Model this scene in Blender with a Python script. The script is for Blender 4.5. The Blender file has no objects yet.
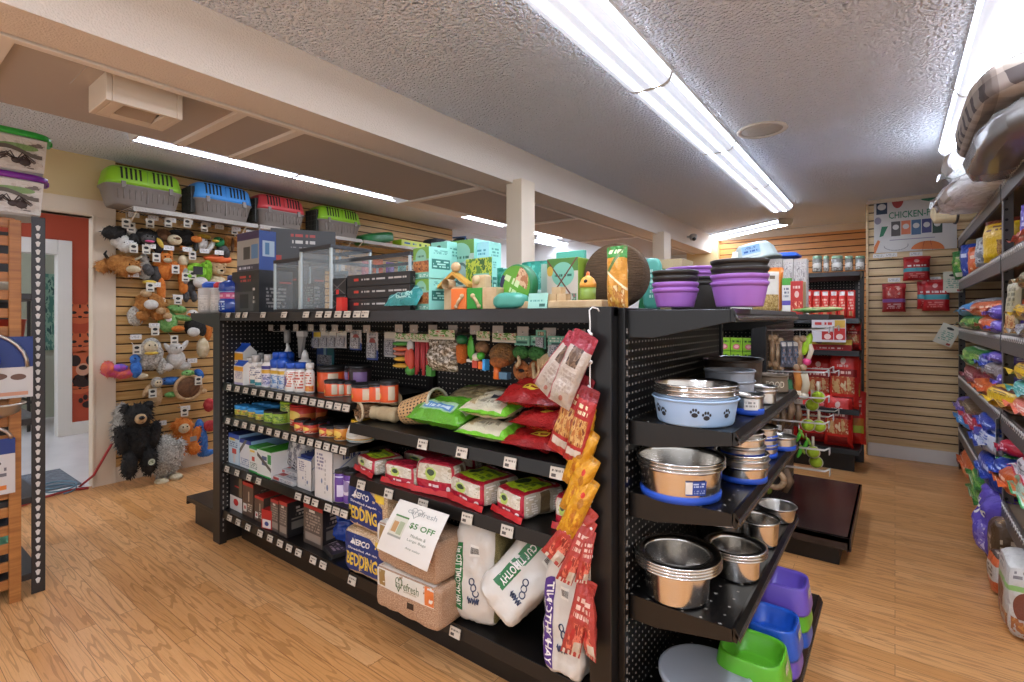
import bpy, bmesh, math, random
from mathutils import Vector, Matrix, noise, Euler
PI = math.pi
rad = math.radians
random.seed(7)
WORLD, EXPO = .5, 1.36
scene = bpy.context.scene
COL = scene.collection
CH, HY, FP, VX = 1.305, 318.0, 510.0, 895.0
YAW = math.atan((VX - 512) / FP)
FW = (-math.sin(YAW), math.cos(YAW))
RW = (math.cos(YAW), math.sin(YAW))
def ray(px):
    k = (px - 512) / FP
    return FW[0] + k * RW[0], FW[1] + k * RW[1]
def ony(px, py, y):                 # where the sight line meets the plane y = const
    dx, dy = ray(px); t = y / dy
    return Vector((t * dx, y, CH - t * (py - HY) / FP))
def onx(px, py, x):
    dx, dy = ray(px); t = x / dx
    return Vector((x, t * dy, CH - t * (py - HY) / FP))
def onz(px, py, z):
    t = (CH - z) * FP / (py - HY); dx, dy = ray(px)
    return Vector((t * dx, t * dy, z))
def lin(h, a=1.0):
    h = h.lstrip('#')
    c = [int(h[i:i + 2], 16) / 255 for i in (0, 2, 4)]
    return tuple(x / 12.92 if x <= .04045 else ((x + .055) / 1.055) ** 2.4 for x in c) + (a,)
MC = {}
def base_mat(name):
    m = bpy.data.materials.new(name); m.use_nodes = True
    nt = m.node_tree; b = nt.nodes['Principled BSDF']
    return m, nt, b
def nd(nt, t, **kw):
    n = nt.nodes.new(t)
    for k, v in kw.items(): setattr(n, k, v)
    return n
def mth(nt, op, a, b=None, c=None):
    n = nt.nodes.new('ShaderNodeMath'); n.operation = op
    for i, x in enumerate((a, b, c)):
        if x is None: continue
        if hasattr(x, 'is_linked'): nt.links.new(x, n.inputs[i])
        else: n.inputs[i].default_value = x
    return n.outputs[0]
def mixc(nt, fac, a, b):
    n = nt.nodes.new('ShaderNodeMix'); n.data_type = 'RGBA'
    for s, x in ((n.inputs[0], fac), (n.inputs[6], a), (n.inputs[7], b)):
        if hasattr(x, 'is_linked'): nt.links.new(x, s)
        else: s.default_value = x
    return n.outputs[2]
def noise_tex(nt, vec, scale, detail=2, rough=.5):
    n = nt.nodes.new('ShaderNodeTexNoise')
    n.inputs['Scale'].default_value = scale; n.inputs['Detail'].default_value = detail; n.inputs['Roughness'].default_value = rough
    if vec is not None: nt.links.new(vec, n.inputs['Vector'])
    return n
def bump(nt, b, height, strength, dist=.01):
    n = nt.nodes.new('ShaderNodeBump'); n.inputs['Strength'].default_value = strength; n.inputs['Distance'].default_value = dist
    nt.links.new(height, n.inputs['Height']); nt.links.new(n.outputs[0], b.inputs['Normal'])
def P(name, hexc, rough=.5, metal=0.0, bmp=0, bscale=80, var=0, c2=None, vscale=6, coat=0, spec=None):
    """plain procedural material, optional bump and mottling"""
    if name in MC: return MC[name]
    m, nt, b = base_mat(name)
    b.inputs['Base Color'].default_value = lin(hexc); b.inputs['Roughness'].default_value = rough; b.inputs['Metallic'].default_value = metal
    if coat: b.inputs['Coat Weight'].default_value = coat
    if spec is not None: b.inputs['Specular IOR Level'].default_value = spec
    if bmp or c2:
        tc = nd(nt, 'ShaderNodeTexCoord')
        if c2:
            n = noise_tex(nt, tc.outputs['Object'], vscale, 4, .6)
            r = nd(nt, 'ShaderNodeValToRGB'); r.color_ramp.elements[0].position = .35; r.color_ramp.elements[1].position = .65
            r.color_ramp.elements[0].color = lin(hexc); r.color_ramp.elements[1].color = lin(c2)
            nt.links.new(n.outputs[0], r.inputs[0]); nt.links.new(r.outputs[0], b.inputs['Base Color'])
        if bmp:
            n = noise_tex(nt, tc.outputs['Object'], bscale, 3); bump(nt, b, n.outputs[0], bmp)
    MC[name] = m
    return m
def PM(name, base, ops=(), rough=.4, metal=0.0, coat=0):
    """printed surface: regions laid out over the surface's own UV map.
    r rect, e ellipse, t rows of small print, i mottled picture, l slanted band, d dots"""
    if name in MC: return MC[name]
    m, nt, b = base_mat(name)
    b.inputs['Roughness'].default_value = rough; b.inputs['Metallic'].default_value = metal
    if coat: b.inputs['Coat Weight'].default_value = coat
    uvn = nd(nt, 'ShaderNodeUVMap'); sep = nd(nt, 'ShaderNodeSeparateXYZ'); nt.links.new(uvn.outputs[0], sep.inputs[0])
    U, V = sep.outputs[0], sep.outputs[1]
    cur = lin(base)
    def rect(u0, v0, u1, v1):
        return mth(nt, 'MULTIPLY', mth(nt, 'COMPARE', U, (u0 + u1) / 2, (u1 - u0) / 2), mth(nt, 'COMPARE', V, (v0 + v1) / 2, (v1 - v0) / 2))
    for o in ops:
        k = o[0]
        if k == 'r': mask, col = rect(*o[1:5]), lin(o[5])
        elif k == 'e':
            a = mth(nt, 'DIVIDE', mth(nt, 'SUBTRACT', U, o[1]), o[3]); c = mth(nt, 'DIVIDE', mth(nt, 'SUBTRACT', V, o[2]), o[4])
            mask = mth(nt, 'LESS_THAN', mth(nt, 'ADD', mth(nt, 'MULTIPLY', a, a), mth(nt, 'MULTIPLY', c, c)), 1.0); col = lin(o[5])
        elif k == 'l':      # band: v between a+s*u and c+s*u
            q = mth(nt, 'SUBTRACT', V, mth(nt, 'MULTIPLY', U, o[3])); mask = mth(nt, 'COMPARE', q, (o[1] + o[2]) / 2, (o[2] - o[1]) / 2); col = lin(o[4])
        elif k == 't':
            rows = o[6]; dens = o[7] if len(o) > 7 else 26
            q = mth(nt, 'MULTIPLY', mth(nt, 'SUBTRACT', V, o[2]), rows / (o[4] - o[2]))
            cmb = nd(nt, 'ShaderNodeCombineXYZ'); nt.links.new(mth(nt, 'MULTIPLY', U, dens), cmb.inputs[0]); nt.links.new(mth(nt, 'MULTIPLY', mth(nt, 'FLOOR', q), 7.3), cmb.inputs[1])
            n = noise_tex(nt, cmb.outputs[0], 1.0, 1)
            mask = mth(nt, 'MULTIPLY', mth(nt, 'MULTIPLY', rect(*o[1:5]), mth(nt, 'COMPARE', mth(nt, 'FRACT', q), .5, .3)), mth(nt, 'GREATER_THAN', n.outputs[0], .47)); col = lin(o[5])
        elif k == 'i':
            cmb = nd(nt, 'ShaderNodeCombineXYZ'); nt.links.new(U, cmb.inputs[0]); nt.links.new(V, cmb.inputs[1]); cmb.inputs[2].default_value = o[9] if len(o) > 9 else 0
            n = noise_tex(nt, cmb.outputs[0], o[8], 3, .6)
            r = nd(nt, 'ShaderNodeValToRGB'); r.color_ramp.interpolation = 'CONSTANT'
            r.color_ramp.elements[0].color = lin(o[5]); r.color_ramp.elements[1].position = .47; r.color_ramp.elements[1].color = lin(o[6])
            e = r.color_ramp.elements.new(.57); e.color = lin(o[7])
            nt.links.new(n.outputs[0], r.inputs[0]); mask, col = rect(*o[1:5]), r.outputs[0]
        cur = mixc(nt, mask, cur, col)
    if hasattr(cur, 'is_linked'): nt.links.new(cur, b.inputs['Base Color'])
    else: b.inputs['Base Color'].default_value = cur
    if .2 < rough <= .3:
        tc = nd(nt, 'ShaderNodeTexCoord'); n = noise_tex(nt, tc.outputs['Object'], 26, 3, .6); bump(nt, b, n.outputs[0], .55, .02)
    MC[name] = m
    return m
TXT = {}
def text_geo(s, bold=0.0):
    key = (s, bold)
    if key not in TXT:
        cu = bpy.data.curves.new('lettering', 'FONT'); cu.body = s; cu.size = 1.0; cu.resolution_u = 2; cu.offset = bold
        ob = bpy.data.objects.new('lettering', cu); COL.objects.link(ob)
        dg = bpy.context.evaluated_depsgraph_get(); me = bpy.data.meshes.new_from_object(ob.evaluated_get(dg))
        bm = bmesh.new(); bm.from_mesh(me); bmesh.ops.triangulate(bm, faces=bm.faces)
        for _ in range(3):
            es = [e for e in bm.edges if e.calc_length() > .22]
            if not es: break
            bmesh.ops.subdivide_edges(bm, edges=es, cuts=1); bmesh.ops.triangulate(bm, faces=[f for f in bm.faces if len(f.verts) > 3])
        bm.to_mesh(me); bm.free()
        vs = [v.co.copy() for v in me.vertices]; fs = [tuple(p.vertices) for p in me.polygons]
        x0 = min(v.x for v in vs); x1 = max(v.x for v in vs)
        y0 = min(v.y for v in vs); y1 = max(v.y for v in vs)
        vs = [((v.x - (x0 + x1) / 2), (v.y - (y0 + y1) / 2)) for v in vs]
        TXT[key] = (vs, fs, x1 - x0, y1 - y0)
        bpy.data.objects.remove(ob); bpy.data.curves.remove(cu); bpy.data.meshes.remove(me)
    return TXT[key]
class MB:
    def __init__(s):
        s.v = []; s.f = []; s.m = []; s.u = []; s.s = []
    def face(s, pts, m=0, uv=None, smooth=False):
        i = len(s.v); n = len(pts)
        s.v += [tuple(p) for p in pts]; s.f.append(tuple(range(i, i + n))); s.m.append(m); s.s.append(smooth)
        s.u.append(uv if uv else ([(0, 0), (1, 0), (1, 1), (0, 1)] if n == 4 else [(.5, .5)] * n))
        return s
    def box(s, x0, x1, y0, y1, z0, z1, m=0, ms=None):
        """ms: {'f','b','l','r','t','d': slot}; front is -y"""
        i = len(s.v)
        s.v += [(x0, y0, z0), (x1, y0, z0), (x1, y1, z0), (x0, y1, z0), (x0, y0, z1), (x1, y0, z1), (x1, y1, z1), (x0, y1, z1)]
        for k, q in (('f', (0, 1, 5, 4)), ('r', (1, 2, 6, 5)), ('b', (2, 3, 7, 6)), ('l', (3, 0, 4, 7)), ('t', (4, 5, 6, 7)), ('d', (3, 2, 1, 0))):
            s.f.append(tuple(i + a for a in q)); s.m.append((ms or {}).get(k, m)); s.s.append(False); s.u.append([(0, 0), (1, 0), (1, 1), (0, 1)])
        return s
    def grid(s, fn, nu, nv, m=0, smooth=True, wrap=False, flip=False):
        i = len(s.v); W = nu if wrap else nu + 1
        for b in range(nv + 1):
            for a in range(W): s.v.append(tuple(fn(a / nu, b / nv)))
        for b in range(nv):
            for a in range(nu):
                a2 = (a + 1) % W if wrap else a + 1
                q = [i + b * W + a, i + b * W + a2, i + (b + 1) * W + a2, i + (b + 1) * W + a]
                uv = [(a / nu, b / nv), ((a + 1) / nu, b / nv), ((a + 1) / nu, (b + 1) / nv), (a / nu, (b + 1) / nv)]
                if flip: q.reverse(); uv.reverse()
                s.f.append(tuple(q)); s.m.append(m(a / nu + .5 / nu, b / nv + .5 / nv) if callable(m) else m); s.s.append(smooth); s.u.append(uv)
        return s
    def lathe(s, prof, n=24, m=0, c=(0, 0, 0), sx=1, sy=1, capb=True, capt=True, ph=-PI / 2):
        """prof: (r, z[, slot]) bottom to top. u runs round, the seam at the back"""
        L = len(prof); i = len(s.v); zs = [p[1] for p in prof]; z0, z1 = min(zs), max(zs); dz = (z1 - z0) or 1
        for p in prof:
            for a in range(n + 1):
                t = ph - PI + 2 * PI * a / n
                s.v.append((c[0] + sx * p[0] * math.cos(t), c[1] + sy * p[0] * math.sin(t), c[2] + p[1]))
        for b in range(L - 1):
            mm = prof[b][2] if len(prof[b]) > 2 else m
            for a in range(n):
                r = i + b * (n + 1) + a
                s.f.append((r, r + 1, r + n + 2, r + n + 1)); s.m.append(mm); s.s.append(True)
                v0, v1 = (prof[b][1] - z0) / dz, (prof[b + 1][1] - z0) / dz
                s.u.append([(a / n, v0), ((a + 1) / n, v0), ((a + 1) / n, v1), (a / n, v1)])
        for b, ok, rev in ((0, capb, True), (L - 1, capt, False)):
            if ok and prof[b][0] > 1e-5:
                q = [i + b * (n + 1) + a for a in range(n)]
                if rev: q.reverse()
                mm = prof[min(b, L - 2)][2] if len(prof[min(b, L - 2)]) > 2 else m
                s.f.append(tuple(q)); s.m.append(mm); s.s.append(False); s.u.append([(.5, .5)] * n)
        return s
    def tube(s, pts, r, n=8, m=0, caps=True):
        pts = [Vector(p) for p in pts]; rings = []
        rr = r if isinstance(r, (list, tuple)) else [r] * len(pts)
        up = Vector((0, 0, 1)); prevx = None
        for k, p in enumerate(pts):
            t = (pts[min(k + 1, len(pts) - 1)] - pts[max(k - 1, 0)]).normalized()
            x = prevx - t * prevx.dot(t) if prevx is not None else t.cross(up)
            if x.length < 1e-3: x = t.cross(Vector((1, 0, 0)))
            x.normalize(); y = t.cross(x); prevx = x; i = len(s.v); rings.append(i)
            for a in range(n):
                q = p + (x * math.cos(2 * PI * a / n) + y * math.sin(2 * PI * a / n)) * rr[k]; s.v.append(tuple(q))
        for k in range(len(pts) - 1):
            for a in range(n):
                b = (a + 1) % n
                s.f.append((rings[k] + b, rings[k] + a, rings[k + 1] + a, rings[k + 1] + b)); s.m.append(m); s.s.append(True)
                s.u.append([(a / n, k / (len(pts) - 1))] * 4)
        if caps:
            for k, rev in ((0, False), (len(pts) - 1, True)):
                q = [rings[k] + a for a in range(n)]
                if rev: q.reverse()
                s.f.append(tuple(q)); s.m.append(m); s.s.append(False); s.u.append([(.5, .5)] * n)
        return s
    def ell(s, c, r, m=0, nu=14, nv=9, rot=None):
        r = (r, r, r) if isinstance(r, (int, float)) else r
        R = Euler(rot).to_matrix() if rot else Matrix.Identity(3); c = Vector(c)
        def fn(u, v):
            a = 2 * PI * u; b = -PI / 2 + PI * v
            return c + R @ Vector((r[0] * math.cos(b) * math.cos(a), r[1] * math.cos(b) * math.sin(a), r[2] * math.sin(b)))
        return s.grid(fn, nu, nv, m, wrap=True)
    def prism(s, poly, a0, a1, axis='y', m=0, smooth=False, mend=None):
        """poly in (x,z) for axis y, (y,z) for axis x, (x,y) for axis z"""
        def pt(p, a): return (p[0], a, p[1]) if axis == 'y' else ((a, p[0], p[1]) if axis == 'x' else (p[0], p[1], a))
        n = len(poly); i = len(s.v)
        s.v += [pt(p, a0) for p in poly] + [pt(p, a1) for p in poly]
        fs = []
        for k in range(n): fs.append(((i + k, i + (k + 1) % n, i + n + (k + 1) % n, i + n + k), m, [(0, 0), (1, 0), (1, 1), (0, 1)]))
        x0 = min(p[0] for p in poly); x1 = max(p[0] for p in poly); y0 = min(p[1] for p in poly); y1 = max(p[1] for p in poly)
        uv = [((p[0] - x0) / (x1 - x0 or 1), (p[1] - y0) / (y1 - y0 or 1)) for p in poly]
        me = m if mend is None else mend
        fs.append((tuple(range(i + n - 1, i - 1, -1)), me, uv[::-1])); fs.append((tuple(range(i + n, i + 2 * n)), me, uv))
        for q, mm, u in fs: s.f.append(q); s.m.append(mm); s.s.append(smooth and len(q) == 4); s.u.append(u)
        return s
    def text(s, st, size, o, xd=(1, 0, 0), yd=(0, 0, 1), m=0, bold=0.0, width=None, surf=None, rot=0):
        """lettering centred on o; with surf=(fn, su, sv) letters follow a surface in its own u,v"""
        vs, fs, w, h = text_geo(st, bold); k = size / max(h, 1e-4); kx = k if width is None else width / w
        i = len(s.v); c, sn = math.cos(rot), math.sin(rot)
        for x, y in vs:
            x, y = x * kx, y * k; x, y = x * c - y * sn, x * sn + y * c
            if surf: s.v.append(tuple(surf(o[0] + x, o[1] + y)))
            else: s.v.append(tuple(Vector(o) + Vector(xd) * x + Vector(yd) * y))
        for f in fs: s.f.append(tuple(i + a for a in f)); s.m.append(m); s.s.append(False); s.u.append([(.5, .5)] * len(f))
        return s
    def add(s, o, M=None, mo=0):
        i = len(s.v)
        s.v += [tuple(M @ Vector(p)) for p in o.v] if M is not None else o.v
        s.f += [tuple(i + a for a in f) for f in o.f]; s.m += [a + mo for a in o.m]; s.u += o.u; s.s += o.s
        return s
    def xf(s, M):
        s.v = [tuple(M @ Vector(p)) for p in s.v]; return s
    def mesh(s, name, mats):
        me = bpy.data.meshes.new(name); me.from_pydata(s.v, [], s.f)
        for m in mats: me.materials.append(m)
        ul = me.uv_layers.new(name='UVMap')
        flat = []
        for u in s.u:
            for q in u: flat += (q[0], q[1])
        ul.data.foreach_set('uv', flat); me.polygons.foreach_set('material_index', s.m); me.polygons.foreach_set('use_smooth', s.s)
        me.update(); return me
def T(x=0, y=0, z=0, rz=0, rx=0, ry=0, sc=1):
    return Matrix.Translation((x, y, z)) @ Euler((rx, ry, rz)).to_matrix().to_4x4() @ Matrix.Scale(sc, 4)
def tag(o, label=None, cat=None, group=None, kind=None):
    for k, v in (('label', label), ('category', cat), ('group', group), ('kind', kind)):
        if v: o[k] = v
    return o
def thing(name, label, cat, loc=(0, 0, 0), rot=(0, 0, 0), group=None):
    o = bpy.data.objects.new(name, None); COL.objects.link(o); o.location = loc; o.rotation_euler = rot; o.empty_display_size = .05
    return tag(o, label, cat, group)
def obj(name, mb, mats, parent=None, loc=(0, 0, 0), rot=(0, 0, 0), bev=0, world=False, sub=0):
    """one mesh object; world=True: the mesh is in world coordinates and is moved into its (unrotated) ancestors' frame"""
    if not isinstance(mats, (list, tuple)): mats = [mats]
    me = mb.mesh(name, mats) if isinstance(mb, MB) else mb
    o = bpy.data.objects.new(name, me); COL.objects.link(o)
    if world:
        off = Vector(); p = parent
        while p is not None: off += Vector(p.location); p = p.parent
        if parent is None:
            off = Vector(loc)
            o.location = loc
        if off.length: me.transform(Matrix.Translation(-off))
    else:
        o.location = loc
    o.rotation_euler = rot
    if parent is not None: o.parent = parent
    if bev:
        b = o.modifiers.new('edge', 'BEVEL'); b.width = bev; b.segments = 2; b.limit_method = 'ANGLE'; b.angle_limit = rad(40)
    if sub:
        b = o.modifiers.new('smooth', 'SUBSURF'); b.levels = sub; b.render_levels = sub
    return o
def one(name, mb, mats, label, cat, loc=(0, 0, 0), rot=(0, 0, 0), group=None, bev=0):
    return tag(obj(name, mb, mats, None, loc, rot, bev), label, cat, group)
def struct(name, mb, mats, bev=0):
    return tag(obj(name, mb, mats, bev=bev), kind='structure')
def dup(o, loc=None, rot=None, label=None, group=None, parent=None, scale=None):
    c = o.copy(); COL.objects.link(c)
    if parent is not None: c.parent = parent
    for ch in list(o.children): dup(ch, parent=c)
    if loc is not None: c.location = loc
    if rot is not None: c.rotation_euler = rot
    if scale is not None: c.scale = scale if isinstance(scale, (tuple, list)) else (scale,) * 3
    if label: c['label'] = label
    if group: c['group'] = group
    return c
NTH = ['first', 'second', 'third', 'fourth', 'fifth', 'sixth', 'seventh', 'eighth', 'ninth', 'tenth', 'eleventh', 'twelfth', 'thirteenth', 'fourteenth', 'fifteenth', 'sixteenth', 'seventeenth', 'eighteenth', 'nineteenth', 'twentieth']
def wood_floor():
    m, nt, b = base_mat('oak laminate floor')
    tc = nd(nt, 'ShaderNodeTexCoord'); br = nd(nt, 'ShaderNodeTexBrick')
    br.offset = .37; br.offset_frequency = 2
    br.inputs['Scale'].default_value = 1.0; br.inputs['Brick Width'].default_value = 1.15; br.inputs['Row Height'].default_value = .075
    br.inputs['Mortar Size'].default_value = .0009; br.inputs['Mortar Smooth'].default_value = .2; br.inputs['Bias'].default_value = 0
    br.inputs['Color1'].default_value = (0, 0, 0, 1); br.inputs['Color2'].default_value = (1, 1, 1, 1); br.inputs['Mortar'].default_value = (.3, .3, .3, 1)
    nt.links.new(tc.outputs['Object'], br.inputs['Vector'])
    sep = nd(nt, 'ShaderNodeSeparateXYZ'); nt.links.new(tc.outputs['Object'], sep.inputs[0])
    sh = nd(nt, 'ShaderNodeCombineXYZ')
    row = mth(nt, 'FLOOR', mth(nt, 'DIVIDE', sep.outputs[1], .075))
    nt.links.new(mth(nt, 'ADD', mth(nt, 'MULTIPLY', sep.outputs[0], .9), mth(nt, 'MULTIPLY', row, 3.71)), sh.inputs[0])
    nt.links.new(mth(nt, 'MULTIPLY', sep.outputs[1], 9.0), sh.inputs[1])
    nt.links.new(mth(nt, 'MULTIPLY', br.outputs['Color'], 5.0), sh.inputs[2])
    n1 = noise_tex(nt, sh.outputs[0], 1.5, 2, .5)
    rings = mth(nt, 'FRACT', mth(nt, 'MULTIPLY', n1.outputs[0], 9.0))
    n2 = noise_tex(nt, sh.outputs[0], 14, 4, .65)
    st = nd(nt, 'ShaderNodeMapping'); st.inputs['Scale'].default_value = (3, 160, 1); nt.links.new(tc.outputs['Object'], st.inputs[0])
    n3 = noise_tex(nt, st.outputs[0], 1.0, 3, .6)
    ramp = nd(nt, 'ShaderNodeValToRGB'); ramp.color_ramp.elements[0].color = lin('#c48748'); ramp.color_ramp.elements[1].color = lin('#e9b67e')
    e = ramp.color_ramp.elements.new(.5); e.color = lin('#d99c60')
    mixv = mth(nt, 'ADD', mth(nt, 'MULTIPLY', br.outputs['Color'], .55), mth(nt, 'MULTIPLY', n2.outputs[0], .45))
    nt.links.new(mixv, ramp.inputs[0])
    dark = mth(nt, 'MULTIPLY', mth(nt, 'COMPARE', rings, .12, .12), .42)
    c = mixc(nt, dark, ramp.outputs[0], lin('#9a6029'))
    c = mixc(nt, mth(nt, 'MULTIPLY', mth(nt, 'GREATER_THAN', n3.outputs[0], .56), .28), c, lin('#a06830'))
    c = mixc(nt, br.outputs['Fac'], c, lin('#7a4c26'))
    nt.links.new(c, b.inputs['Base Color']); b.inputs['Roughness'].default_value = .33
    bump(nt, b, br.outputs['Fac'], -.15, .002)
    return m
def popcorn(name, hexc, sc=70, st=.9):
    m, nt, b = base_mat(name)
    tc = nd(nt, 'ShaderNodeTexCoord'); n = noise_tex(nt, tc.outputs['Object'], sc, 2, .55)
    v = nd(nt, 'ShaderNodeTexVoronoi'); v.inputs['Scale'].default_value = sc * 1.2; nt.links.new(tc.outputs['Object'], v.inputs['Vector'])
    h = mth(nt, 'ADD', n.outputs[0], mth(nt, 'MULTIPLY', v.outputs['Distance'], -.6))
    b.inputs['Base Color'].default_value = lin(hexc); b.inputs['Roughness'].default_value = .9
    bump(nt, b, h, st, .03)
    return m
def slat_wood(name, c1, c2, axis=0):
    m, nt, b = base_mat(name)
    tc = nd(nt, 'ShaderNodeTexCoord'); mp = nd(nt, 'ShaderNodeMapping'); mp.inputs['Scale'].default_value = (1.2, 1.2, 22)
    nt.links.new(tc.outputs['Object'], mp.inputs[0]); n = noise_tex(nt, mp.outputs[0], 2.2, 5, .65)
    r = nd(nt, 'ShaderNodeValToRGB'); r.color_ramp.elements[0].position = .3; r.color_ramp.elements[1].position = .72
    r.color_ramp.elements[0].color = lin(c1); r.color_ramp.elements[1].color = lin(c2)
    nt.links.new(n.outputs[0], r.inputs[0]); nt.links.new(r.outputs[0], b.inputs['Base Color']); b.inputs['Roughness'].default_value = .42
    return m
M_floor = wood_floor()
M_ceil = popcorn('sprayed ceiling texture', '#eef2fa', 62, 1.0)
M_beam = popcorn('beam plaster', '#dccfc1', 120, .25)
M_panel = P('soffit panel paint', '#ada298', .7, bmp=.08, bscale=30)
M_wall = P('warm beige wall paint', '#d6bd8c', .75, bmp=.1, bscale=150)
M_cream = P('cream trim paint', '#dcc9b0', .5)
M_white = P('white trim paint', '#e3dfd8', .5)
M_slatL = slat_wood('maple slat boards', '#c08f4e', '#dab274')
M_slatR = slat_wood('pale maple slat boards', '#c6a472', '#e2c79a')
M_slatB = slat_wood('amber slat boards', '#c07c3a', '#d89a54')
M_groove = P('slat groove shade', '#4a2f18', .8)
M_red = P('terracotta wall paint', '#b0472b', .7)
M_tile = P('grey white vinyl floor', '#e4e2e0', .3, c2='#d8d6d4', vscale=3)
def bx(*a, m=0): return MB().box(*a, m)
XL = -4.95
struct('floor', bx(XL - .05, 3, -2.5, 8.0, -.06, 0), M_floor)
struct('floor_hall', bx(-9, XL - .05, -3, 5, -.06, 0), M_tile)
struct('ceiling', bx(-2.0, 3, -2.5, 8.0, 2.42, 2.5), M_ceil)
struct('ceiling_left', bx(-9, -2.0, -2.5, 8.0, 2.55, 2.63), M_ceil)
struct('trim_soffit', bx(-2.98, -2.18, -2.5, 7.2, 2.205, 2.56), M_panel)
struct('beam_1', bx(-2.175, -1.975, -2.5, 7.2, 2.178, 2.6), M_beam)
struct('pillar_1', bx(-2.03, -1.905, 2.64, 2.79, 0, 2.2), M_cream, bev=.004)
struct('pillar_2', bx(-2.03, -1.905, 5.15, 5.35, 0, 2.2), M_cream, bev=.004)
mb = MB(); mb.box(-2.225, -2.19, -2.5, 7.2, 2.172, 2.206)
M_trimL = P('soffit batten paint', '#e0d6ca', .5)
struct('trim_0', bx(-2.19, -2.175, -2.5, 7.2, 2.203, 2.208), P('gap dark', '#3a3029', .9))  # dark strip painted in for the shaded gap beside the beam
struct('trim_1', mb, M_trimL, bev=.003)
for k, y in enumerate((.33, 1.07, 1.34, 2.67, 4.0, 5.3)):
    struct('trim_%d' % (k + 2), bx(-2.96, -2.235, y - .022, y + .022, 2.190, 2.206), M_trimL, bev=.002)
def slats(a0, a1, z0, z1, axis, at, face, pitch=.0755):
    """slatwall sheet: boards with T grooves; axis 'x' spans x at y=at facing face (-1/+1)"""
    poly = []; z = z0
    gd, gh = .011, .011
    while z < z1 - .001:
        zt = min(z + pitch - gh, z1)
        poly += [(0, z), (0, zt)]
        if zt < z1 - gh: poly += [(gd, zt), (gd, zt + gh)]
        z += pitch
    mb = MB()
    for k in range(len(poly) - 1):
        (d0, h0), (d1, h1) = poly[k], poly[k + 1]
        g = 1 if (d0 > 0 or d1 > 0) else 0
        if axis == 'x':
            q = [(a0, at - face * d0, h0), (a1, at - face * d0, h0), (a1, at - face * d1, h1), (a0, at - face * d1, h1)]
        else:
            q = [(at - face * d0, a0, h0), (at - face * d0, a1, h0), (at - face * d1, a1, h1), (at - face * d1, a0, h1)]
        mb.face(q, g)
    t = .035
    if axis == 'x': mb.box(a0, a1, at - face * .012, at - face * t, z0, z1, 0)
    else: mb.box(at - face * .012, at - face * t, a0, a1, z0, z1, 0)
    return mb
struct('wall_left', bx(XL - .1, XL - .036, 1.25, 7.25, 0, 2.56), M_wall)
struct('wall_left_pier', bx(XL - .1, XL, -2.5, .02, 0, 2.56), M_wall)
struct('wall_left_over', bx(XL - .1, XL, .02, 1.346, 2.085, 2.56), M_wall)
struct('wall_left_slatwall', slats(1.346, 5.2, .12, 2.54, 'y', XL + .002, 1), [M_slatL, M_groove])
struct('baseboard_left', bx(XL - .03, XL + .012, 1.346, 7.2, 0, .12), M_cream, bev=.003)
mb = MB()
mb.box(XL - .11, XL + .018, 1.205, 1.346, 0, 2.085).box(XL - .11, XL + .018, .02, 1.346, 2.085, 2.215)
mb.box(XL - .11, XL + .018, -.1, .02, 0, 2.215)
mb.box(XL + .018, XL + .026, 1.195, 1.21, 0, 2.1).box(XL + .018, XL + .026, .02, 1.21, 2.09, 2.105)
struct('door_1', mb, M_cream, bev=.003)
M_pale = P('pale grey wall paint', '#d3d1cd', .7)
struct('wall_back', bx(-5.0, -.2, 7.24, 7.35, 0, 2.56), M_pale)
struct('wall_left_far', bx(XL - .036, XL + .004, 5.2, 7.25, 0, 2.56), M_pale)
struct('wall_back_slatwall', slats(-1.9, -.2, .12, 2.34, 'x', 7.2, -1), [M_slatB, M_groove])
struct('wall_back_pilaster', bx(-2.3, -1.9, 7.08, 7.26, 0, 2.5), M_wall)
struct('trim_back', bx(-1.9, -.2, 7.17, 7.25, 2.34, 2.42), M_cream)
struct('wall_right_return', bx(-.2, -.16, 6.0, 7.3, 0, 2.42), M_wall)
struct('wall_back_right', bx(-.205, 1.3, 5.975, 6.1, 0, 2.42), M_wall)
struct('wall_back_right_slatwall', slats(-.205, 1.25, .12, 2.39, 'x', 5.94, -1), [M_slatR, M_groove])
struct('trim_back_right', bx(-.215, 1.25, 5.91, 5.98, 2.385, 2.42), M_cream, bev=.003)
mb = MB().box(-.222, -.202, 5.925, 5.985, 0, 2.39)
struct('trim_corner', mb, M_slatR, bev=.003)
struct('baseboard_back_right', bx(-.215, 1.25, 5.925, 5.99, 0, .12), M_white, bev=.004)
struct('wall_right', bx(1.22, 1.3, 2.2, 6.0, 0, 2.42), M_wall)
XH = -7.35
struct('wall_hall', bx(XH - .1, XH, 1.5, 5, 0, 2.5), M_red)
struct('wall_hall_over', bx(XH - .1, XH, -3, 1.5, 2.06, 2.5), M_red)
struct('baseboard_hall', bx(XH, XH + .02, 1.6, 5, 0, .14), M_white, bev=.003)
mb = MB().box(XH - .12, XH + .03, 1.476, 1.6, 0, 2.16).box(XH - .12, XH + .03, .2, 1.476, 2.0, 2.16)
struct('door_2', mb, M_white, bev=.006)
M_green = P('sage room paint', '#b7bfa8', .8)
struct('wall_hall_room', bx(-9.0, -8.9, -3, 5, 0, 2.5), M_green)
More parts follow.
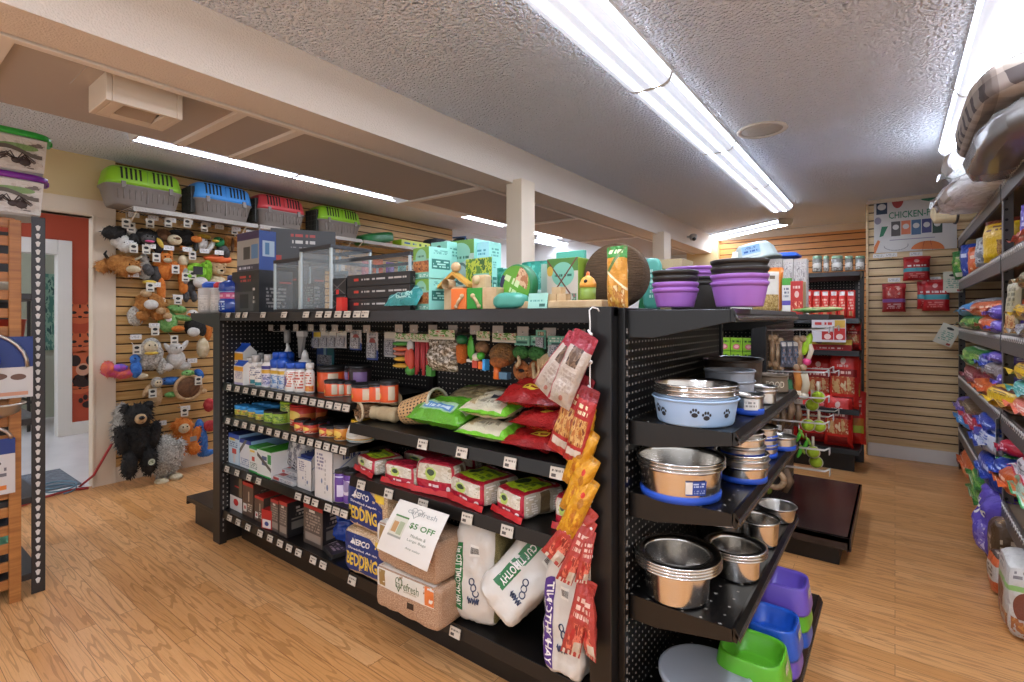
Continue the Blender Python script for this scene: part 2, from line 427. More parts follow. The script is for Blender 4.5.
def lamp_diffuser_mat(hi):
    m, nt, b = base_mat('acrylic lamp lens')
    b.inputs['Base Color'].default_value = lin('#e9eef2'); b.inputs['Roughness'].default_value = .35
    uvn = nd(nt, 'ShaderNodeUVMap'); sep = nd(nt, 'ShaderNodeSeparateXYZ'); nt.links.new(uvn.outputs[0], sep.inputs[0])
    u = sep.outputs[0]
    a = mth(nt, 'SUBTRACT', u, .32); c = mth(nt, 'SUBTRACT', u, .68)
    g1 = mth(nt, 'POWER', 2.718, mth(nt, 'MULTIPLY', mth(nt, 'MULTIPLY', a, a), -600)); g2 = mth(nt, 'POWER', 2.718, mth(nt, 'MULTIPLY', mth(nt, 'MULTIPLY', c, c), -600))
    st = mth(nt, 'ADD', mth(nt, 'MULTIPLY', mth(nt, 'ADD', g1, g2), hi), mth(nt, 'ADD', mth(nt, 'MULTIPLY', mth(nt, 'GREATER_THAN', mth(nt, 'ABSOLUTE', mth(nt, 'SUBTRACT', u, .5)), .445), 1.7), LAMP_LO))
    b.inputs['Emission Color'].default_value = lin('#dfeaff')
    nt.links.new(st, b.inputs['Emission Strength'])
    return m
LAMP_HI, LAMP_LO = 52.0, .27
M_lens = lamp_diffuser_mat(LAMP_HI); M_lensL = lamp_diffuser_mat(42)
M_lampbody = P('lamp tray enamel', '#d9d6d0', .45)
def strip_lamp(L=1.12, W=.215):
    """wrap-round lens along local y, hanging below z=0"""
    hw = W / 2
    tr = MB().box(-hw * .99, hw * .99, -L / 2, L / 2, -.0205, 0)
    prof = []
    n = 24
    for k in range(n + 1):
        a = k / n; x = -hw + W * a
        z = -.02 - .05 * (1 - abs(2 * a - 1) ** 7)
        prof.append((x, z))
    def fn(u, v):
        i = min(int(u * n), n - 1); f = u * n - i
        return (prof[i][0] + (prof[i + 1][0] - prof[i][0]) * f, -L / 2 + .012 + (L - .024) * v, prof[i][1] + (prof[i + 1][1] - prof[i][1]) * f)
    ln = MB().grid(fn, n, 4)
    cap = []
    for y0, y1 in ((-L / 2, -L / 2 + .012), (L / 2 - .012, L / 2)):
        cap.append(MB().prism([(x * 1.01, z * 1.02) for x, z in prof] + [(hw, -.012), (-hw, -.012)], y0, y1, 'y'))
    return tr, ln, cap
def make_lamp(label, loc, group, rz=0, L=1.12, W=.215, lens=None):
    t = thing('ceiling_light', label, 'light', loc, (0, 0, rz), group)
    tr, ln, cap = strip_lamp(L, W)
    obj('lamp_tray', tr, M_lampbody, t); obj('diffuser', ln, lens or M_lens, t)
    for c in cap: obj('end_cap', c, M_lampbody, t)
    return t
G = 'strip lights in the row over the bowl display'
mids = [-.02, 1.12, 2.24, 3.36, 4.48]
words_ = ['strip light over the aisle just before the row meets the frame edge', 'big strip light reaching into the frame at the top of the lamp row', 'second strip light of the lamp row, before the round speaker', 'third strip light of the lamp row, beyond the round speaker', 'small last strip light at the far end of the lamp row']
lamp0 = None
for y, w in zip(mids[1:], words_[1:]):
    loc = (-.9, y + .56, 2.42)
    if lamp0 is None: lamp0 = make_lamp(w, loc, G)
    else: dup(lamp0, loc, label=w)
for y, w in ((2.1, 'strip light over the bagged food shelf, cut by the frame edge'), (3.22, 'strip light over the bagged food shelf ending above the plaid cushion')):
    dup(lamp0, (.335, y + .56, 2.42), label=w, group='strip lights over the bag shelf')
dup(lamp0, (.335, 1.54, 2.42), label='strip light over the bag shelf, outside the view', group='strip lights over the bag shelf')
for x_, y_, z_ in ((-.9, .54, 2.42), (-.9, -.58, 2.42), (-.9, -1.7, 2.42), (.335, .42, 2.42), (.335, -.7, 2.42), (.335, -1.82, 2.42), (-3.98, -.5, 2.55), (-3.98, -1.6, 2.55)):
    dup(lamp0, (x_, y_, z_), label='unseen strip light added behind the view to brighten the shop', group='added strip lights outside the frame')  # unseen lamps added to give the whole shop more light
b = make_lamp('slim strip light lying across the ceiling by the amber slat wall', (-1.47, 6.76, 2.42), None, rad(-36 - 90), 1.22, .2)
lampL = make_lamp('unseen strip light added by the doorway to brighten the hall', (-6.3, .2, 2.55), 'added hall strip lights', lens=M_lensL)  # unseen lamp added to light the hall; later lamps copy it
GL = 'strip lights along the carrier wall'
for k, y in enumerate((1.74, 2.86, 4.6, 5.9)):
    dup(lampL, (-3.98, y, 2.55), label=['strip light over the green and blue carriers behind the air vent', 'strip light over the red carrier, joined to the one by the vent', 'strip light seen between white duct and cream pillar', 'strip light beyond the pillar over the hemp disc'][k], group=GL)
for k, (x, y) in enumerate(((-3.3, 5.0), (-3.3, 6.6), (-4.4, 6.9))):
    dup(lampL, (x, y, 2.55), label=['far strip light just past the cream pillar over the teal packs', 'far strip light above the round green pack', 'tiny far strip light near the back corner'][k], group='far strip lights')
dup(lampL, (-6.3, .9, 2.55), label='unseen strip light added beyond the doorway to brighten the hall', group='added hall strip lights')  # this and the next: more unseen lamps added for a brighter hall
dup(lampL, (-6.3, -.4, 2.55), label='unseen strip light added beyond the doorway to brighten the hall', group='added hall strip lights')
dup(lampL, (-8.1, .6, 2.5), label='unseen strip light added to brighten the far room', group='added hall strip lights')  # unseen lamp added to light the room past the hall
t = thing('ceiling_speaker', 'round flush white speaker grille in the textured ceiling', 'speaker', (-.63, 3.3, 2.42))
obj('rim', MB().lathe([(.135, 0), (.138, -.006), (.128, -.012), (.112, -.008), (.11, 0)], 40), P('speaker rim', '#d8cfc0', .5), t)
obj('grille', MB().lathe([(.001, -.011), (.06, -.010), (.112, -.004), (.112, 0)], 40, capb=False, capt=False), P('speaker grille', '#cbc2b4', .6, bmp=.8, bscale=400), t)
t = thing('air_vent', 'boxy cream air vent hanging under the soffit panel', 'vent', (-2.395, .72, 2.205))
v = MB(); X0, X1, Y0, Y1 = -.105, .105, -.125, .125
v.box(X0, X1, Y0, Y0 + .02, -.105, 0).box(X0, X1, Y1 - .02, Y1, -.105, 0).box(X0, X0 + .02, Y0 + .02, Y1 - .02, -.105, 0).box(X1 - .02, X1, Y0 + .02, Y1 - .02, -.105, 0)
v.box(X0 + .02, X1 - .02, Y0 + .02, Y0 + .06, -.105, -.09).box(X0 + .02, X1 - .02, Y1 - .06, Y1 - .02, -.105, -.09).box(X0 + .02, X0 + .06, Y0 + .06, Y1 - .06, -.105, -.09)
obj('housing', v, P('vent enamel', '#cfc0ad', .5), t, bev=.003)
obj('duct_throat', MB().box(X0 + .03, X1 - .03, Y0 + .03, Y1 - .03, -.03, -.01), P('vent dark', '#2a2019', .8), t)
obj('louvre', MB().box(-.06, .05, -.062, .062, -.005, .005), P('louvre metal', '#a39383', .35), t, loc=(.02, 0, -.082), rot=(0, rad(-18), 0))
obj('mounting_plate', MB().box(X0 - .03, X1 + .03, Y0 - .05, Y1 + .03, -.004, 0), M_panel, t)
t = thing('ceiling_duct', 'small white boxed duct under the edge of the soffit', 'duct', (-3.05, 3.0, 2.2))
obj('duct_body', MB().prism([(-.07, 0), (.1, 0), (.1, .12), (-.2, .12)], -.35, .35, 'y'), P('duct white', '#e6e2dc', .5), t, bev=.004)
obj('collar', MB().box(-.21, .11, -.37, .37, .115, .14), M_panel, t)
t = thing('mounted_security_camera', 'tiny silver dome camera on the side of the cream beam', 'camera', (-1.975, 6.1, 2.27))
obj('bracket', MB().tube([(0, 0, 0), (.05, 0, 0)], .012), M_lampbody, t)
obj('camera_body', MB().lathe([(.028, -.05), (.04, -.03), (.045, 0), (.04, .02), (.02, .03)], 16), P('cam silver', '#a8a6a2', .35, .5), t, loc=(.07, 0, 0))
obj('lens', MB().ell((0, 0, 0), .024), P('cam lens', '#151515', .1), t, loc=(.085, -.02, -.035))
w = bpy.data.worlds.new('daylight'); scene.world = w; w.use_nodes = True
w.node_tree.nodes['Background'].inputs[0].default_value = lin('#f4f4f6'); w.node_tree.nodes['Background'].inputs[1].default_value = WORLD
cam = bpy.data.cameras.new('camera'); co = bpy.data.objects.new('camera', cam); COL.objects.link(co)
co.location = (0, 0, CH); co.rotation_euler = (PI / 2, 0, YAW); cam.sensor_width = 36; cam.lens = FP / 1024 * 36; cam.shift_y = (HY - 341) / 1024; cam.clip_start = .02
scene.camera = co
vs = scene.view_settings; vs.view_transform = 'Standard'; vs.look = 'None'; vs.gamma = 1; vs.use_curve_mapping = False; vs.exposure = EXPO
def peg_mat(name, ax, hexc='#0e0c0b', dot='#cfc8bd', rough=.42, pitch=.0254, r=.0034):
    m, nt, b = base_mat(name)
    tc = nd(nt, 'ShaderNodeTexCoord'); sep = nd(nt, 'ShaderNodeSeparateXYZ'); nt.links.new(tc.outputs['Object'], sep.inputs[0])
    q = []
    for a in ax:
        f = mth(nt, 'SUBTRACT', mth(nt, 'FRACT', mth(nt, 'DIVIDE', sep.outputs[a], pitch)), .5); q.append(mth(nt, 'MULTIPLY', f, f))
    mask = mth(nt, 'LESS_THAN', mth(nt, 'ADD', q[0], q[1]), (r / pitch) ** 2)
    nt.links.new(mixc(nt, mask, lin(hexc), lin(dot)), b.inputs['Base Color']); b.inputs['Roughness'].default_value = rough
    return m
M_blk = P('black powder coat', '#110f0e', .38, bmp=.05, bscale=300)
M_blk2 = P('black shelf enamel', '#0f0d0c', .3)
M_brn = P('dark bronze enamel', '#1f1a16', .4)
M_pegX = peg_mat('pegboard facing the aisle', (0, 2))  # pale dots on both pegboards paint light showing through their holes
M_pegY = peg_mat('pegboard of the display end', (1, 2), dot='#b9b2a8')
M_deck = peg_mat('perforated shelf deck', (0, 1), '#0f0d0c', '#8d867c', .28, .05, .004)
M_tag = PM('price ticket', '#c4b8a6', [('t', .12, .55, .9, .85, '#5b5148', 1, 8), ('r', .12, .15, .45, .42, '#4a423b')], .5)
M_rail = P('clear price channel', '#b9ab99', .3)
M_wire = P('chrome wire', '#d8d4cc', .3, .5)
M_wwire = P('white coated wire', '#d8d3ca', .35)
YF = 1.345
def shelf_unit(x0, x1, yf, yb, zt, th=.03, lip=.042):
    """steel shelf facing -y: deck, front price rail, side brackets"""
    mb = MB()
    mb.box(x0, x1, yf + .012, yb, zt - th, zt, 0)
    mb.prism([(yf, zt - lip), (yf + .014, zt - lip), (yf + .014, zt), (yf + .006, zt + .004)], x0, x1, 'x', 0)
    for x in (x0, x1 - .004):
        mb.prism([(yf + .05, zt - .03), (yb, zt - .09), (yb, zt), (yf + .05, zt)], x, x + .004, 'x', 0)
    return mb
TAGM = {}
def price_tag(parent, pos, w=.05, h=.032, tilt=-14, rz=0):
    key = (w, h)
    if key not in TAGM:
        TAGM[key] = MB().box(-w / 2, w / 2, -.0015, .0015, -h / 2, h / 2).mesh('price_tag', [M_tag])
    o = bpy.data.objects.new('price_tag', TAGM[key]); COL.objects.link(o); o.parent = parent
    off = Vector(); p = parent
    while p is not None: off += Vector(p.location); p = p.parent
    o.location = Vector(pos) - off; o.rotation_euler = (rad(tilt), 0, rz)
    return o
gon = thing('gondola_shelving', 'long black two bay gondola with pegboard back and tagged shelves', 'shelving', (-1.9, 1.9, 0))
def gpart(name, mb, mats, bev=.002, parent=None): return obj(name, mb, mats, parent or gon, world=True, bev=bev)
def end_frame(x0, x1):
    mb = MB().box(x0, x1, 1.335, 1.375, 0, 1.335, 0).box(x0 + .004, x1 - .004, 1.375, 2.42, .0, 1.335, 0)
    for k in range(40):
        z = .08 + k * .031
        mb.box(x1, x1 + .0012, 1.40, 1.406, z, z + .016, 1)
    return mb
gpart('end_panel', MB().box(-3.19, -3.105, 1.335, 1.375, 0, 1.335).box(-3.186, -3.13, 1.375, 2.42, 0, 1.33), M_brn)
gpart('end_panel', MB().box(-.718, -.648, 1.335, 1.38, 0, 1.338).box(-.70, -.652, 1.38, 2.42, 0, 1.33), M_blk)
mb = MB()
for k in range(38):
    z = .07 + k * .032
    mb.box(-3.106, -3.1035, 1.352, 1.358, z, z + .016)
gpart('slot_strip', mb, P('slot grey', '#8f8880', .5), 0)
gpart('side_pegboard', MB().box(-3.128, -3.108, 1.376, 1.86, .2, 1.29), M_pegY, 0)
for x0, x1 in ((-3.105, -1.915), (-1.885, -.718)):
    gpart('back_panel', MB().box(x0, x1, 1.86, 1.885, .15, 1.295), M_pegX, 0)
gpart('center_upright', MB().box(-1.918, -1.882, 1.835, 1.9, 0, 1.295), M_blk2)
topz = 1.336
gtop = gpart('top_shelf', MB().box(-3.19, -.648, 1.35, 2.42, topz - .028, topz).prism([(1.335, topz - .046), (1.352, topz - .046), (1.352, topz), (1.343, topz)], -3.19, -.65, 'x'), M_brn)
SH = {}
for nm, x0, x1, z in (('A', -3.1, -1.905, .932), ('B', -3.1, -1.905, .742), ('C', -3.1, -1.905, .467), ('D', -3.1, -1.905, .197), ('E', -1.895, -.722, .848), ('F', -1.895, -.722, .620), ('G', -1.895, -.722, .197)):
    SH[nm] = gpart('base_deck' if nm in 'DG' else 'shelf', shelf_unit(x0, x1, YF, 1.86, z), M_blk2, .0015)
gpart('kick_plate', MB().box(-3.1, -.72, 1.455, 1.475, 0, .165), M_blk)
def tags_at(shelf, pxs, z, w=.05, h=.03, y=YF - .003, tilt=-14):
    for px in pxs:
        p = ony(px, 400, y); price_tag(shelf, (p.x, y, z), w, h, tilt)
tags_at(gtop, (228, 238, 245, 263, 284, 306, 319, 328, 338, 347, 357, 365), topz - .015, .046, .028, 1.333)
def spread(a, b, n): return [a + (b - a) * k / (n - 1) for k in range(n)]
tags_at(SH['A'], spread(229, 346, 15), .913, .046)
tags_at(SH['B'], spread(228, 343, 15), .723, .044)
tags_at(SH['C'], [227, 237, 249, 258.5, 298, 307, 315, 328, 336, 344], .448, .048)
tags_at(SH['D'], [229.5, 238, 248, 260, 270, 280, 289, 298.5, 313, 323], .178, .048)
tags_at(SH['E'], [422.5, 461.7, 510, 557], .826, .05, .036)
tags_at(SH['F'], [361, 388.6, 422.7, 467, 507], .598, .05, .036)
tags_at(SH['G'], [352, 455], .175, .05, .034)
HOOKS = [(272, 1.235), (284, 1.235), (297, 1.24), (312, 1.24), (324, 1.24), (336, 1.24), (350, 1.24), (368, 1.24), (400, 1.245), (415, 1.245), (434, 1.245), (454, 1.245), (476, 1.245), (499, 1.245), (524, 1.243), (551, 1.24), (580, 1.235)]
M_flag = P('clear flip tag', '#9d9389', .3)
for px, z in HOOKS:
    p = ony(px, 330, 1.56)
    hk = obj('peg_hook', MB().tube([(p.x, 1.86, z - .01), (p.x, 1.57, z - .01), (p.x, 1.55, z + .008)], .0028, 6), M_wire, gon, world=True)
    fl = obj('flip_flag', MB().box(p.x - .026, p.x + .026, 1.552, 1.554, z - .006, z + .03), M_flag, hk, world=True)
def x_of(px, y): return ony(px, 400, y).x
XE = -.648
ecap = thing('endcap_shelving', 'black end display of four sloping bowl shelves on pegboard', 'shelving', (-.5, 1.9, 0))
def epart(name, mb, mats, bev=.002): return obj(name, mb, mats, ecap, world=True, bev=bev)
YE0, YE1 = 1.42, 2.43
epart('back_panel', MB().box(XE, XE + .012, 1.385, YE1, 0, 1.30), M_pegY, 0)
for y in (1.378, YE1 - .02):
    mb = MB().box(XE, XE + .022, y, y + .03, 0, 1.335)
    epart('upright', mb, M_blk2)
    mb = MB()
    for k in range(40): mb.box(XE + .022, XE + .0235, y + .011, y + .017, .05 + k * .031, .066 + k * .031)
    epart('slot_strip', mb, P('slot grey', '#8f8880', .5), 0)
def eshelf(x1, y0, y1, zt, lip=.034, br=.07):
    mb = MB().box(XE + .014, x1 - .01, y0, y1, zt - .022, zt, 0)
    mb.prism([(x1 - .014, zt - lip), (x1, zt - lip), (x1 + .004, zt - .012), (x1 - .006, zt + .003), (x1 - .014, zt)], y0, y1, 'y', 1)
    mb.prism([(x1 - .006, zt - .016), (x1 + .008, zt - .03), (x1 + .008, zt - .022), (x1 - .004, zt - .008)], y0, y1, 'y', 2)
    for y in (y0 - .003, y1 - .001):
        mb.prism([(XE + .014, zt - br), (XE + .1, zt - br), (x1 - .012, zt - lip), (x1 - .012, zt), (XE + .014, zt)], y, y + .004, 'y', 1)
    return mb
M_edge = P('shelf rail sheen', '#4a433e', .25, .4)
for zt in (1.003, .790, .487): epart('shelf', eshelf(-.33, YE0, YE1, zt), [M_deck, M_blk2, M_edge], 0)
epart('top_shelf', eshelf(-.33, YE0 - .02, YE1, 1.328, .034, .08), [M_blk2, M_blk2, M_edge], .0015)
epart('base_deck', eshelf(-.245, YE0, YE1 + .02, .157, .04, .1), [M_deck, M_blk2, M_edge], 0)
epart('kick_plate', MB().box(XE + .02, -.33, YE0 + .01, YE1, 0, .13), M_blk)
mb = MB()
for x, z in ((-.42, 1.30), (-.36, 1.285), (-.60, 1.26)): mb.lathe([(.006, 0), (.005, .003), (.001, .004)], 10)
lcap = thing('endcap_platform', 'low black end display base on the toy wall side of the gondola', 'shelving', (-3.4, 1.85, 0))
obj('base_deck', MB().box(-3.62, -3.19, 1.36, 2.4, .135, .165).prism([(-3.635, .115), (-3.615, .115), (-3.615, .165), (-3.63, .165)], 1.36, 2.4, 'y'), M_brn, lcap, world=True, bev=.003)
obj('kick_plate', MB().box(-3.56, -3.2, 1.385, 2.38, 0, .135), M_brn, lcap, world=True, bev=.002)
obj('shelf', MB().box(-3.56, -3.19, 1.36, 2.4, 1.31, 1.335).prism([(-3.19, 1.24), (-3.54, 1.295), (-3.56, 1.335), (-3.19, 1.335)], 1.355, 1.36, 'y'), M_brn, lcap, world=True, bev=.002)
g2 = thing('back_gondola', 'second black gondola behind the bowl display with wire hook end', 'shelving', (-1.5, 3.7, 0))
def g2p(name, mb, mats, bev=.002): return obj(name, mb, mats, g2, world=True, bev=bev)
g2p('end_panel', MB().box(-.665, -.585, 3.18, 3.215, 0, 1.30).box(-.66, -.60, 3.215, 4.18, 0, 1.3), M_blk)
g2p('end_panel', MB().box(-3.1, -3.02, 3.18, 4.2, 0, 1.3), M_blk)
g2p('back_panel', MB().box(-3.02, -.66, 3.68, 3.7, .1, 1.29), M_pegX, 0)
g2p('top_shelf', MB().box(-3.1, -.28, 3.18, 4.2, 1.295, 1.325), M_brn)
for z in (1.02, .7, .2): g2p('shelf', shelf_unit(-3.0, -.67, 3.2, 3.68, z), M_blk2)
g2p('base_deck', MB().box(-.6, -.185, 3.15, 4.23, .135, .165).prism([(-.2, .09), (-.18, .1), (-.18, .165), (-.2, .165)], 3.15, 4.23, 'y').prism([(3.15, .1), (3.17, .1), (3.17, .165), (3.15, .165)], -.6, -.185, 'x'), P('worn deck enamel', '#241d1b', .22, c2='#3a2f2b', vscale=8))
g2p('kick_plate', MB().box(-.6, -.235, 3.19, 4.19, 0, .135), M_blk)
g2p('end_pegboard', MB().box(-.602, -.59, 3.215, 4.2, .15, 1.295), M_pegY, 0)
g3 = thing('tall_back_shelving', 'tall black shelving at the back wall holding red food bags', 'shelving', (-.9, 5.45, 0))
def g3p(name, mb, mats, bev=.002): return obj(name, mb, mats, g3, world=True, bev=bev)
g3p('upright', MB().box(-.30, -.225, 5.58, 5.66, 0, 1.73), M_brn)
g3p('upright', MB().box(-1.9, -1.83, 5.58, 5.66, 0, 1.73), M_brn)
mb = MB()
for k in range(40): mb.box(-.265, -.257, 5.578, 5.58, .2 + k * .037, .225 + k * .037)
g3p('slot_strip', mb, P('slot grey', '#8f8880', .5), 0)
g3p('back_panel', MB().box(-1.83, -.3, 5.61, 5.63, .1, 1.70), M_pegX, 0)
for z, yf in ((1.30, 5.2), (1.02, 5.2), (.52, 5.2), (.19, 5.15)):
    g3p('shelf' if z > .3 else 'base_deck', shelf_unit(-1.86, -.24, yf, 5.62, z), M_blk)
g3p('canopy_shelf', MB().prism([(5.2, 1.665), (5.25, 1.625), (5.6, 1.69), (5.6, 1.725), (5.2, 1.70)], -1.86, -.235, 'x'), M_brn)
g3p('kick_plate', MB().box(-1.86, -.275, 5.2, 5.22, 0, .16), M_blk)
M_grey = P('grey hammered steel', '#56504c', .4, bmp=.1, bscale=200)
M_key = P('keyhole slot bright', '#d5cfc6', .4)
rs = thing('boltless_shelving', 'tall grey boltless steel shelving with keyhole beams full of pet food bags', 'shelving', (.75, 4.0, 0))
def rsp(name, mb, mats, bev=.002, parent=None): return obj(name, mb, mats, parent or rs, world=True, bev=bev)
XR = .44
def keyholes(mb, fixed, a0, a1, ax, zc, n):
    for k in range(n):
        a = a0 + (a1 - a0) * (k + .5) / n
        mb.prism([(a - .009, zc + .006), (a - .003, zc - .012), (a + .003, zc - .012), (a + .009, zc + .006), (a + .005, zc + .012), (a - .005, zc + .012)], fixed - .002, fixed + .001, ax)
for y in (5.86, 3.62, 2.45):
    up = rsp('post', MB().box(XR, XR + .045, y - .004, y + .003, 0, 1.97).box(XR, XR + .004, y - .045, y - .004, 0, 1.97), M_grey)
    mb = MB()
    for k in range(36):
        z = .06 + k * .053; mb.prism([(XR + .018 + .007 * math.cos(a * PI / 4), z + .007 * math.sin(a * PI / 4)) for a in range(8)], y - .0055, y - .003, 'y')
    rsp('slot_pattern', mb, P('slot dark', '#1b1817', .7), 0, up)
    rsp('post', MB().box(1.1, 1.145, y - .004, y + .003, 0, 1.97), M_grey)
BEAMS = (1.955, 1.59, 1.18, .775, .325)
for z in BEAMS:
    for y0, y1 in ((3.64, 5.84), (2.47, 3.6)):
        bm = rsp('beam', MB().prism([(XR - .004, z - .05), (XR + .01, z - .05), (XR + .01, z + .05), (XR + .001, z + .05), (XR - .004, z + .02)], y0, y1, 'y'), M_grey)
        mb = MB(); n = int((y1 - y0) / .045)
        for k in range(n):
            a = y0 + (y1 - y0) * (k + .5) / n
            mb.prism([(a - .014, z + .026), (a + .004, z + .013), (a + .015, z + .013), (a - .002, z + .026), (a + .015, z + .039), (a + .004, z + .039)], XR - .0055, XR - .001, 'x')
        rsp('keyhole_pattern', mb, M_key, 0, bm)
        rsp('shelf_board', MB().box(XR + .01, 1.15, y0, y1, z + .02, z + .035), P('shelf chipboard', '#7b6750', .7), 0)
lr = thing('slatted_rack', 'steel shelf rack with orange timber slat end beside the doorway', 'rack', (-3.6, .35, 0))
def lrp(name, mb, mats, bev=.002, parent=None): return obj(name, mb, mats, parent or lr, world=True, bev=bev)
M_pine = slat_wood('orange pine', '#8a5224', '#bb7c3e')
up = lrp('post', MB().box(-3.262, -3.256, .562, .612, 0, 1.785).box(-3.30, -3.262, .606, .612, 0, 1.785), P('rack black steel', '#2b2624', .4))
mb = MB()
for k in range(45):
    z = .06 + k * .038
    mb.prism([(.585 - .009, z + .008), (.585 - .004, z - .012), (.585 + .004, z - .012), (.585 + .009, z + .008), (.585, z + .014)], -3.2565, -3.2535, 'x')
lrp('slot_pattern', mb, M_key, 0, up)
lrp('post', MB().box(-4.0, -3.96, .55, .592, 0, 1.785), P('rack black steel', '#2b2624', .4))
lrp('post', MB().box(-4.0, -3.96, -.3, -.26, 0, 1.785), P('rack black steel', '#2b2624', .4))
for z in (1.42, 1.13, .83, .46, .1):
    lrp('shelf', MB().box(-3.98, -3.265, -.3, .60, z - .03, z), P('rack black steel', '#2b2624', .4))
lrp('stile', MB().box(-3.245, -3.225, .482, .523, 0, 1.755), M_pine, .003)
lrp('stile', MB().box(-3.245, -3.225, -.25, -.21, 0, 1.755), M_pine, .003)
for k in range(21):
    z = .06 + k * .083
    lrp('slat', MB().box(-3.262, -3.246, -.25, .505, z, z + .045), M_pine, .003)
def wr(x, y, s, seed): return noise.noise(Vector((x * s, y * s, seed * 3.17)))
def bag_mb(w, h, d, seed=0, box=2.6, bv=2.2, seal=(.05, .04), cr=.012, pinch=.04, nu=16, nv=20, mf=0, mbk=0, texts=(), taper=0, lump=0, lumps=9):
    """filled film bag standing on z=0, front to -y, centred in y"""
    st, sb = seal
    def A(u): return max(0.0, 1 - abs(2 * u - 1) ** box) ** (1 / box)
    def B(v):
        t = (v - sb) / (1 - sb - st)
        if t <= 0 or t >= 1: return 0.0
        return max(0.0, 1 - abs(2 * t - 1) ** bv) ** (1 / bv)
    def P_(u, v, side, off=0.0):
        a, b = A(u), B(v)
        e = wr(u * 3 + (7 if side > 0 else 0), v * 4, 1.0, seed) * .6 + wr(u * 8, v * 10 + side * 5, 1.0, seed + 9) * .4
        pl = math.sin(u * 23 + seed + 2 * wr(u, v, 3, seed)) * (math.exp(-max(0, 1 - st - v) * 11) + math.exp(-max(0, v - sb) * 13)) * .35
        y = d / 2 * a * b + (e + pl) * cr * min(1, (a * b) * 1.6 + .15)
        if lump: y += lump * a * b * wr(u * lumps, v * lumps * h / w, 1.0, seed + 4)
        nar = 1 - pinch * b - taper * v
        x = (u - .5) * w * nar + wr(v * 5, seed, 1.0, seed) * .012 * w
        z = h * v * (1 - .02 * (1 - a)) + wr(u * 4, v, 1.2, seed + 2) * .008 * h * (1 if .1 < v < .97 else 0)
        return Vector((x, side * (y + off), max(z, 0)))
    m = MB()
    m.grid(lambda u, v: P_(u, v, -1), nu, nv, mf)
    m.grid(lambda u, v: P_(1 - u, v, 1), nu, nv, mbk)
    for (s_, u, v, size, slot, *rest) in texts:
        kw = rest[0] if rest else {}
        m.text(s_, size, (u * w, v * h), m=slot, bold=kw.get('bold', .02), width=kw.get('width'), rot=kw.get('rot', 0), surf=lambda x, z: P_(min(max(x / w, .01), .99), min(max(z / h, .01), .99), -1, .0016))
    m.surf = P_
    return m
def ell_label(mb, surf, w, h, u0, v0, u1, v1, slot, n=6):
    mb.grid(lambda u, v: surf(u0 + (u1 - u0) * u, v0 + (v1 - v0) * v, -1, .0012), n, n, slot)
LIE = lambda rz=0, x=0, y=0, z=0: T(x, y, z, rz) @ T(rx=-PI / 2)        # a standing bag laid on its back, its top away from the aisle
def box_mb(w, d, h, ms=None):
    return MB().box(-w / 2, w / 2, -d / 2, d / 2, 0, h, 0, ms)
def can_parts(r, h, lid_h, rim=.0):
    body = MB().lathe([(r * .96, 0, 1), (r, .003, 0), (r, h - lid_h, 0), (r * .96, h - lid_h + .001, 1)], 22)
    lid = MB().lathe([(r * 1.01, h - lid_h), (r * 1.03, h - lid_h + .002), (r * 1.03, h - .003), (r * .97, h)], 22)
    return body, lid
def bottle_parts(r, h, neck, cap_r, cap_h, spout=0, sy=1.0, shoulder=.14):
    zs = h - cap_h; s0 = zs - shoulder * h
    body = MB().lathe([(r * .93, 0, 1), (r, .004, 1), (r, .05 * h, 0), (r, s0, 0), (r * .97, s0 + .02 * h, 1), (neck * 1.15, zs - .004, 1), (neck, zs, 1)], 22, sy=sy)
    pc = [(cap_r, zs), (cap_r, zs + cap_h * .92), (cap_r * .9, h)]
    if spout: pc = [(cap_r, zs), (cap_r, zs + cap_h * .45), (cap_r * .62, zs + cap_h * .5), (cap_r * .55, zs + cap_h * .75), (cap_r * .2, h)]
    cap = MB().lathe(pc, 18)
    return body, cap
def mk(name, label, cat, loc, rz=0, group=None, parts=(), rot=None):
    """thing from [(part name, mesh builder, materials, bevel)]"""
    t = thing(name, label, cat, loc, rot or (0, 0, rz), group)
    for p in parts: obj(p[0], p[1], p[2], t, bev=p[3] if len(p) > 3 else 0)
    return t
C = {k: P('plain ' + k, v[0], v[1]) for k, v in dict(
    white=('#e6e1d8', .45), cream=('#dccfb8', .5), black=('#1a1817', .45), dark=('#2d2926', .45), grey=('#8b8782', .5), lgrey=('#bdbab5', .45), blue=('#1c4fb0', .35), sky=('#3f9fe0', .4),
    navy=('#20306e', .4), red=('#c02327', .35), orange=('#e2702a', .4), yellow=('#e0b021', .4), green=('#4aa32f', .4), dgreen=('#1f6a3c', .45), lime=('#9cc52b', .4), teal=('#4fa596', .45),
    purple=('#7b3f98', .4), violet=('#8b74c9', .35), pink=('#d8447c', .4), brown=('#6b4a30', .6), tan=('#b8916a', .65), kraft=('#b4936a', .7), skin=('#d9a878', .6)).items()}
def W(px0, px1, y): return abs(x_of(px1, y) - x_of(px0, y))
def place(px0, px1, y):
    """centre x and width of something spanning two picture columns at depth y"""
    a, b = x_of(px0, y), x_of(px1, y); return (a + b) / 2, abs(b - a)
def hz(px, py, y): return ony(px, py, y).z
YB = 1.39      # front line of goods on the aisle-side shelves
zA, zB, zC, zD, zE, zF, zG = .933, .743, .468, .198, .849, .621, .198
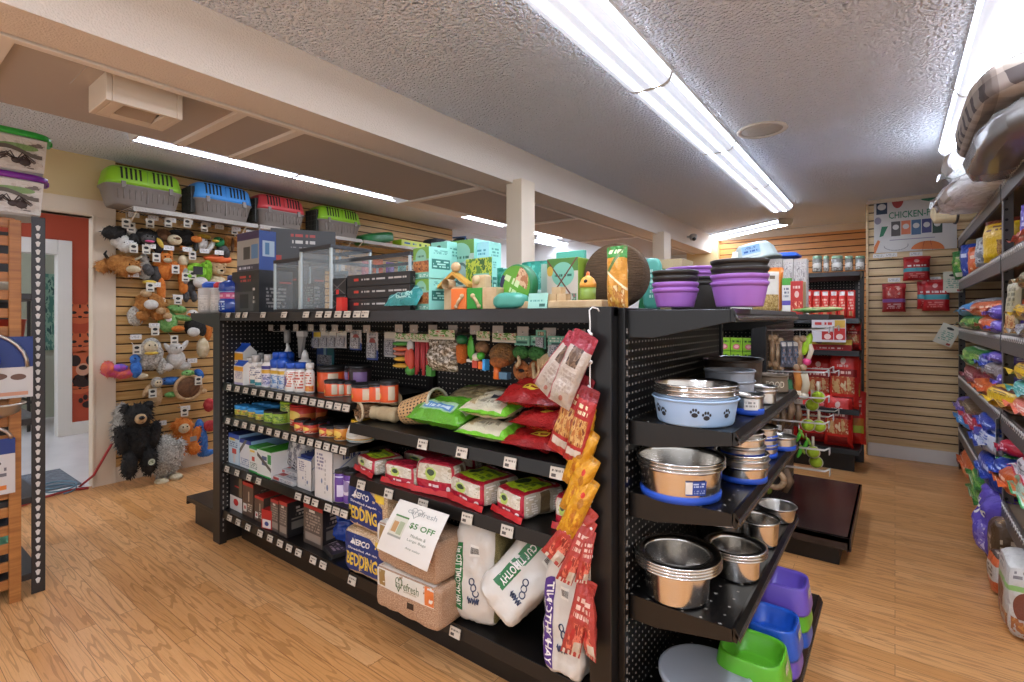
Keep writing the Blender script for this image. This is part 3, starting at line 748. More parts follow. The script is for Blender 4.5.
def carton(w, h, d, front):
    zs = h * .78
    mb = MB().box(-w / 2, w / 2, -d / 2, d / 2, 0, zs, 0, {'l': 1, 'r': 1, 't': 1, 'b': 1})
    rf = MB()
    rf.face([(-w / 2, -d / 2, zs), (w / 2, -d / 2, zs), (w / 2, 0, h * .95), (-w / 2, 0, h * .95)], 0)
    rf.face([(w / 2, d / 2, zs), (-w / 2, d / 2, zs), (-w / 2, 0, h * .95), (w / 2, 0, h * .95)], 0)
    rf.box(-w / 2, w / 2, -.003, .003, h * .94, h, 0)
    for s in (-1, 1):
        q = [(s * w / 2, -d / 2, zs), (s * w / 2, d / 2, zs), (s * w / 2, 0, h * .95)]
        mb.face(q if s > 0 else q[::-1], 1)
    return mb, rf
pc = PM('carton print', '#d9d2c8', [('r', 0, .72, 1, .95, '#d89a2a'), ('t', .1, .3, .9, .7, '#8a7fa0', 6, 12), ('r', 0, 0, 1, .12, '#a9a3c0')], .45)
for lb, p0, p1, y, top in (('tall white carton with blue gable top at the end of the bottle shelf', 233, 243, 1.42, 343), ('short white carton with blue gable top in front of the tall one', 234, 243, 1.36, 360)):
    x, w = place(p0, p1, y); h = hz(p0, top, y) - zA
    a, r = carton(w, h, .05 if h < .16 else .08, pc)
    mk('gable_carton', lb, 'carton', (x, y + (.025 if h < .16 else .04), zA), 0, None, [('body', a, [pc, C['white']]), ('gable_top', r, [C['blue']])])
def bot(lb, p0, p1, y, top, print_, capc, z=zA, bodyc='white', spout=0, cap_k=.2, group=None, name='bottle', neck=.55, sy=.9, capk=.6):
    x, w = place(p0, p1, y); h = hz((p0 + p1) / 2, top, y) - z; r = w / 2
    b, c = bottle_parts(r, h, r * neck, r * capk, h * cap_k, spout, sy)
    return mk(name, lb, 'bottle', (x, y + r * .5, z), 0, group, [('body', b, [print_, C[bodyc]]), ('cap', c, [C[capc]])])
L1 = PM('label orange drop', '#e0d8cc', [('i', .2, .05, .8, .3, '#d8602a', '#e0883c', '#d9b15a', 6), ('t', .3, .35, .7, .9, '#b8553a', 5, 14)])
L2 = PM('label teal foot', '#ded6ca', [('r', 0, .04, 1, .24, '#2d7f86'), ('t', .3, .4, .7, .9, '#6d6a7a', 5, 14)])
L3 = PM('label gold band', '#d5cfd8', [('r', 0, .55, 1, .7, '#c9992e'), ('r', 0, .72, 1, .85, '#39307a'), ('i', .25, .1, .75, .5, '#8080a8', '#c8c4d0', '#5a5a80', 7)])
L4 = PM('label blue splash', '#d8d4d0', [('r', .15, .68, .85, .84, '#d0a530'), ('i', .1, .05, .9, .62, '#5f86b8', '#c6ccd4', '#40659a', 5)])
L5 = PM('label purple fish', '#ddd5ca', [('e', .35, .45, .18, .3, '#4a3678'), ('t', .5, .2, .85, .9, '#c06a54', 7, 16)])
L6 = PM('label red type', '#ded4c6', [('t', .25, .15, .75, .9, '#b04a38', 6, 14)])
bot('white bottle with orange drop label next to the cartons', 243.5, 250, 1.395, 358, L1, 'lgrey')
bot('slim white bottle with grey cap behind the teal footed ones', 251, 256, 1.5, 354, L6, 'lgrey')
bot('white bottle with teal foot, taller of the two', 250, 256.5, 1.41, 355, L2, 'lgrey', cap_k=.24)
bot('short white bottle with teal foot and grey green cap', 255, 261.5, 1.39, 362, L2, 'lgrey', cap_k=.22)
bot('grey capped bottle standing behind the short teal footed one', 256.5, 261, 1.52, 353, L6, 'lgrey')
bot('white bottle with purple and gold band and grey cap', 261.5, 268.5, 1.395, 354.5, L3, 'lgrey', cap_k=.22)
bot('slim white bottle behind the blue capped group', 271, 275, 1.52, 354, L6, 'lgrey')
def bluecap(lb, p0, p1, y, top, pr, spout=False):
    x, w = place(p0, p1, y); h = hz(p0, top, y) - zA; r = w / 2; b = h * .58
    body = MB().lathe([(r * .95, 0, 1), (r, .004, 0), (r, b * .93, 0), (r * .8, b, 1), (r * .5, b + .004, 1)], 22, sy=.75)
    cap = MB().lathe([(r * .82, b * .99), (r * .86, b + h * .2), (r * .6, b + h * .24), (r * .55, h * .84)], 20)
    tip = MB().lathe([(r * .58, h * .84), (r * .58, h * .97), (r * .5, h)], 18) if not spout else MB().lathe([(r * .5, h * .82), (r * .12, h)], 14)
    return mk('water_conditioner_bottle', lb, 'bottle', (x, y + r * .5, zA), 0, 'blue capped bottles on the bottle shelf', [('body', body, [pr, C['white']]), ('collar', cap, [C['blue']]), ('cap', tip, [C['white'] if spout else C['blue']])])
bluecap('wide blue capped bottle with blue splash label', 269.5, 277.5, 1.40, 352, L4)
bluecap('blue capped bottle with gold and blue label, middle of the blue group', 276, 284, 1.395, 352, L4)
bluecap('blue capped bottle behind, with white spout tip', 281, 288.5, 1.5, 345, L4, True)
bot('white bottle with purple fish label and blue cap', 284.5, 293.5, 1.39, 362.5, L5, 'blue', cap_k=.2, capk=.85)
bot('white bottle with red type and blue cap beside the orange cans', 294, 301, 1.395, 362.5, L6, 'blue', cap_k=.2, capk=.9)
bot('white bottle with tall white cone spout', 298.5, 305.5, 1.5, 350, L6, 'white', spout=1, cap_k=.5, capk=.95)
bot('pale bottle with orange back label squeezed beside the orange cans', 305, 310.5, 1.42, 363, L1, 'white', capk=.8)
LO = PM('label orange fish food', '#db5626', [('r', 0, .9, 1, 1, '#2b2522'), ('e', .42, .35, .06, .16, '#e8a53a'), ('r', .62, .15, .74, .85, '#c9b79a'), ('t', .26, .3, .4, .85, '#e9cdb0', 3, 12), ('r', 0, 0, 1, .06, '#c8472a')])
LO2 = PM('label purple flash', '#3a2c2b', [('i', .25, .1, .45, .8, '#c23b2c', '#d8762c', '#ddc7a0', 5), ('r', .55, .2, .75, .8, '#8d6d9c'), ('r', 0, .0, 1, .08, '#d07a3a')])
GO = 'orange labelled fish food cans'
def can(lb, p0, p1, y, top, pr, lid='black', z=zA, lidk=.13, group=GO, name='food_can', z0=None, bodyc='cream'):
    x, w = place(p0, p1, y); zb = z if z0 is None else z0; h = hz((p0 + p1) / 2, top, y) - zb; r = w / 2
    b, l = can_parts(r, h, h * lidk)
    return mk(name, lb, 'can', (x, y + r, zb), 0, group, [('body', b, [pr, C[bodyc]]), ('lid', l, [C[lid]])])
can('tall orange can with grey side label behind the low ones', 311.5, 327, 1.46, 367, LO)
can('low orange can in front, next to the tall orange can', 320.5, 331, 1.40, 380.5, LO)
can('low orange can half hidden, second along the front', 330.5, 338.5, 1.43, 381, LO)
can('narrow low orange can squeezed behind the biggest front can', 337.5, 346.5, 1.46, 381.5, LO)
can('biggest low orange can at the front of the row', 346, 362, 1.38, 384.5, LO)
can('low orange can second from the open end of the shelf', 362.5, 375.5, 1.42, 383, LO)
can('low orange can at the open end of the shelf', 376, 388, 1.44, 381, LO)
for lb, p0, p1, y in (('dark can with purple flash stacked behind the low orange ones', 328, 343, 1.55), ('dark can with purple flash, other end of the rear stack', 343.5, 357.5, 1.55)):
    x, w = place(p0, p1, y)
    can(lb.replace('stacked behind', 'carrying another behind').replace('purple flash, other', 'purple flash underneath, other'), p0, p1, y, 386, LO2)
    zt = hz(p0, 386, y)
    can(lb + ', top of the stack', p0, p1, y, 366, LO2, z0=zt + .001)
LB_ = PM('label yellow green jar', '#c6c04a', [('i', .2, .1, .8, .7, '#4a7a3a', '#d8c84a', '#c24a2c', 6), ('r', 0, .8, 1, 1, '#3a8ec8')])
LG = PM('label lime jar', '#94b738', [('i', .25, .15, .75, .75, '#5a8a2c', '#b9cc4c', '#2f5a2a', 6)])
LR = PM('label red jar', '#c83a26', [('r', 0, .35, 1, .62, '#dd7a3a'), ('e', .5, .55, .12, .22, '#e6c35a'), ('t', .3, .1, .7, .3, '#e6c9a8', 2, 12), ('r', 0, .93, 1, 1, '#8a2019')])
LY = PM('label amber jar', '#d6862a', [('e', .5, .45, .14, .28, '#e4b84e'), ('r', 0, .85, 1, 1, '#3a2a20'), ('t', .3, .12, .7, .35, '#7a3a1a', 2, 12)])
LW = PM('label white jar', '#d9d2c6', [('r', 0, .02, 1, .16, '#5f9fa0'), ('e', .5, .55, .12, .2, '#b9b2a4'), ('r', 0, .2, 1, .26, '#c49a30')])
GB = 'blue lidded jars on the second shelf'
for k, (p0, p1, y, top) in enumerate(((232, 238.5, 1.40, 405.5), (237, 244, 1.41, 406.5), (244.5, 252, 1.41, 408), (252, 260, 1.40, 410), (247.5, 254, 1.52, 402.5), (254.5, 261, 1.52, 403), (261.5, 268, 1.52, 404), (268.5, 275, 1.52, 405))):
    can('%s blue lidded yellow jar from the aisle post, %s row' % (NTH[k % 4], 'front' if k < 4 else 'rear'), p0, p1, y, top, LB_, 'sky', zB, .26, GB, 'fish_food_jar')
can('lime jar with dark lid beside the blue lidded ones', 260.5, 269, 1.40, 411, LG, 'dark', zB, .16, None, 'fish_food_jar')
can('lime jar with dark lid against the tall green can', 269, 277.5, 1.40, 412, LG, 'dark', zB, .16, None, 'fish_food_jar')
can('tall lime green can with dark round emblem', 277, 285.5, 1.44, 402, PM('label tall green', '#9ab43e', [('e', .5, .3, .12, .14, '#23304a'), ('i', .3, .5, .7, .95, '#6c9a34', '#c8cc62', '#4f7a2a', 6)]), 'lime', zB, .08, None)
can('tall red and orange can with red lid, first of two', 284.5, 299, 1.43, 405, LR, 'red', zB, .06, 'tall red cans on the second shelf')
can('tall red and orange can with red lid, second of two', 299, 312, 1.50, 404.5, LR, 'red', zB, .06, 'tall red cans on the second shelf')
can('tiny red tub with black lid in front of the tall red cans', 291, 299.5, 1.375, 420, LR, 'black', zB, .2, None, 'fish_food_jar')
can('tiny red tub with black lid, second in front of the tall red cans', 300, 308.5, 1.375, 423, LR, 'black', zB, .2, None, 'fish_food_jar')
can('red jar with black lid left of the amber jars row start', 309, 317, 1.42, 422, LR, 'black', zB, .18, None, 'fish_food_jar')['label'] = 'red jar with black lid beside the two tiny red tubs'
can('red jar with black lid and yellow panel, in front', 316.5, 324, 1.385, 426, LR, 'black', zB, .16, None, 'fish_food_jar')
can('yellow jar with black lid behind the red one', 322, 331, 1.40, 426, LY, 'black', zB, .18, None, 'fish_food_jar')
can('dark jar standing behind the red and yellow jars', 312, 322, 1.5, 419, LO2, 'black', zB, .18, None, 'fish_food_jar')
can('orange jar with black lid beside the yellow lidded white one', 330.5, 340, 1.385, 425, LY, 'black', zB, .14, None, 'fish_food_jar')
x, w = place(340, 358, 1.39); h = hz(349, 421, 1.39) - zB
mk('round_jar', 'white round shouldered jar with yellow lid at the end of the second shelf', 'jar', (x, 1.39 + w / 2, zB), 0, None, [('body', MB().lathe([(w * .42, 0, 1), (w * .5, h * .1, 0), (w * .5, h * .35, 0), (w * .4, h * .72, 0), (w * .36, h * .76, 1)], 24), [LW, C['white']]), ('lid', MB().lathe([(w * .34, h * .75), (w * .34, h * .97), (w * .3, h)], 24), [C['yellow']])])
x, w = place(359, 376, 1.5)
mk('round_jar', 'squat white jar with teal foot behind the yellow lidded one', 'jar', (x, 1.55, zB), 0, None, [('body', MB().lathe([(w * .42, 0, 1), (w * .5, .02, 0), (w * .48, .06, 0), (w * .3, .085, 1)], 24), [LW, C['white']]), ('lid', MB().lathe([(w * .3, .085), (w * .3, .10), (w * .26, .105)], 24), [C['lgrey']])])
def pack(lb, p0, p1, y, top, z, d, fm, sm, tm, rz=0, name='carton_box', cat='box', group=None, h=None, lean=0):
    x, w = place(p0, p1, y); hh = h or hz((p0 + p1) / 2, top, y) - z
    mb = box_mb(w, d, hh, {'f': 0, 'b': 0, 'l': 1, 'r': 1, 't': 2, 'd': 2})
    o = one(name, mb, [fm, sm, tm], lb, cat, (x, y + d / 2, z), (rad(lean), 0, rad(rz)), group, .0012)
    return o
FB = PM('carton pale blue', '#b9ccd6', [('r', 0, .85, 1, 1, '#2b4a9a'), ('r', .1, .78, .6, .86, '#d6b23a'), ('r', .35, .35, .75, .52, '#b8463a'), ('r', .45, .05, .65, .34, '#c9c2be'), ('t', .1, .55, .9, .75, '#56688c', 3, 12)])
FB2 = PM('carton white blue', '#cdd0d2', [('r', 0, .86, 1, 1, '#23388a'), ('l', .45, .62, .8, '#5c5850'), ('t', .1, .08, .9, .35, '#7486a2', 4, 12)])
FG = PM('carton white green', '#cfd3cc', [('r', 0, .9, 1, 1, '#2f8a40'), ('r', .1, .78, .6, .86, '#d6b23a'), ('r', .3, .45, .6, .62, '#b8463a'), ('r', 0, 0, 1, .08, '#3b9a4a'), ('t', .1, .15, .9, .4, '#66786a', 4, 12)])
FG2 = PM('carton green side', '#cfd3cc', [('r', .75, .55, 1, .9, '#2f8a40'), ('r', .35, .65, .7, .8, '#4a5a7a'), ('r', .35, .45, .7, .6, '#4a5a7a'), ('l', .75, .9, -.5, '#55504a'), ('r', 0, 0, 1, .07, '#3b9a4a')])
S1, S2 = P('carton side blue', '#8fb2cc', .45), P('carton side white', '#cfcdc8', .45)
pack('pale blue filter carton with red panel by the aisle post', 228.5, 239, 1.38, 434, zC, .22, FB, S1, C['navy'])
pack('white and blue carton with diagonal part picture', 239.5, 251, 1.38, 440, zC, .25, FB2, S1, C['navy'])
pack('white carton with green top and red panel', 249, 258.5, 1.365, 447, zC, .1, FG, S2, C['green'])
pack('white carton with green corner and picture panels', 257, 271, 1.36, 451, zC, .2, FG2, S2, C['green'])
pack('blue topped carton standing deep behind the green ones', 266, 278, 1.6, 434, zC, .15, FB2, S1, C['navy'])
pack('teal grey carton in the shelf depth behind the silver pouch', 276, 292, 1.66, 438, zC, .12, P('carton teal grey', '#4d6468', .5), S1, C['navy'])
FLAT = PM('silver tray print', '#b9b6b4', [('r', .15, .2, .4, .8, '#a83a34'), ('t', .45, .2, .9, .8, '#5a5a66', 4, 14)])
pack('flat silver blister tray lying on the shelf edge', 270, 293, 1.37, 478, zC, .12, FLAT, C['lgrey'], FLAT, h=.022, name='blister_pack')
pack('second flat silver blister tray leaning on the first', 277, 297, 1.42, 470, zC + .024, .12, FLAT, C['lgrey'], FLAT, h=.02, name='blister_pack')
mb = bag_mb(.2, .24, .07, 3, mf=0, mbk=0)
t = one('silver_pouch', mb, [PM('silver pouch', '#a9a6a6', [('i', .1, .3, .9, .9, '#c9c6c4', '#8d8a90', '#6a6878', 5), ('t', .2, .1, .8, .3, '#3a3a48', 3, 14)], .25, .35)], 'crinkled silver pouch slumped over the white treatment boxes', 'pouch', (x_of(292, 1.45), 1.46, zC + .025), (rad(-10), rad(10), rad(-6)))
WBX = PM('white treatment box', '#d3cdc6', [('t', .12, .55, .5, .9, '#777184', 5, 14), ('e', .7, .25, .05, .06, '#5c6c8c'), ('e', .4, .35, .04, .05, '#5c6c8c'), ('r', 0, .96, 1, 1, '#3a5a9a'), ('t', .55, .1, .62, .8, '#9a948c', 8, 40)])
WBS = PM('white treatment side', '#d3cdc6', [('t', .25, .7, .75, .85, '#3a4470', 1, 10), ('e', .3, .4, .05, .05, '#5c6c8c'), ('e', .6, .25, .05, .05, '#5c6c8c'), ('l', .5, .53, .4, '#8a8fa8')])
def open_carton(w, d, h, cut):
    """display carton whose front is cut down"""
    t = .003; mb = MB()
    mb.box(-w / 2, w / 2, -d / 2, -d / 2 + t, 0, cut, 0).box(-w / 2, w / 2, d / 2 - t, d / 2, 0, h, 0).box(-w / 2, w / 2, -d / 2 + t, d / 2 - t, 0, t, 1)
    for s in (-1, 1): mb.prism([(-d / 2, 0), (d / 2, 0), (d / 2, h), (-d / 2 + .02, cut + (h - cut) * .5), (-d / 2, cut)], s * (w / 2 - t), s * w / 2, 'x', 1)
    return mb
x, w = place(300, 314.5, 1.40)
mk('display_carton', 'white display carton with a cut open front holding dark sachets', 'carton', (x, 1.46, zC), 0, None, [('tray', open_carton(w, .15, .205, .15), [WBX, WBS]), ('sachet_fill', box_mb(w * .9, .12, .16), [C['navy']], .002)])
x, w = place(314, 324.5, 1.36)
mk('display_carton', 'taller white display carton with blue inside beside the purple tubs', 'carton', (x + .035, 1.46, zC), 0, None, [('tray', open_carton(w + .06, .2, .25, .235), [WBX, WBS]), ('sachet_fill', box_mb(w + .05, .18, .215), [C['blue']], .002)])
pack('blue box deep on the third shelf behind the display cartons', 318, 342, 1.68, 443, zC, .12, P('deep blue carton', '#2a4a86', .5), C['blue'], C['blue'])
LP = PM('label purple tub', '#5d3484', [('t', .3, .15, .42, .9, '#d8cbe0', 9, 30), ('r', .55, .2, .75, .6, '#cfc6d8'), ('r', 0, .86, 1, .9, '#c9bcd2')])
LP2 = PM('label lilac tub', '#cfc4cc', [('r', 0, .0, 1, .3, '#7a58a0'), ('e', .5, .6, .14, .2, '#8d7a9c'), ('r', 0, .8, 1, 1, '#5d3484')])
can('dark purple tub with black lid at the end of the third shelf', 330.5, 339.5, 1.37, 469.5, LP, 'black', zC, .12, None, 'supplement_tub')
can('lilac tub with black lid behind the wood shaving bags', 340, 350, 1.385, 471.5, LP2, 'black', zC, .12, None, 'supplement_tub')
BR = PM('carton brown red', '#5c4638', [('r', 0, .9, 1, 1, '#b32a22'), ('r', .08, .12, .4, .36, '#d6d0c6'), ('e', .24, .24, .08, .06, '#b8302a'), ('t', .5, .15, .9, .4, '#cdbda8', 4, 12), ('r', .55, .45, .65, .75, '#b8a48c')])
BS = PM('carton brown side', '#4b3a30', [('t', .15, .2, .85, .8, '#7d6a58', 8, 14)])
BR2 = PM('carton grey heater', '#54473e', [('r', 0, .9, 1, 1, '#a82a24'), ('r', .1, .1, .9, .3, '#8d8074'), ('t', .1, .35, .9, .8, '#958678', 6, 12), ('r', .3, .82, .6, .88, '#d0c4b4')])
BK = PM('carton black heater', '#211d1c', [('t', .2, .55, .6, .85, '#a89a8c', 3, 10), ('r', .1, .2, .8, .42, '#6a6258'), ('r', .1, .48, .8, .52, '#6a6258')])
WD = PM('carton dark white foot', '#2c2624', [('r', 0, 0, 1, .42, '#d2ccc6'), ('e', .5, .25, .2, .1, '#b8302a'), ('r', .4, .7, .95, .74, '#b8302a'), ('r', .75, .45, 1, 1, '#6b5a44')])
rb = P('carton red top', '#ab2620', .45)
pack('dark carton with white foot and red drop by the aisle post', 230, 242, 1.39, 477, zD, .16, WD, BS, C['dark'])
pack('tall brown carton with red top and white corner', 242.5, 253, 1.39, 483, zD, .2, BR, BS, rb)
pack('shorter brown carton with red top, white corner', 254.5, 263.5, 1.39, 497, zD, .22, BR, BS, rb)
pack('small red and white carton standing in front', 262, 269.5, 1.365, 510, zD, .07, PM('small red carton', '#b02a24', [('r', .1, .05, .9, .5, '#d6cfc8'), ('e', .5, .28, .2, .12, '#2f3f7a')]), BS, rb, rz=12)
pack('grey brown heater carton with red top', 270.5, 278.5, 1.375, 500, zD, .2, BR2, BK, rb)
pack('grey heater carton with black side panel and red top', 279, 287, 1.37, 502, zD, .24, BR2, BK, rb)
pack('wide grey brown carton with red top alone in the middle', 303.5, 322.5, 1.40, 506, zD, .2, BR2, BK, rb)
pack('black carton at the end beside the shaving bags', 327, 342, 1.5, 504, zD, .15, BK, BK, C['black'])
pack('dark red carton lying deep on the base deck', 288, 302, 1.62, 497, zD, .15, BK, BK, rb)
FP_ = PM('flat dark blister', '#3a3030', [('r', .1, .2, .45, .8, '#a8989c'), ('t', .5, .2, .9, .8, '#a08890', 3, 12)])
pack('flat dark blister pack lying at the front of the base deck', 311, 339, 1.40, 552, zD, .09, C['dark'], C['dark'], FP_, h=.02, rz=-14, name='blister_pack')
pack('second flat dark pack under the blue plastic bag', 322, 343, 1.5, 540, zD, .1, C['dark'], C['dark'], FP_, h=.025, rz=8, name='blister_pack')
one('blue_bag', bag_mb(.2, .13, .07, 12, cr=.03, lump=.02), [P('crinkled blue film', '#26418f', .25)], 'crumpled blue plastic bag beside the black carton', 'bag', (x_of(333, 1.46), 1.47, zD + .03), (rad(-25), 0, rad(10)))
def brick_mb(w, d, h, p=7, n=8, seed=0, cr=.006, sl=(0, 0, 1, 0, 0, 0), texts=(), sag=0.0):
    """soft block: rounded box, base on z=0. sl = slots front, back, top, bottom, left, right"""
    hd = Vector((w / 2, d / 2, h / 2))
    def pt(q, off=0.0):
        k = (abs(q.x) ** p + abs(q.y) ** p + abs(q.z) ** p) ** (-1 / p); q = q * k
        v = Vector((q.x * hd.x, q.y * hd.y, q.z * hd.z)); nn = Vector((q.x ** 3 / hd.x, q.y ** 3 / hd.y, q.z ** 3 / hd.z)).normalized()
        e = noise.noise(v * 22 + Vector((seed * 3.1, 0, 0))) * cr + noise.noise(v * 60 + Vector((0, seed, 0))) * cr * .4
        r = v + nn * (e + off) + Vector((0, 0, h / 2))
        r.z -= sag * (q.x ** 2) * (r.z / h)
        r.z = max(r.z, 0)
        return r
    F = [lambda u, v: Vector((2 * u - 1, -1, 2 * v - 1)), lambda u, v: Vector((1 - 2 * u, 1, 2 * v - 1)), lambda u, v: Vector((2 * u - 1, 2 * v - 1, 1)),
         lambda u, v: Vector((2 * u - 1, 1 - 2 * v, -1)), lambda u, v: Vector((-1, 1 - 2 * u, 2 * v - 1)), lambda u, v: Vector((1, 2 * u - 1, 2 * v - 1))]
    m = MB()
    for k in range(6): m.grid(lambda u, v, k=k: pt(F[k](u, v)), n, n, sl[k])
    m.surf = lambda k, u, v, off=.0016: pt(F[k](u, v), off)
    dims = ((w, h), (w, h), (w, d), (w, d), (d, h), (d, h))
    for (s_, k, u, v, size, slot, *rest) in texts:
        kw = rest[0] if rest else {}; W_, H_ = dims[k]
        m.text(s_, size, (u * W_, v * H_), m=slot, bold=kw.get('bold', .02), width=kw.get('width'), rot=kw.get('rot', 0), surf=lambda x, z, k=k, W_=W_, H_=H_: pt(F[k](min(max(x / W_, .01), .99), min(max(z / H_, .01), .99)), kw.get('off', .0018)))
    return m
def patch(m, k, u0, v0, u1, v1, slot, n=6, off=.001, cut=0):
    """label lying on face k of a soft block; cut trims the upper right corner"""
    def fn(u, v):
        uu, vv = u, v
        if cut:
            lim = 1 - max(0, u - (1 - cut)) * 1.0; vv = v * lim
        return m.surf(k, u0 + (u1 - u0) * uu, v0 + (v1 - v0) * vv, off)
    return m.grid(fn, n, n, slot)
def lay(name, lb, p0, p1, y, z, d, depth, mats, seed, cat='bag', rz=0, group=None, tilt=0, texts=(), zo=0, **kw):
    x, w = place(p0, p1, y)
    mb = bag_mb(w * 1.05, depth, d, seed, mf=0, mbk=len(mats) - 1 if len(mats) > 1 and kw.pop('back_last', False) else 0, texts=texts, **kw)
    return one(name, mb, mats, lb, cat, (x, y + .01, z + d * .46 + zo), (rad(-90 + tilt), 0, rad(rz)), group)
mb = MB(); rnd = random.Random(3)
for k in range(22):
    r = .034 * math.sqrt(rnd.random()); a = rnd.random() * 6.28; o = Vector((r * math.cos(a), 0, r * math.sin(a)))
    mb.tube([o + Vector((0, 0, 0)), o * .9 + Vector((rnd.uniform(-.004, .004), .08, rnd.uniform(-.004, .004))), o + Vector((0, .17 + rnd.random() * .02, 0))], .0052, 6, 0)
x, w = place(351, 368, 1.40)
t = thing('stick_bundle', 'round bundle of brown chew sticks showing its cut ends', 'bundle', (x, 1.385, zE + .042), (0, 0, rad(-12)))
obj('chew_sticks', mb, P('bark brown', '#5e4128', .7, c2='#8a6642', vscale=60), t)
obj('binding_ring', MB().tube([(.039 * math.cos(a * PI / 10), .012, .039 * math.sin(a * PI / 10)) for a in range(21)], .006, 8), P('pale twist', '#c4ae8c', .6), t)
M_hide = P('rolled hide', '#c3ad86', .5, bmp=.3, bscale=60, c2='#a8906a', vscale=14)
for lb, p0, p1, zz, yy, rz in (('lower rolled hide chew in net wrap beside the stick bundle', 366, 391, .035, 1.43, 8), ('upper rolled hide chew lying on the lower roll', 364, 392, .097, 1.47, 4)):
    x, w = place(p0, p1, yy)
    mb = MB().lathe([(.002, -w / 2), (.024, -w / 2 + .004), (.033, -w * .3), (.026, -w * .22), (.034, 0), (.03, w * .25), (.035, w * .4), (.022, w / 2)], 18)
    mb.xf(T(0, 0, 0, 0, 0, PI / 2))
    one('hide_roll', mb, [M_hide], lb, 'chew', (x, yy + .03, zE + zz), (0, 0, rad(rz)), None)
m, nt, b = base_mat('woven palm leaf')
uvn = nd(nt, 'ShaderNodeUVMap'); mp = nd(nt, 'ShaderNodeMapping'); mp.inputs['Scale'].default_value = (26, 9, 1); nt.links.new(uvn.outputs[0], mp.inputs[0])
ck = nd(nt, 'ShaderNodeTexVoronoi'); ck.inputs['Scale'].default_value = 1.0; ck.inputs['Randomness'].default_value = .25; nt.links.new(mp.outputs[0], ck.inputs['Vector'])
nt.links.new(mixc(nt, mth(nt, 'LESS_THAN', ck.outputs['Distance'], .30), lin('#c99f6c'), lin('#3f2815')), b.inputs['Base Color']); b.inputs['Roughness'].default_value = .6
M_woven = m
x, w = place(396, 434, 1.47)
t = thing('woven_hut', 'woven palm leaf cone hut tipped beside the bright green bag', 'hut', (x - .06, 1.47, zE + .052), (0, rad(-13), rad(8)))
mb = MB().lathe([(.046, 0), (.052, .01), (.058, .06), (.066, .13), (.074, .185)], 28, capt=False).xf(T(0, 0, 0, 0, 0, PI / 2))
obj('woven_cone', mb, [M_woven], t)
obj('rim', MB().tube([(.186, .073 * math.cos(a * PI / 12), .073 * math.sin(a * PI / 12)) for a in range(25)], .006, 8), P('pale rim', '#bdb59a', .6), t)
GRB = PM('green treat bag', '#5c9e26', [('r', .2, .14, .8, .44, '#a8c8a0'), ('r', .24, .18, .76, .36, '#5a8fc0'), ('t', .26, .2, .74, .34, '#d8e4e8', 1, 14), ('i', .05, .65, .95, .92, '#4f9a1e', '#78c434', '#8fcf4a', 4), ('r', .84, .3, .97, .8, '#b9b2a4')], .28)
lay('treat_bag', 'bright green treat bag with blue lettering lying by the woven hut', 404, 455, 1.37, zE, .10, .2, [GRB], 21, cr=.016, tilt=14, lump=.008, zo=.012)
CRB = PM('cream hay bag', '#c9bfa4', [('r', 0, .0, 1, .05, '#6fb32c'), ('r', .88, .05, 1, .9, '#6fb32c'), ('r', .42, .4, .72, .55, '#2a3038'), ('t', .3, .2, .75, .35, '#8d8570', 1, 10), ('i', .05, .15, .3, .6, '#b59a6c', '#d8cba8', '#8f7a50', 6)], .3)
lay('hay_treat_bag', 'cream bag with green edge on top of its pair', 456, 503, 1.385, zE + .07, .065, .2, [CRB], 22, cr=.014, tilt=12, zo=.014)
lay('hay_treat_bag', 'cream bag with green edge lying under its pair', 453, 501, 1.37, zE, .07, .22, [CRB], 23, cr=.014, tilt=8, zo=.004)
lay('hay_treat_bag', 'brown and green bag lying deep behind the cream pair', 440, 500, 1.58, zE + .02, .10, .2, [PM('brown hay bag', '#8a7a58', [('r', 0, .6, .3, 1, '#6fb32c'), ('i', .3, .2, 1, 1, '#6b5a38', '#a8946a', '#c0b088', 6)], .3)], 24, cr=.014, tilt=12, zo=.02)
RDB = PM('red pellet bag', '#981e1d', [('e', .42, .3, .13, .07, '#d8b23a'), ('t', .33, .27, .52, .33, '#7a1a16', 1, 8), ('i', .6, .25, .98, .95, '#a84a30', '#c99a62', '#d8c7a8', 5), ('r', 0, 0, 1, .08, '#8a1a1a'), ('t', .1, .62, .4, .8, '#d0a89a', 2, 10)], .26)
GRD = 'red pellet bags slumped at the near end of the shelf'
lay('pellet_bag', 'red bag with yellow emblem, topmost of the slumped red bags', 497, 560, 1.40, zE + .115, .07, .22, [RDB], 25, cr=.02, tilt=16, rz=6, group=GRD, zo=.02, lump=.01)
lay('pellet_bag', 'red bag in the middle of the slumped red pile', 505, 578, 1.38, zE + .06, .065, .22, [RDB], 26, cr=.02, tilt=10, rz=-5, group=GRD, zo=.008, lump=.01)
lay('pellet_bag', 'red bag at the bottom of the slumped red pile', 500, 576, 1.37, zE, .065, .22, [RDB], 27, cr=.02, tilt=6, rz=4, group=GRD, lump=.01)
lay('pellet_bag', 'brown and red bag half hidden behind the red pile', 520, 580, 1.62, zE + .08, .09, .2, [RDB], 28, cr=.02, tilt=20, group=GRD, zo=.02)
RBF = PM('pouch front', '#b51f35', [('i', .06, .42, .94, .95, '#cfc2aa', '#d8cfbc', '#b0a284', 4), ('e', .42, .62, .13, .2, '#b7cc62'), ('e', .42, .66, .09, .1, '#3d4f3a'), ('t', .3, .2, .62, .34, '#e8d8d4', 1, 7), ('r', .1, .04, .4, .16, '#3a2a66'), ('e', .85, .2, .06, .1, '#e0d2cc')], .3)
RBT = PM('pouch top', '#b3202f', [('r', .12, .16, .86, .78, '#c3d62e'), ('t', .4, .25, .8, .7, '#6a8a2a', 3, 9), ('e', .27, .5, .1, .18, '#37482a'), ('t', .2, .82, .9, .95, '#e0c4c8', 1, 12)], .3)
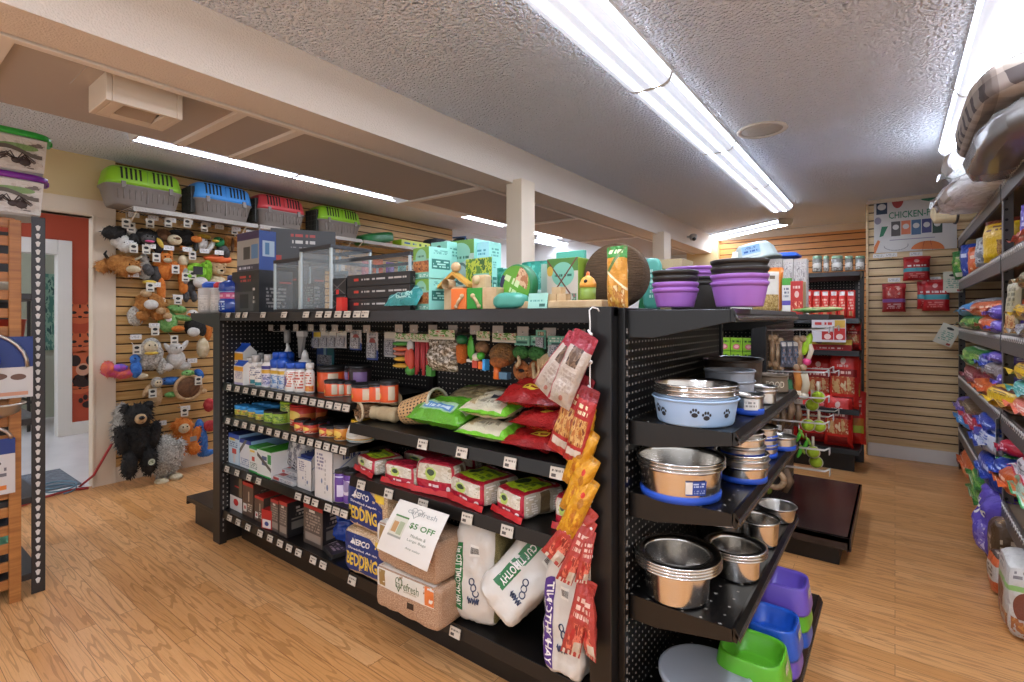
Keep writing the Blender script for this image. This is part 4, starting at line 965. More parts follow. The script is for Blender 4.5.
RBT2 = PM('pouch top plain', '#b02334', [('i', .1, .1, .9, .9, '#a02030', '#c23444', '#8d1a28', 4)], .3)
RBS = PM('pouch side', '#b8ab94', [('r', .42, .05, .62, .95, '#6b573c'), ('t', .1, .1, .36, .9, '#e0d8cc', 9, 8), ('t', .68, .1, .92, .9, '#e0d8cc', 9, 8), ('r', 0, 0, .05, 1, '#b51f35')], .3)
def pouch(lb, p0, p1, y, top, d, rz=0, lime=True, z=zF, seed=1, tilt=0):
    x, w = place(p0, p1, y); h = (hz((p0 + p1) / 2, top, y) - z) * 1.3
    mb = brick_mb(w, d, h, 5, 9, seed, .007, (0, 0, 1, 2, 2, 2))
    fin = MB().grid(lambda u, v: Vector(((u - .5) * w * 1.06, -d / 2 - .006 + .008 * v + .002 * math.sin(u * 19 + seed), v * .02 + .001)), 12, 2, 0)
    t = thing('bedding_pouch', lb, 'pouch', (x, y + d / 2 + .012, z), (rad(tilt), 0, rad(rz)), 'red block pouches on the middle shelf')
    obj('pouch_body', mb, [RBF, RBT if lime else RBT2, RBS], t); obj('bottom_seal', fin, [C['red']], t)
pouch('red pouch with lime sticker on top at the far end of the shelf', 350, 377, 1.39, 462, .16, -14, True, seed=1)
pouch('small red pouch with teal stripe in front of the far lime stickered one', 380, 410.5, 1.375, 470, .1, 2, False, seed=2)
pouch('red pouch pushed back behind the two small front pouches', 398, 434, 1.60, 458, .14, 0, False, seed=3)
pouch('upright red pouch with round leaf badge, third along the front', 412, 449, 1.385, 470, .1, 8, False, seed=4)
pouch('red and navy pouch at the back of the shelf behind the badge pouch', 446, 474, 1.62, 456, .12, -4, False, seed=5)
pouch('large red pouch with lime sticker, middle of the near shelf', 443, 487, 1.375, 487, .21, -10, True, seed=6)
pouch('large red pouch with lime sticker nearest the hanging yellow bags', 491, 530, 1.375, 499, .21, -16, True, seed=7)
pouch('red and white pouch at the end under the hanging yellow bags', 549, 572, 1.40, 505, .2, 4, False, seed=8)
lay('seed_bag', 'slate blue bag lying behind the large lime stickered pouch', 476, 520, 1.60, zF + .05, .07, .2, [PM('slate bag', '#5d6672', [('i', .1, .2, .9, .9, '#4d5662', '#7c8792', '#98a0a8', 4)], .3)], 31, tilt=16, cr=.016, zo=.02)
lay('seed_bag', 'dark green bag lying behind the end lime stickered pouch', 522, 572, 1.60, zF + .03, .09, .2, [PM('dark green bag', '#1f3a2c', [('i', .1, .2, .9, .9, '#24463a', '#3a6a5a', '#16281f', 4)], .3)], 32, tilt=16, cr=.016, zo=.02)
M_shav = PM('wood shavings through film', '#c2a27c', [('i', 0, 0, 1, 1, '#b08d66', '#c9aa84', '#d9c2a0', 38)], .3)
M_navy = P('navy bale label', '#17306f', .35)
M_gold = P('yellow bale lettering', '#e3bd3c', .4)
def bale(lb, z, y, rz, seed):
    x, w = place(344.5, 388, 1.36)
    mb = brick_mb(w * 1.02, .30, .194, 9, 12, seed, .005, (0, 0, 0, 0, 0, 0))
    patch(mb, 0, .0, .1, .9, .92, 1, 12, cut=.34)
    patch(mb, 2, .1, .3, .95, .9, 1, 6)
    patch(mb, 0, .72, .74, .93, .9, 2, 4, .0012)
    w2 = w * 1.02
    mb.text('NEPCO', .026, (.42 * w2, .75 * .194), m=3, bold=.03, surf=lambda x, z: mb.surf(0, min(max(x / w2 + (z / .194 - .75) * .12, .01), .99), z / .194, .002))
    mb.face([mb.surf(0, a, b_, .002) for a, b_ in ((.18, .69), (.27, .69), (.29, .88))], 3)
    mb.text('Shredded Aspen', .013, (.45 * w2, .585 * .194), m=3, bold=.02, width=w2 * .62, surf=lambda x, z: mb.surf(0, min(max(x / w2, .01), .99), z / .194, .002))
    mb.text('BEDDING', .056, (.44 * w2, .35 * .194), m=2, bold=.03, width=w2 * .68, surf=lambda x, z: mb.surf(0, min(max(x / w2, .01), .99), z / .194, .002))
    t = thing('shavings_bale', lb, 'bedding bag', (x, y + .15, z), (0, 0, rad(rz)), 'navy labelled shavings bales')
    obj('bale', mb, [M_shav, M_navy, M_gold, C['white']], t)
bale('lower navy labelled wood shavings bale under its twin', zG, 1.352, 2, 1)
bale('upper navy labelled wood shavings bale stacked on its twin', zG + .1955, 1.362, -2, 2)
M_paper = PM('tan paper bedding through film', '#a98468', [('i', 0, 0, 1, 1, '#9a7458', '#ae8a6c', '#c2a386', 44)], .35)
M_wlab = P('matt white label', '#d8d0c2', .4)
M_leaf = P('green print', '#6d8f3a', .5)
def paper_bale(lb, x0, x1, y, z, h, seed, rz):
    x, w = place(x0, x1, y)
    mb = brick_mb(w, .17, h, 13, 14, seed, .004, (0,) * 6)
    patch(mb, 0, .0, .52, .93, .97, 1, 10, .0012); patch(mb, 2, .0, .02, .93, .25, 1, 8, .0012)
    patch(mb, 0, .80, .54, .93, .97, 2, 4, .002); patch(mb, 0, .07, .56, .17, .94, 3, 4, .002)
    patch(mb, 0, .53, .28, .63, .42, 4, 4, .0012)
    sf = lambda x_, z_: mb.surf(0, min(max(x_ / w, .01), .99), min(z_ / h, .99), .0026)
    mb.text('carefresh', .028, (.53 * w, .76 * h), m=5, bold=0, width=w * .36, surf=sf)
    mb.text('complete', .009, (.58 * w, .64 * h), m=3, bold=0, width=w * .2, surf=sf)
    hr = []
    for a in range(25):
        q = a * 2 * PI / 24; hr.append((.40 + .052 * math.sin(q) ** 3, .77 + .011 * (13 * math.cos(q) - 5 * math.cos(2 * q) - 2 * math.cos(3 * q) - math.cos(4 * q))))
    mb.tube([mb.surf(0, a, b_, .002) for a, b_ in hr], .0016, 4, 5)
    t = thing('paper_bedding_bale', lb, 'bedding bag', (x, y + .085, z), (0, 0, rad(rz)), 'tan paper bedding bales')
    obj('bale', mb, [M_paper, M_wlab, P('orange print', '#d8753a', .4), P('print picture', '#9a7a44', .5), P('window dark', '#33241a', .4), P('olive print', '#5f7048', .5)], t)
paper_bale('lower tan paper bedding bale with heart logo label', 376, 437, 1.262, zG + .003, .155, 3, 2)
paper_bale('upper tan paper bedding bale under the offer sheet', 375, 438, 1.272, zG + .160, .155, 4, -2)
one('hay_bag', bag_mb(.24, .22, .08, 41, mf=0, mbk=0), [PM('white green hay pack', '#cfc7b4', [('l', .3, .42, .5, '#3f8f3a'), ('l', .5, .55, .5, '#3f8f3a')], .3)], 'white pack with green bands lying on the paper bedding bale', 'bag', (x_of(441, 1.62), 1.55, zG + .335), (rad(-80), 0, rad(20)))
c4 = [ony(400, 499, 1.30), ony(449.5, 515, 1.30), ony(427, 572, 1.228), ony(376.5, 548, 1.235)]
def sheet(u, v, off=0.0):
    a = c4[3].lerp(c4[2], u); b_ = c4[0].lerp(c4[1], u); p = a.lerp(b_, v); bow = .012 * math.sin(v * PI)
    return p + Vector((.2, -1, .25)).normalized() * (off + bow)
mb = MB().grid(lambda u, v: sheet(u, v), 6, 10, 0); mb.grid(lambda u, v: sheet(1 - u, v, -.0012), 6, 10, 0)
LW_, LH_ = .155, .19
def stx(s, size, u, v, slot, width=None, bold=0.0):
    mb.text(s, size, (u, v), m=slot, bold=bold, surf=lambda x, z: sheet(u + (x - u) / LW_, v + (z - v) / LH_, .0012), width=width)
stx('carefresh', .017, .56, .87, 3, .088)
hr = [sheet(.44 + .10 * math.sin(q) ** 3, .86 + .0062 * (13 * math.cos(q) - 5 * math.cos(2 * q) - 2 * math.cos(3 * q) - math.cos(4 * q)), .0012) for q in [a * 2 * PI / 24 for a in range(25)]]
mb.tube(hr, .0009, 4, 3)
stx('$5 OFF', .022, .67, .63, 1, .074, .02); stx('Medium &', .0105, .67, .47, 2, .045); stx('Large Bags', .0105, .67, .38, 2, .056); stx('Any color.', .0095, .66, .23, 2, .046)
mb.grid(lambda u, v: sheet(.1 + .27 * u, .33 + .4 * v, .001), 2, 4, 4); mb.grid(lambda u, v: sheet(.13 + .1 * u, .42 + .2 * v, .0016), 2, 2, 5); mb.grid(lambda u, v: sheet(.24 + .1 * u, .4 + .24 * v, .0016), 2, 2, 6); mb.grid(lambda u, v: sheet(.1 + .27 * u, .71 + .03 * v, .0016), 2, 1, 1); mb.grid(lambda u, v: sheet(.1 + .27 * u, .33 + .04 * v, .0016), 2, 1, 7)
o = obj('offer_sheet', mb, [P('paper white', '#dcd5ca', .6), P('offer green', '#4d7d3a', .5), P('offer olive', '#7c866e', .5), P('offer grey', '#8d9088', .5), P('thumb cream', '#cfc8b4', .5), P('thumb tan', '#b98a58', .5), P('thumb sage', '#a3a886', .5), P('thumb grey', '#9c9a8e', .5)], None, world=True, loc=(c4[0].x, c4[0].y, c4[0].z))
tag(o, 'white paper sheet reading 5 OFF hanging over the paper bedding bales', 'sign')
M_sack = P('white poly sack', '#cfc7bb', .36, bmp=.6, bscale=16)
M_hay = PM('hay through clear film', '#8d8052', [('i', 0, 0, 1, 1, '#7a6c3e', '#9c8f60', '#5e5530', 60)], .35)
M_hgreen = P('green sack band', '#1f6b35', .4)
M_hpurp = P('purple sack band', '#4a2a7a', .4)
M_ink = P('blue black ink', '#39405a', .5)
M_bar = PM('barcode', '#ded8cc', [('t', .05, .05, .95, .95, '#2b2825', 1, 40)], .5)
def sack(lb, loc, w, d, h, rot, band, word, seed, side_hay, bu=(.06, .28), small='', wu=None, vv=(.12, .78)):
    mb = brick_mb(w, d, h, 6, 16, seed, .010, (0, 0, 0, 0, 0, 1 if side_hay else 0), sag=.015)
    patch(mb, 0, bu[0], vv[0], bu[1], vv[1], 2, 12, .0015)
    sf = lambda x, z: mb.surf(0, min(max(x / w, .01), .99), min(max(z / h, .01), .99), .003)
    mb.text(word, (bu[1] - bu[0]) * w * .58, (w * ((bu[0] + bu[1]) / 2 + (.02 if not small else .04)), h * (vv[0] + vv[1]) / 2), m=3, bold=.02, width=(vv[1] - vv[0]) * h * .88, rot=-PI / 2, surf=sf)
    if small: mb.text(small, .008, (w * (bu[0] + .035), h * .45), m=3, width=h * .4, rot=-PI / 2, surf=sf)
    patch(mb, 0, bu[1] + .16, .66, bu[1] + .36, .77, 5, 3, .0018)
    for k in range(3):      # the brush-script brand mark and its rings
        cu, cv = bu[1] + .2 + .05 * k, .42 - .05 * k
        mb.tube([mb.surf(0, cu + .055 * math.cos(a * PI / 8), cv + .03 * math.sin(a * PI / 8), .002) for a in range(17)], .0022, 4, 4)
    mb.tube([mb.surf(0, bu[1] + .12 + .26 * a / 20, .25 + .03 * math.sin(a * 1.7), .002) for a in range(21)], .0025, 4, 4)
    t = thing('hay_sack', lb, 'sack', loc, rot)
    obj('sack_body', mb, [M_sack, M_hay, band, C['white'], M_ink, M_bar], t)
    cr = MB()
    cr.grid(lambda u, v: Vector(((u - .5) * w * (.92 - .25 * v), (-.38 + .55 * v) * d * .9 + .006 * math.sin(u * 14), h * (.955 + .06 * math.sin(v * PI * .8)) + .01 * noise.noise(Vector((u * 5, v * 4, seed))))), 12, 8, 0)
    obj('folded_top', cr, [M_sack], t)
    return t
x, w = place(450, 489, 1.41)
sack('tall white hay sack with green band standing beside the paper bales', (x + .03, 1.49, zG), .185, .26, .375, (rad(-3), 0, rad(10)), M_hgreen, '1st CUT TIMOTHY HAY', 1, True)
x, w = place(488, 545, 1.41)
sack('white hay sack with green band leaning over on the base deck', (x_of(500, 1.42), 1.40, zG + .095), .185, .2, .35, (rad(-30), rad(37), rad(4)), M_hgreen, '1st CUT TIMOTHY', 2, False, bu=(.2, .45), vv=(.2, .85))
x, w = place(546, 586, 1.37)
sack('white hay sack with purple timothy band under the hanging strip', (x_of(566, 1.37), 1.385, zG + .0), .15, .10, .36, (rad(-4), 0, rad(-2)), M_hpurp, 'TIMOTHY HAY', 3, False, bu=(.0, .30), small='PREMIUM ALL NATURAL', vv=(.0, .83))
x, w = place(525, 552, 1.7)
sack('green fronted hay sack upright at the back of the base deck', (x, 1.74, zG), .20, .16, .38, (0, 0, rad(4)), M_hgreen, '1st CUT TIMOTHY', 4, False, bu=(.02, .98), vv=(.04, .95))
YS = 1.318
t = thing('clip_strip', 'white wire clip strip hanging down the near end post', 'strip', (x_of(590, YS), YS, 1.328))
zt, zb_ = 0, -1.0
obj('wire', MB().tube([(.022, .025, -.012), (.018, .012, .004), (.008, 0, .008), (-.002, 0, 0), (0, 0, -.03), (0, 0, zb_)], .0022, 8), M_wwire, t)
for k in range(12):
    z = -.07 - k * .08
    obj('clip', MB().tube([(-.004, -.004, z + .012), (.006, -.008, z), (-.004, -.004, z - .012)], .0028, 6).ell((.006, -.006, z), .006, 0, 8, 6), M_wwire, t)
def hang_bag(name, lb, top, bot, wpx, d, mats, seed, y, group=None, yaw=0, cat='bag', **kw):
    """bag hanging from a point: px of its clip and of the middle of its lower edge"""
    a, b_ = ony(top[0], top[1], y), ony(bot[0], bot[1], y); v = b_ - a; h = v.length
    tt = a.x * FW[0] + y * FW[1]; w = wpx * tt / FP
    mb = bag_mb(w, h, d, seed, mf=0, mbk=0, **kw).xf(T(0, 0, -h))
    return one(name, mb, mats, lb, cat, tuple(a), (0, math.atan2(-v.x, -v.z), rad(yaw)), group)
WP = PM('pale treat bag', '#b9ab9c', [('r', 0, .8, 1, 1, '#8f2330'), ('r', 0, 0, .1, 1, '#a33340'), ('i', .3, .55, .75, .8, '#5a4434', '#7d6450', '#3f3028', 5), ('t', .25, .2, .85, .5, '#a8988c', 5, 12), ('e', .6, .12, .07, .04, '#a86a5c')], .3)
hang_bag('treat_bag', 'pale treat bag with crimson top, second of the tilted pair', (580, 338), (542, 391), 29, .045, [WP], 51, 1.335, seal=(.12, .04))
hang_bag('treat_bag', 'pale treat bag with crimson top hanging nearest the wire', (587, 333), (558, 404), 29, .05, [WP], 52, 1.30, seal=(.14, .04))
RF = PM('red snack bag', '#a82a28', [('r', 0, .85, 1, 1, '#7d1c22'), ('i', .1, .25, .9, .6, '#a8642e', '#c99a5a', '#7a3a1e', 6), ('t', .2, .64, .8, .8, '#d8c49a', 2, 9), ('r', .15, .1, .9, .2, '#cdbfae')], .3)
GS = 'bags hung on the clip strip'
hang_bag('snack_bag', 'red snack bag with food picture hanging below the pale treat bags', (585, 375), (557, 452), 26, .045, [RF], 53, 1.33, seal=(.1, .04), group=GS)
hang_bag('snack_bag', 'red snack bag with cream panel hanging closest to the post', (591, 388), (572, 462), 22, .04, [RF], 54, 1.30, seal=(.1, .04), group=GS)
YL = PM('mustard snack bag', '#c98c1e', [('e', .6, .62, .14, .08, '#a86a1c'), ('i', .3, .15, .9, .5, '#d8a02a', '#c07a1a', '#b0641c', 4), ('e', .55, .75, .1, .05, '#c2342a'), ('r', 0, .93, 1, 1, '#b07a18')], .28)
for k, (a, b_) in enumerate((((589, 404), (571, 466)), ((592, 430), (568, 486)), ((592, 456), (568, 512)), ((591, 478), (567, 534)))):
    hang_bag('mustard_snack_bag', '%s of the four mustard yellow bags on the clip strip, counting down' % NTH[k], a, b_, 22, .05, [YL], 55 + k, 1.315 - .004 * k, seal=(.07, .04), group=GS, yaw=-12 + 7 * k, cr=.014)
SL = PM('salmon snack bag', '#a83a32', [('i', .2, .1, .9, .45, '#a8382c', '#d8715a', '#8a2a22', 4), ('t', .2, .5, .85, .8, '#d8b2a0', 3, 9), ('r', .55, 0, .95, .22, '#c9b8a4'), ('e', .4, .3, .12, .08, '#b02a26')], .3)
for k, (a, b_, w) in enumerate((((590, 507), (553, 556), 24), ((590, 520), (567, 577), 17), ((590, 531), (582, 580), 13), ((588, 580), (572, 651), 20), ((588, 585), (592, 658), 17))):
    hang_bag('salmon_snack_bag', '%s salmon red slim bag low on the clip strip, counting down' % NTH[k], a, b_, w, .03, [SL], 61 + k, 1.312 - .003 * k, seal=(.1, .05), group=GS, yaw=(10, 25, 40, 20, -25)[k])
def header(w, h=.035): return box_mb(w, .002, h, {'f': 0})
HC = PM('chew toy header', '#b8b49a', [('i', 0, .3, 1, 1, '#5c8a36', '#cfd0b4', '#a8483a', 4), ('r', 0, 0, 1, .2, '#cfc3ae')], .5)
HT = PM('teal header', '#6fae96', [('r', .15, .2, .85, .45, '#24564a'), ('t', .15, .6, .85, .85, '#cfe0d4', 2, 10)], .5)
def peg_item(name, lb, cat, p0, p1, top, bot, parts, hdr=None, y=1.545, group=None):
    """parts in a unit frame: x -.5...5 across, z 0 (bottom) ... 1 (top); scaled to the real width and height"""
    x, w = place(p0, p1, y); zt = hz((p0 + p1) / 2, top, y); zb = hz((p0 + p1) / 2, bot, y); h = zt - zb
    t = thing(name, lb, cat, (x, y, zb), (0, 0, rad(random.uniform(-6, 6))), group)
    if hdr: obj('header_card', box_mb(w * .95, .002, .036).xf(T(0, .004, h - .002)), [hdr], t)
    M = Matrix.Diagonal((w, w, h, 1))
    for nm, mb, mat in parts: obj(nm, mb.xf(M), mat, t)
    return t
def U(): return MB()
def card_item(lb, p0, p1, top, bot, pr, y=1.60, name='carded_pack', group=None, d=.012):
    x, w = place(p0, p1, y); zt = hz((p0 + p1) / 2, top, y); zb = hz((p0 + p1) / 2, bot, y)
    mb = box_mb(w, .002, zt - zb, {'f': 0}); mb.box(-w * .38, w * .38, -d, 0, (zt - zb) * .08, (zt - zb) * .62, 1)
    t = thing(name, lb, 'pack', (x, y, zb), (0, 0, 0), group)
    obj('backing_card', mb, [pr, PM('clear blister', '#8f8d90', [('i', .1, .05, .9, .95, '#6c6a70', '#a8a6a8', '#4a4850', 5)], .2)], t)
PCD = PM('grey white card', '#a9a4a0', [('r', 0, .75, 1, 1, '#c7bfae'), ('t', .1, .3, .9, .7, '#6b6668', 6, 14)], .45)
PCY = PM('yellow white card', '#b8b2a8', [('r', 0, .7, 1, 1, '#c7a83a'), ('t', .1, .2, .9, .6, '#6b6a78', 5, 14), ('r', 0, 0, .15, 1, '#3a4a9a')], .45)
PCB = PM('blue foot card', '#b0aaa6', [('r', 0, 0, 1, .35, '#2c3f78'), ('e', .5, .6, .3, .2, '#8a3a34'), ('t', .2, .75, .8, .95, '#5a5458', 2, 12)], .45)
GC = 'carded aquarium packs on pegs'
card_item('pale card with yellow top, first of the four packs in a row on the pegs', 312.5, 320.5, 332, 348, PCY, group=GC)
for k, (a, b_) in enumerate(((321, 328.5), (329, 336.5), (337, 346.5))): card_item('grey carded pack on the pegs, %s beside the yellow topped one' % NTH[k], a, b_, 331, 348, PCD, group=GC)
card_item('card with blue round brush foot hanging on the pegs', 350.5, 361.5, 330, 350, PCB, group=GC)
card_item('long card with slanted blue foot hanging on the pegs', 367, 378, 332, 360, PCB, group=GC)
card_item('pale blue card beside the stacked colour rolls toy', 384.5, 396, 332, 357, PCD, y=1.62, group=GC)
card_item('tall blue and teal card hanging low behind the four packs', 317, 334, 348, 366, PM('blue teal card', '#2a4c8c', [('r', .4, 0, .55, 1, '#8fb0b8'), ('r', .6, 0, 1, 1, '#2c6a6a')], .4), y=1.72, group=GC)
peg_item('tube_brush', 'thin tube brush with white tip hanging on the pegs', 'brush', 284.5, 290.5, 330, 353, [('handle', U().tube([(0, 0, .45), (0, 0, 1)], .3, 8), C['grey']), ('tip', U().lathe([(.02, 0), (.14, .1), (.1, .45)], 10), C['white'])])
peg_item('algae_scraper', 'grey scraper with long taper hanging on the pegs', 'brush', 298, 306, 331, 358, [('blade', U().prism([(-.3, 0), (-.05, 0), (.3, .6), (.5, 1), (-.5, 1)], -.1, .1), C['grey']), ('handle', U().box(-.5, .5, -.15, .15, .8, 1.0), C['lgrey'])])
def rolls():
    p = []
    for k, (c, z, s) in enumerate((('green', .9, 1), ('orange', .72, .9), ('brown', .55, .9), ('yellow', .36, .75), ('yellow', .12, 1.0))):
        p.append(('roll', U().ell((0, 0, z), (.5 * s, .3, .085), 0, 12, 8), P('faded ' + c, {'green': '#4a8a3a', 'orange': '#cf6a48', 'brown': '#a0685a', 'yellow': '#cfa23a'}[c], .6)))
    return p
peg_item('roll_toy', 'stacked green, salmon and yellow roll toy hanging on a peg', 'toy', 394, 409, 341, 369, rolls(), HC)
peg_item('carrot_toy', 'red and green carrot toy hanging beside the stacked roll toy', 'toy', 405, 416, 341, 377, [('root', U().ell((-.1, 0, .55), (.3, .3, .28), 0), P('toy red', '#bf4a36', .6)), ('root', U().ell((.2, -.1, .5), (.25, .25, .3), 0), P('toy red', '#bf4a36', .6)), ('leaf', U().ell((0, 0, .18), (.4, .3, .14), 0), P('faded green', '#4a8a3a', .6)), ('leaf', U().ell((0, 0, .85), (.28, .2, .18), 0), C['lgrey'])], HC)
mbs = [('chew_stick', U().tube([(-.4 + .2 * k, -.05 * (k % 2), 1), (-.42 + .21 * k, -.1 * (k % 2), .0 + .1 * (k % 3))], .09, 8), P('beet red stick', '#8f2a30' if k % 2 else '#a8383a', .6)) for k in range(5)]
peg_item('stick_toy', 'bundle of beet red chew sticks hanging on a peg', 'toy', 415.5, 429, 342, 375, mbs, HC)
peg_item('green_tag_toy', 'little green piece hanging under the crinkled silver bag', 'toy', 427.5, 434, 345, 376, [('cord', U().tube([(0, 0, 1), (0, 0, .35)], .08, 6), C['tan']), ('block', U().box(-.4, .4, -.3, .3, 0, .35), P('faded green', '#4a8a3a', .6))])
x, w = place(429, 458, 1.54); zt, zb = hz(443, 337, 1.54), hz(443, 371, 1.54)
t = thing('crinkle_bag', 'clear crinkled bag of beige pieces with green header on a peg', 'bag', (x, 1.54, zb))
obj('bag', bag_mb(w, zt - zb, .07, 71, cr=.02, lump=.02, lumps=4), [PM('clear bag beige fill', '#8a7c68', [('i', 0, 0, 1, 1, '#5e5142', '#9a8c78', '#d0c6b8', 11)], .15)], t)
obj('header_card', box_mb(w * .9, .002, .04).xf(T(0, -.01, zt - zb - .01)), [HC], t)
peg_item('carrot_loofah', 'orange loofah carrot with dark green top hanging on a peg', 'toy', 457, 467, 335, 364, [('root', U().lathe([(.02, 0), (.36, .06), (.44, .3), (.45, .62), (.3, .68)], 12), P('loofah orange', '#cf6a22', .8, bmp=1, bscale=220)), ('leaf', U().ell((0, 0, .84), (.5, .4, .17), 0), C['dgreen'])], None)
peg_item('leaf_toy', 'bright green leaf shaped toy hanging beside the carrot loofah', 'toy', 467, 475, 335, 361, [('leaf', U().lathe([(.02, 0), (.4, .25), (.46, .5), (.3, .8), (.05, 1)], 12, sy=.4), C['green']), ('card', U().box(-.9, .5, .1, .14, -.05, .06), C['white'])], None)
peg_item('wood_chunk_toy', 'cluster of wood chunks with green and white ball on a peg', 'toy', 475, 490, 340, 371, [('chunk', U().ell((0, 0, .75), (.45, .3, .22), 0), P('bark brown', '#5e4128', .7)), ('ball', U().ell((-.2, -.2, .45), (.25, .25, .14), 0), C['cream']), ('ball', U().ell((.15, -.25, .5), (.22, .22, .13), 0), C['green']), ('block', U().box(.0, .3, -.3, .0, .08, .32), C['orange']), ('block', U().box(.3, .5, -.3, .0, .05, .4), C['sky']), ('block', U().box(-.45, -.1, -.3, 0, .1, .34), P('toy red', '#bf4a36', .6))], HC)
M_wick = P('orange wicker', '#b5692c', .7, bmp=1, bscale=150, c2='#7c4620', vscale=40)
peg_item('wicker_ball_toy', 'brown and orange wicker cage toy with blue tail hanging on a peg', 'toy', 491, 516, 342, 379, [('cage', U().ell((0, 0, .66), (.48, .4, .32), 0), P('brown wicker', '#5f4426', .8, bmp=1, bscale=150, c2='#92632e', vscale=40)), ('core', U().ell((.02, -.2, .48), (.34, .3, .16), 0), M_wick), ('tail', U().tube([(-.15, -.1, .36), (-.18, -.1, .0)], .12, 8), C['orange']), ('tail', U().box(-.02, .3, -.2, .0, .02, .2), P('faded blue', '#557a92', .6))], HC)
def torus(c, R, r, ax='y', n=20, m=0, mb=None, sc=(1, 1)):
    mb = mb or MB(); pts = []
    for a in range(n + 1):
        q = 2 * PI * a / n; pts.append((c[0] + R * math.cos(q) * sc[0], c[1], c[2] + R * math.sin(q) * sc[1]) if ax == 'y' else (c[0] + R * math.cos(q), c[1] + R * math.sin(q), c[2]))
    return mb.tube(pts, r, 8, m)
M_moss = P('green raffia', '#3d7a34', .8, bmp=1, bscale=120, c2='#22501f', vscale=60)
M_raf = P('pale raffia', '#c2a67c', .8, bmp=.8, bscale=120)
peg_item('ring_toy', 'orange wicker ring with green raffia top hanging on a peg', 'toy', 513, 530, 345, 379, [('ring', torus((0, 0, .25), .36, .13, sc=(1, .5)), M_wick), ('raffia_tuft', U().ell((0, 0, .78), (.5, .35, .2), 0), M_moss), ('tie', U().tube([(.0, -.2, .75), (.15, -.3, .5), (-.05, -.3, .4)], .1, 6), M_raf)], HT)
peg_item('raffia_ring_toy', 'orange ring with red ball and long raffia tails by the near post', 'toy', 529, 545, 345, 392, [('ring', torus((-.1, 0, .42), .36, .13, sc=(1, .36)), M_wick), ('raffia_tuft', U().ell((0, 0, .82), (.55, .35, .16), 0), M_moss), ('tail', U().tube([(.2, -.1, .8), (.3, -.2, .4), (-.3, -.2, .1)], .1, 6), M_raf), ('tail', U().tube([(-.1, -.2, .6), (.1, -.3, .2), (.3, -.2, .0)], .1, 6), M_raf), ('ball', U().ell((.15, -.2, .2), (.28, .28, .1), 0), C['red'])], HT)
peg_item('raffia_knot_toy', 'tangle of raffia with red and pink balls behind the pale treat bags', 'toy', 538, 562, 352, 402, [('raffia_tuft', U().ell((0, 0, .78), (.45, .3, .2), 0), M_raf), ('ball', U().ell((-.1, -.1, .35), (.2, .2, .1), 0), C['red']), ('ball', U().ell((.2, -.1, .2), (.2, .2, .1), 0), C['pink']), ('tail', U().tube([(-.1, 0, .8), (-.3, -.1, .4), (-.4, -.1, .1)], .07, 6), M_raf)], None)
card_item('teal hang card tilted above the green raffia', 536, 546, 330, 349, PM('teal card', '#6fae96', [('r', .1, .15, .9, .4, '#24564a'), ('i', .2, .5, .8, .9, '#b9a080', '#6a5a40', '#8fc4b0', 4)], .5), y=1.55, name='header_pack')
card_item('wide teal hang card with dark logo band beside the pale treat bags', 548, 566, 336, 359, PM('teal card wide', '#6aa892', [('r', .2, .5, .7, .7, '#24564a'), ('r', 0, 0, 1, .3, '#9cc8b6'), ('t', .1, .72, .9, .95, '#d0e0d4', 2, 10)], .5), y=1.53, name='header_pack')
zT = topz + .001
def tpack(lb, p0, p1, y, top, z, d, fm, sm=None, tm=None, rz=0, name='carton_box', cat='box', group=None, h=None, lean=0):
    return pack(lb, p0, p1, y, top, z, d, fm, sm or fm, tm or sm or fm, rz, name, cat, group, h, lean)
DKF = PM('dark tank carton', '#2d2b2a', [('r', .12, .04, .8, .5, '#4a4846'), ('r', .3, .1, .62, .44, '#1d1b1a'), ('t', .3, .72, .7, .9, '#b23a30', 2, 8), ('t', .78, .2, .86, .6, '#c9c4bc', 4, 20), ('r', .02, .3, .06, .5, '#b23a30')], .35)
DKS = PM('dark tank carton side', '#1f1d1d', [('t', .2, .1, .8, .6, '#8a8580', 6, 10), ('r', .6, .7, .95, .74, '#b23a30')], .35)
DKW = PM('dark wide carton', '#33312f', [('t', .3, .78, .75, .9, '#b23a30', 1, 9), ('t', .32, .6, .72, .74, '#cfc9c0', 1, 9), ('r', .08, .12, .16, .3, '#c23a2c'), ('t', .3, .5, .7, .55, '#8a8580', 1, 16)], .35)
LGF = PM('pale tank carton', '#a39c92', [('r', 0, .8, 1, 1, '#3d2c50'), ('r', .3, .3, .6, .62, '#4a4642'), ('r', .66, .3, .95, .66, '#5d84a8'), ('r', 0, 0, 1, .16, '#4a4650'), ('t', .1, .03, .7, .13, '#c9c4cc', 1, 10)], .4)
LGS = PM('blue carton side', '#2c4a8f', [('r', .2, .35, .9, .75, '#a8bac8'), ('r', .35, .4, .6, .7, '#4d7aa0')], .4)
tpack('dark aquarium carton with tank picture on the gondola top', 232, 259, 1.43, 271, zT, .2, DKF, DKS, DKS)
z1 = hz(245, 271, 1.43) + .002
tpack('pale aquarium carton with purple band stacked on the dark one', 237, 259, 1.45, 232, z1, .10, LGF, LGS, P('purple top', '#3d2c50', .4))
tpack('dark carton standing in the gap behind the small tank', 270, 298, 1.66, 268, zT, .18, DKS, DKS, DKS)
z2 = hz(283, 268, 1.62) + .002
one('carton_box', box_mb(.36, .2, hz(300, 231, 1.7) - z2, {'f': 0, 'b': 0, 'l': 1, 'r': 1, 't': 2}), [DKW, PM('dark teal side', '#2c3434', [('r', .2, .1, .9, .6, '#39504c')], .4), DKS], 'wide dark aquarium carton with red and white title, stacked high', 'box', (x_of(300, 1.72), 1.74, z2), (0, 0, rad(62)), None, .0012)
M_glass, ntg, bg_ = base_mat('aquarium glass')
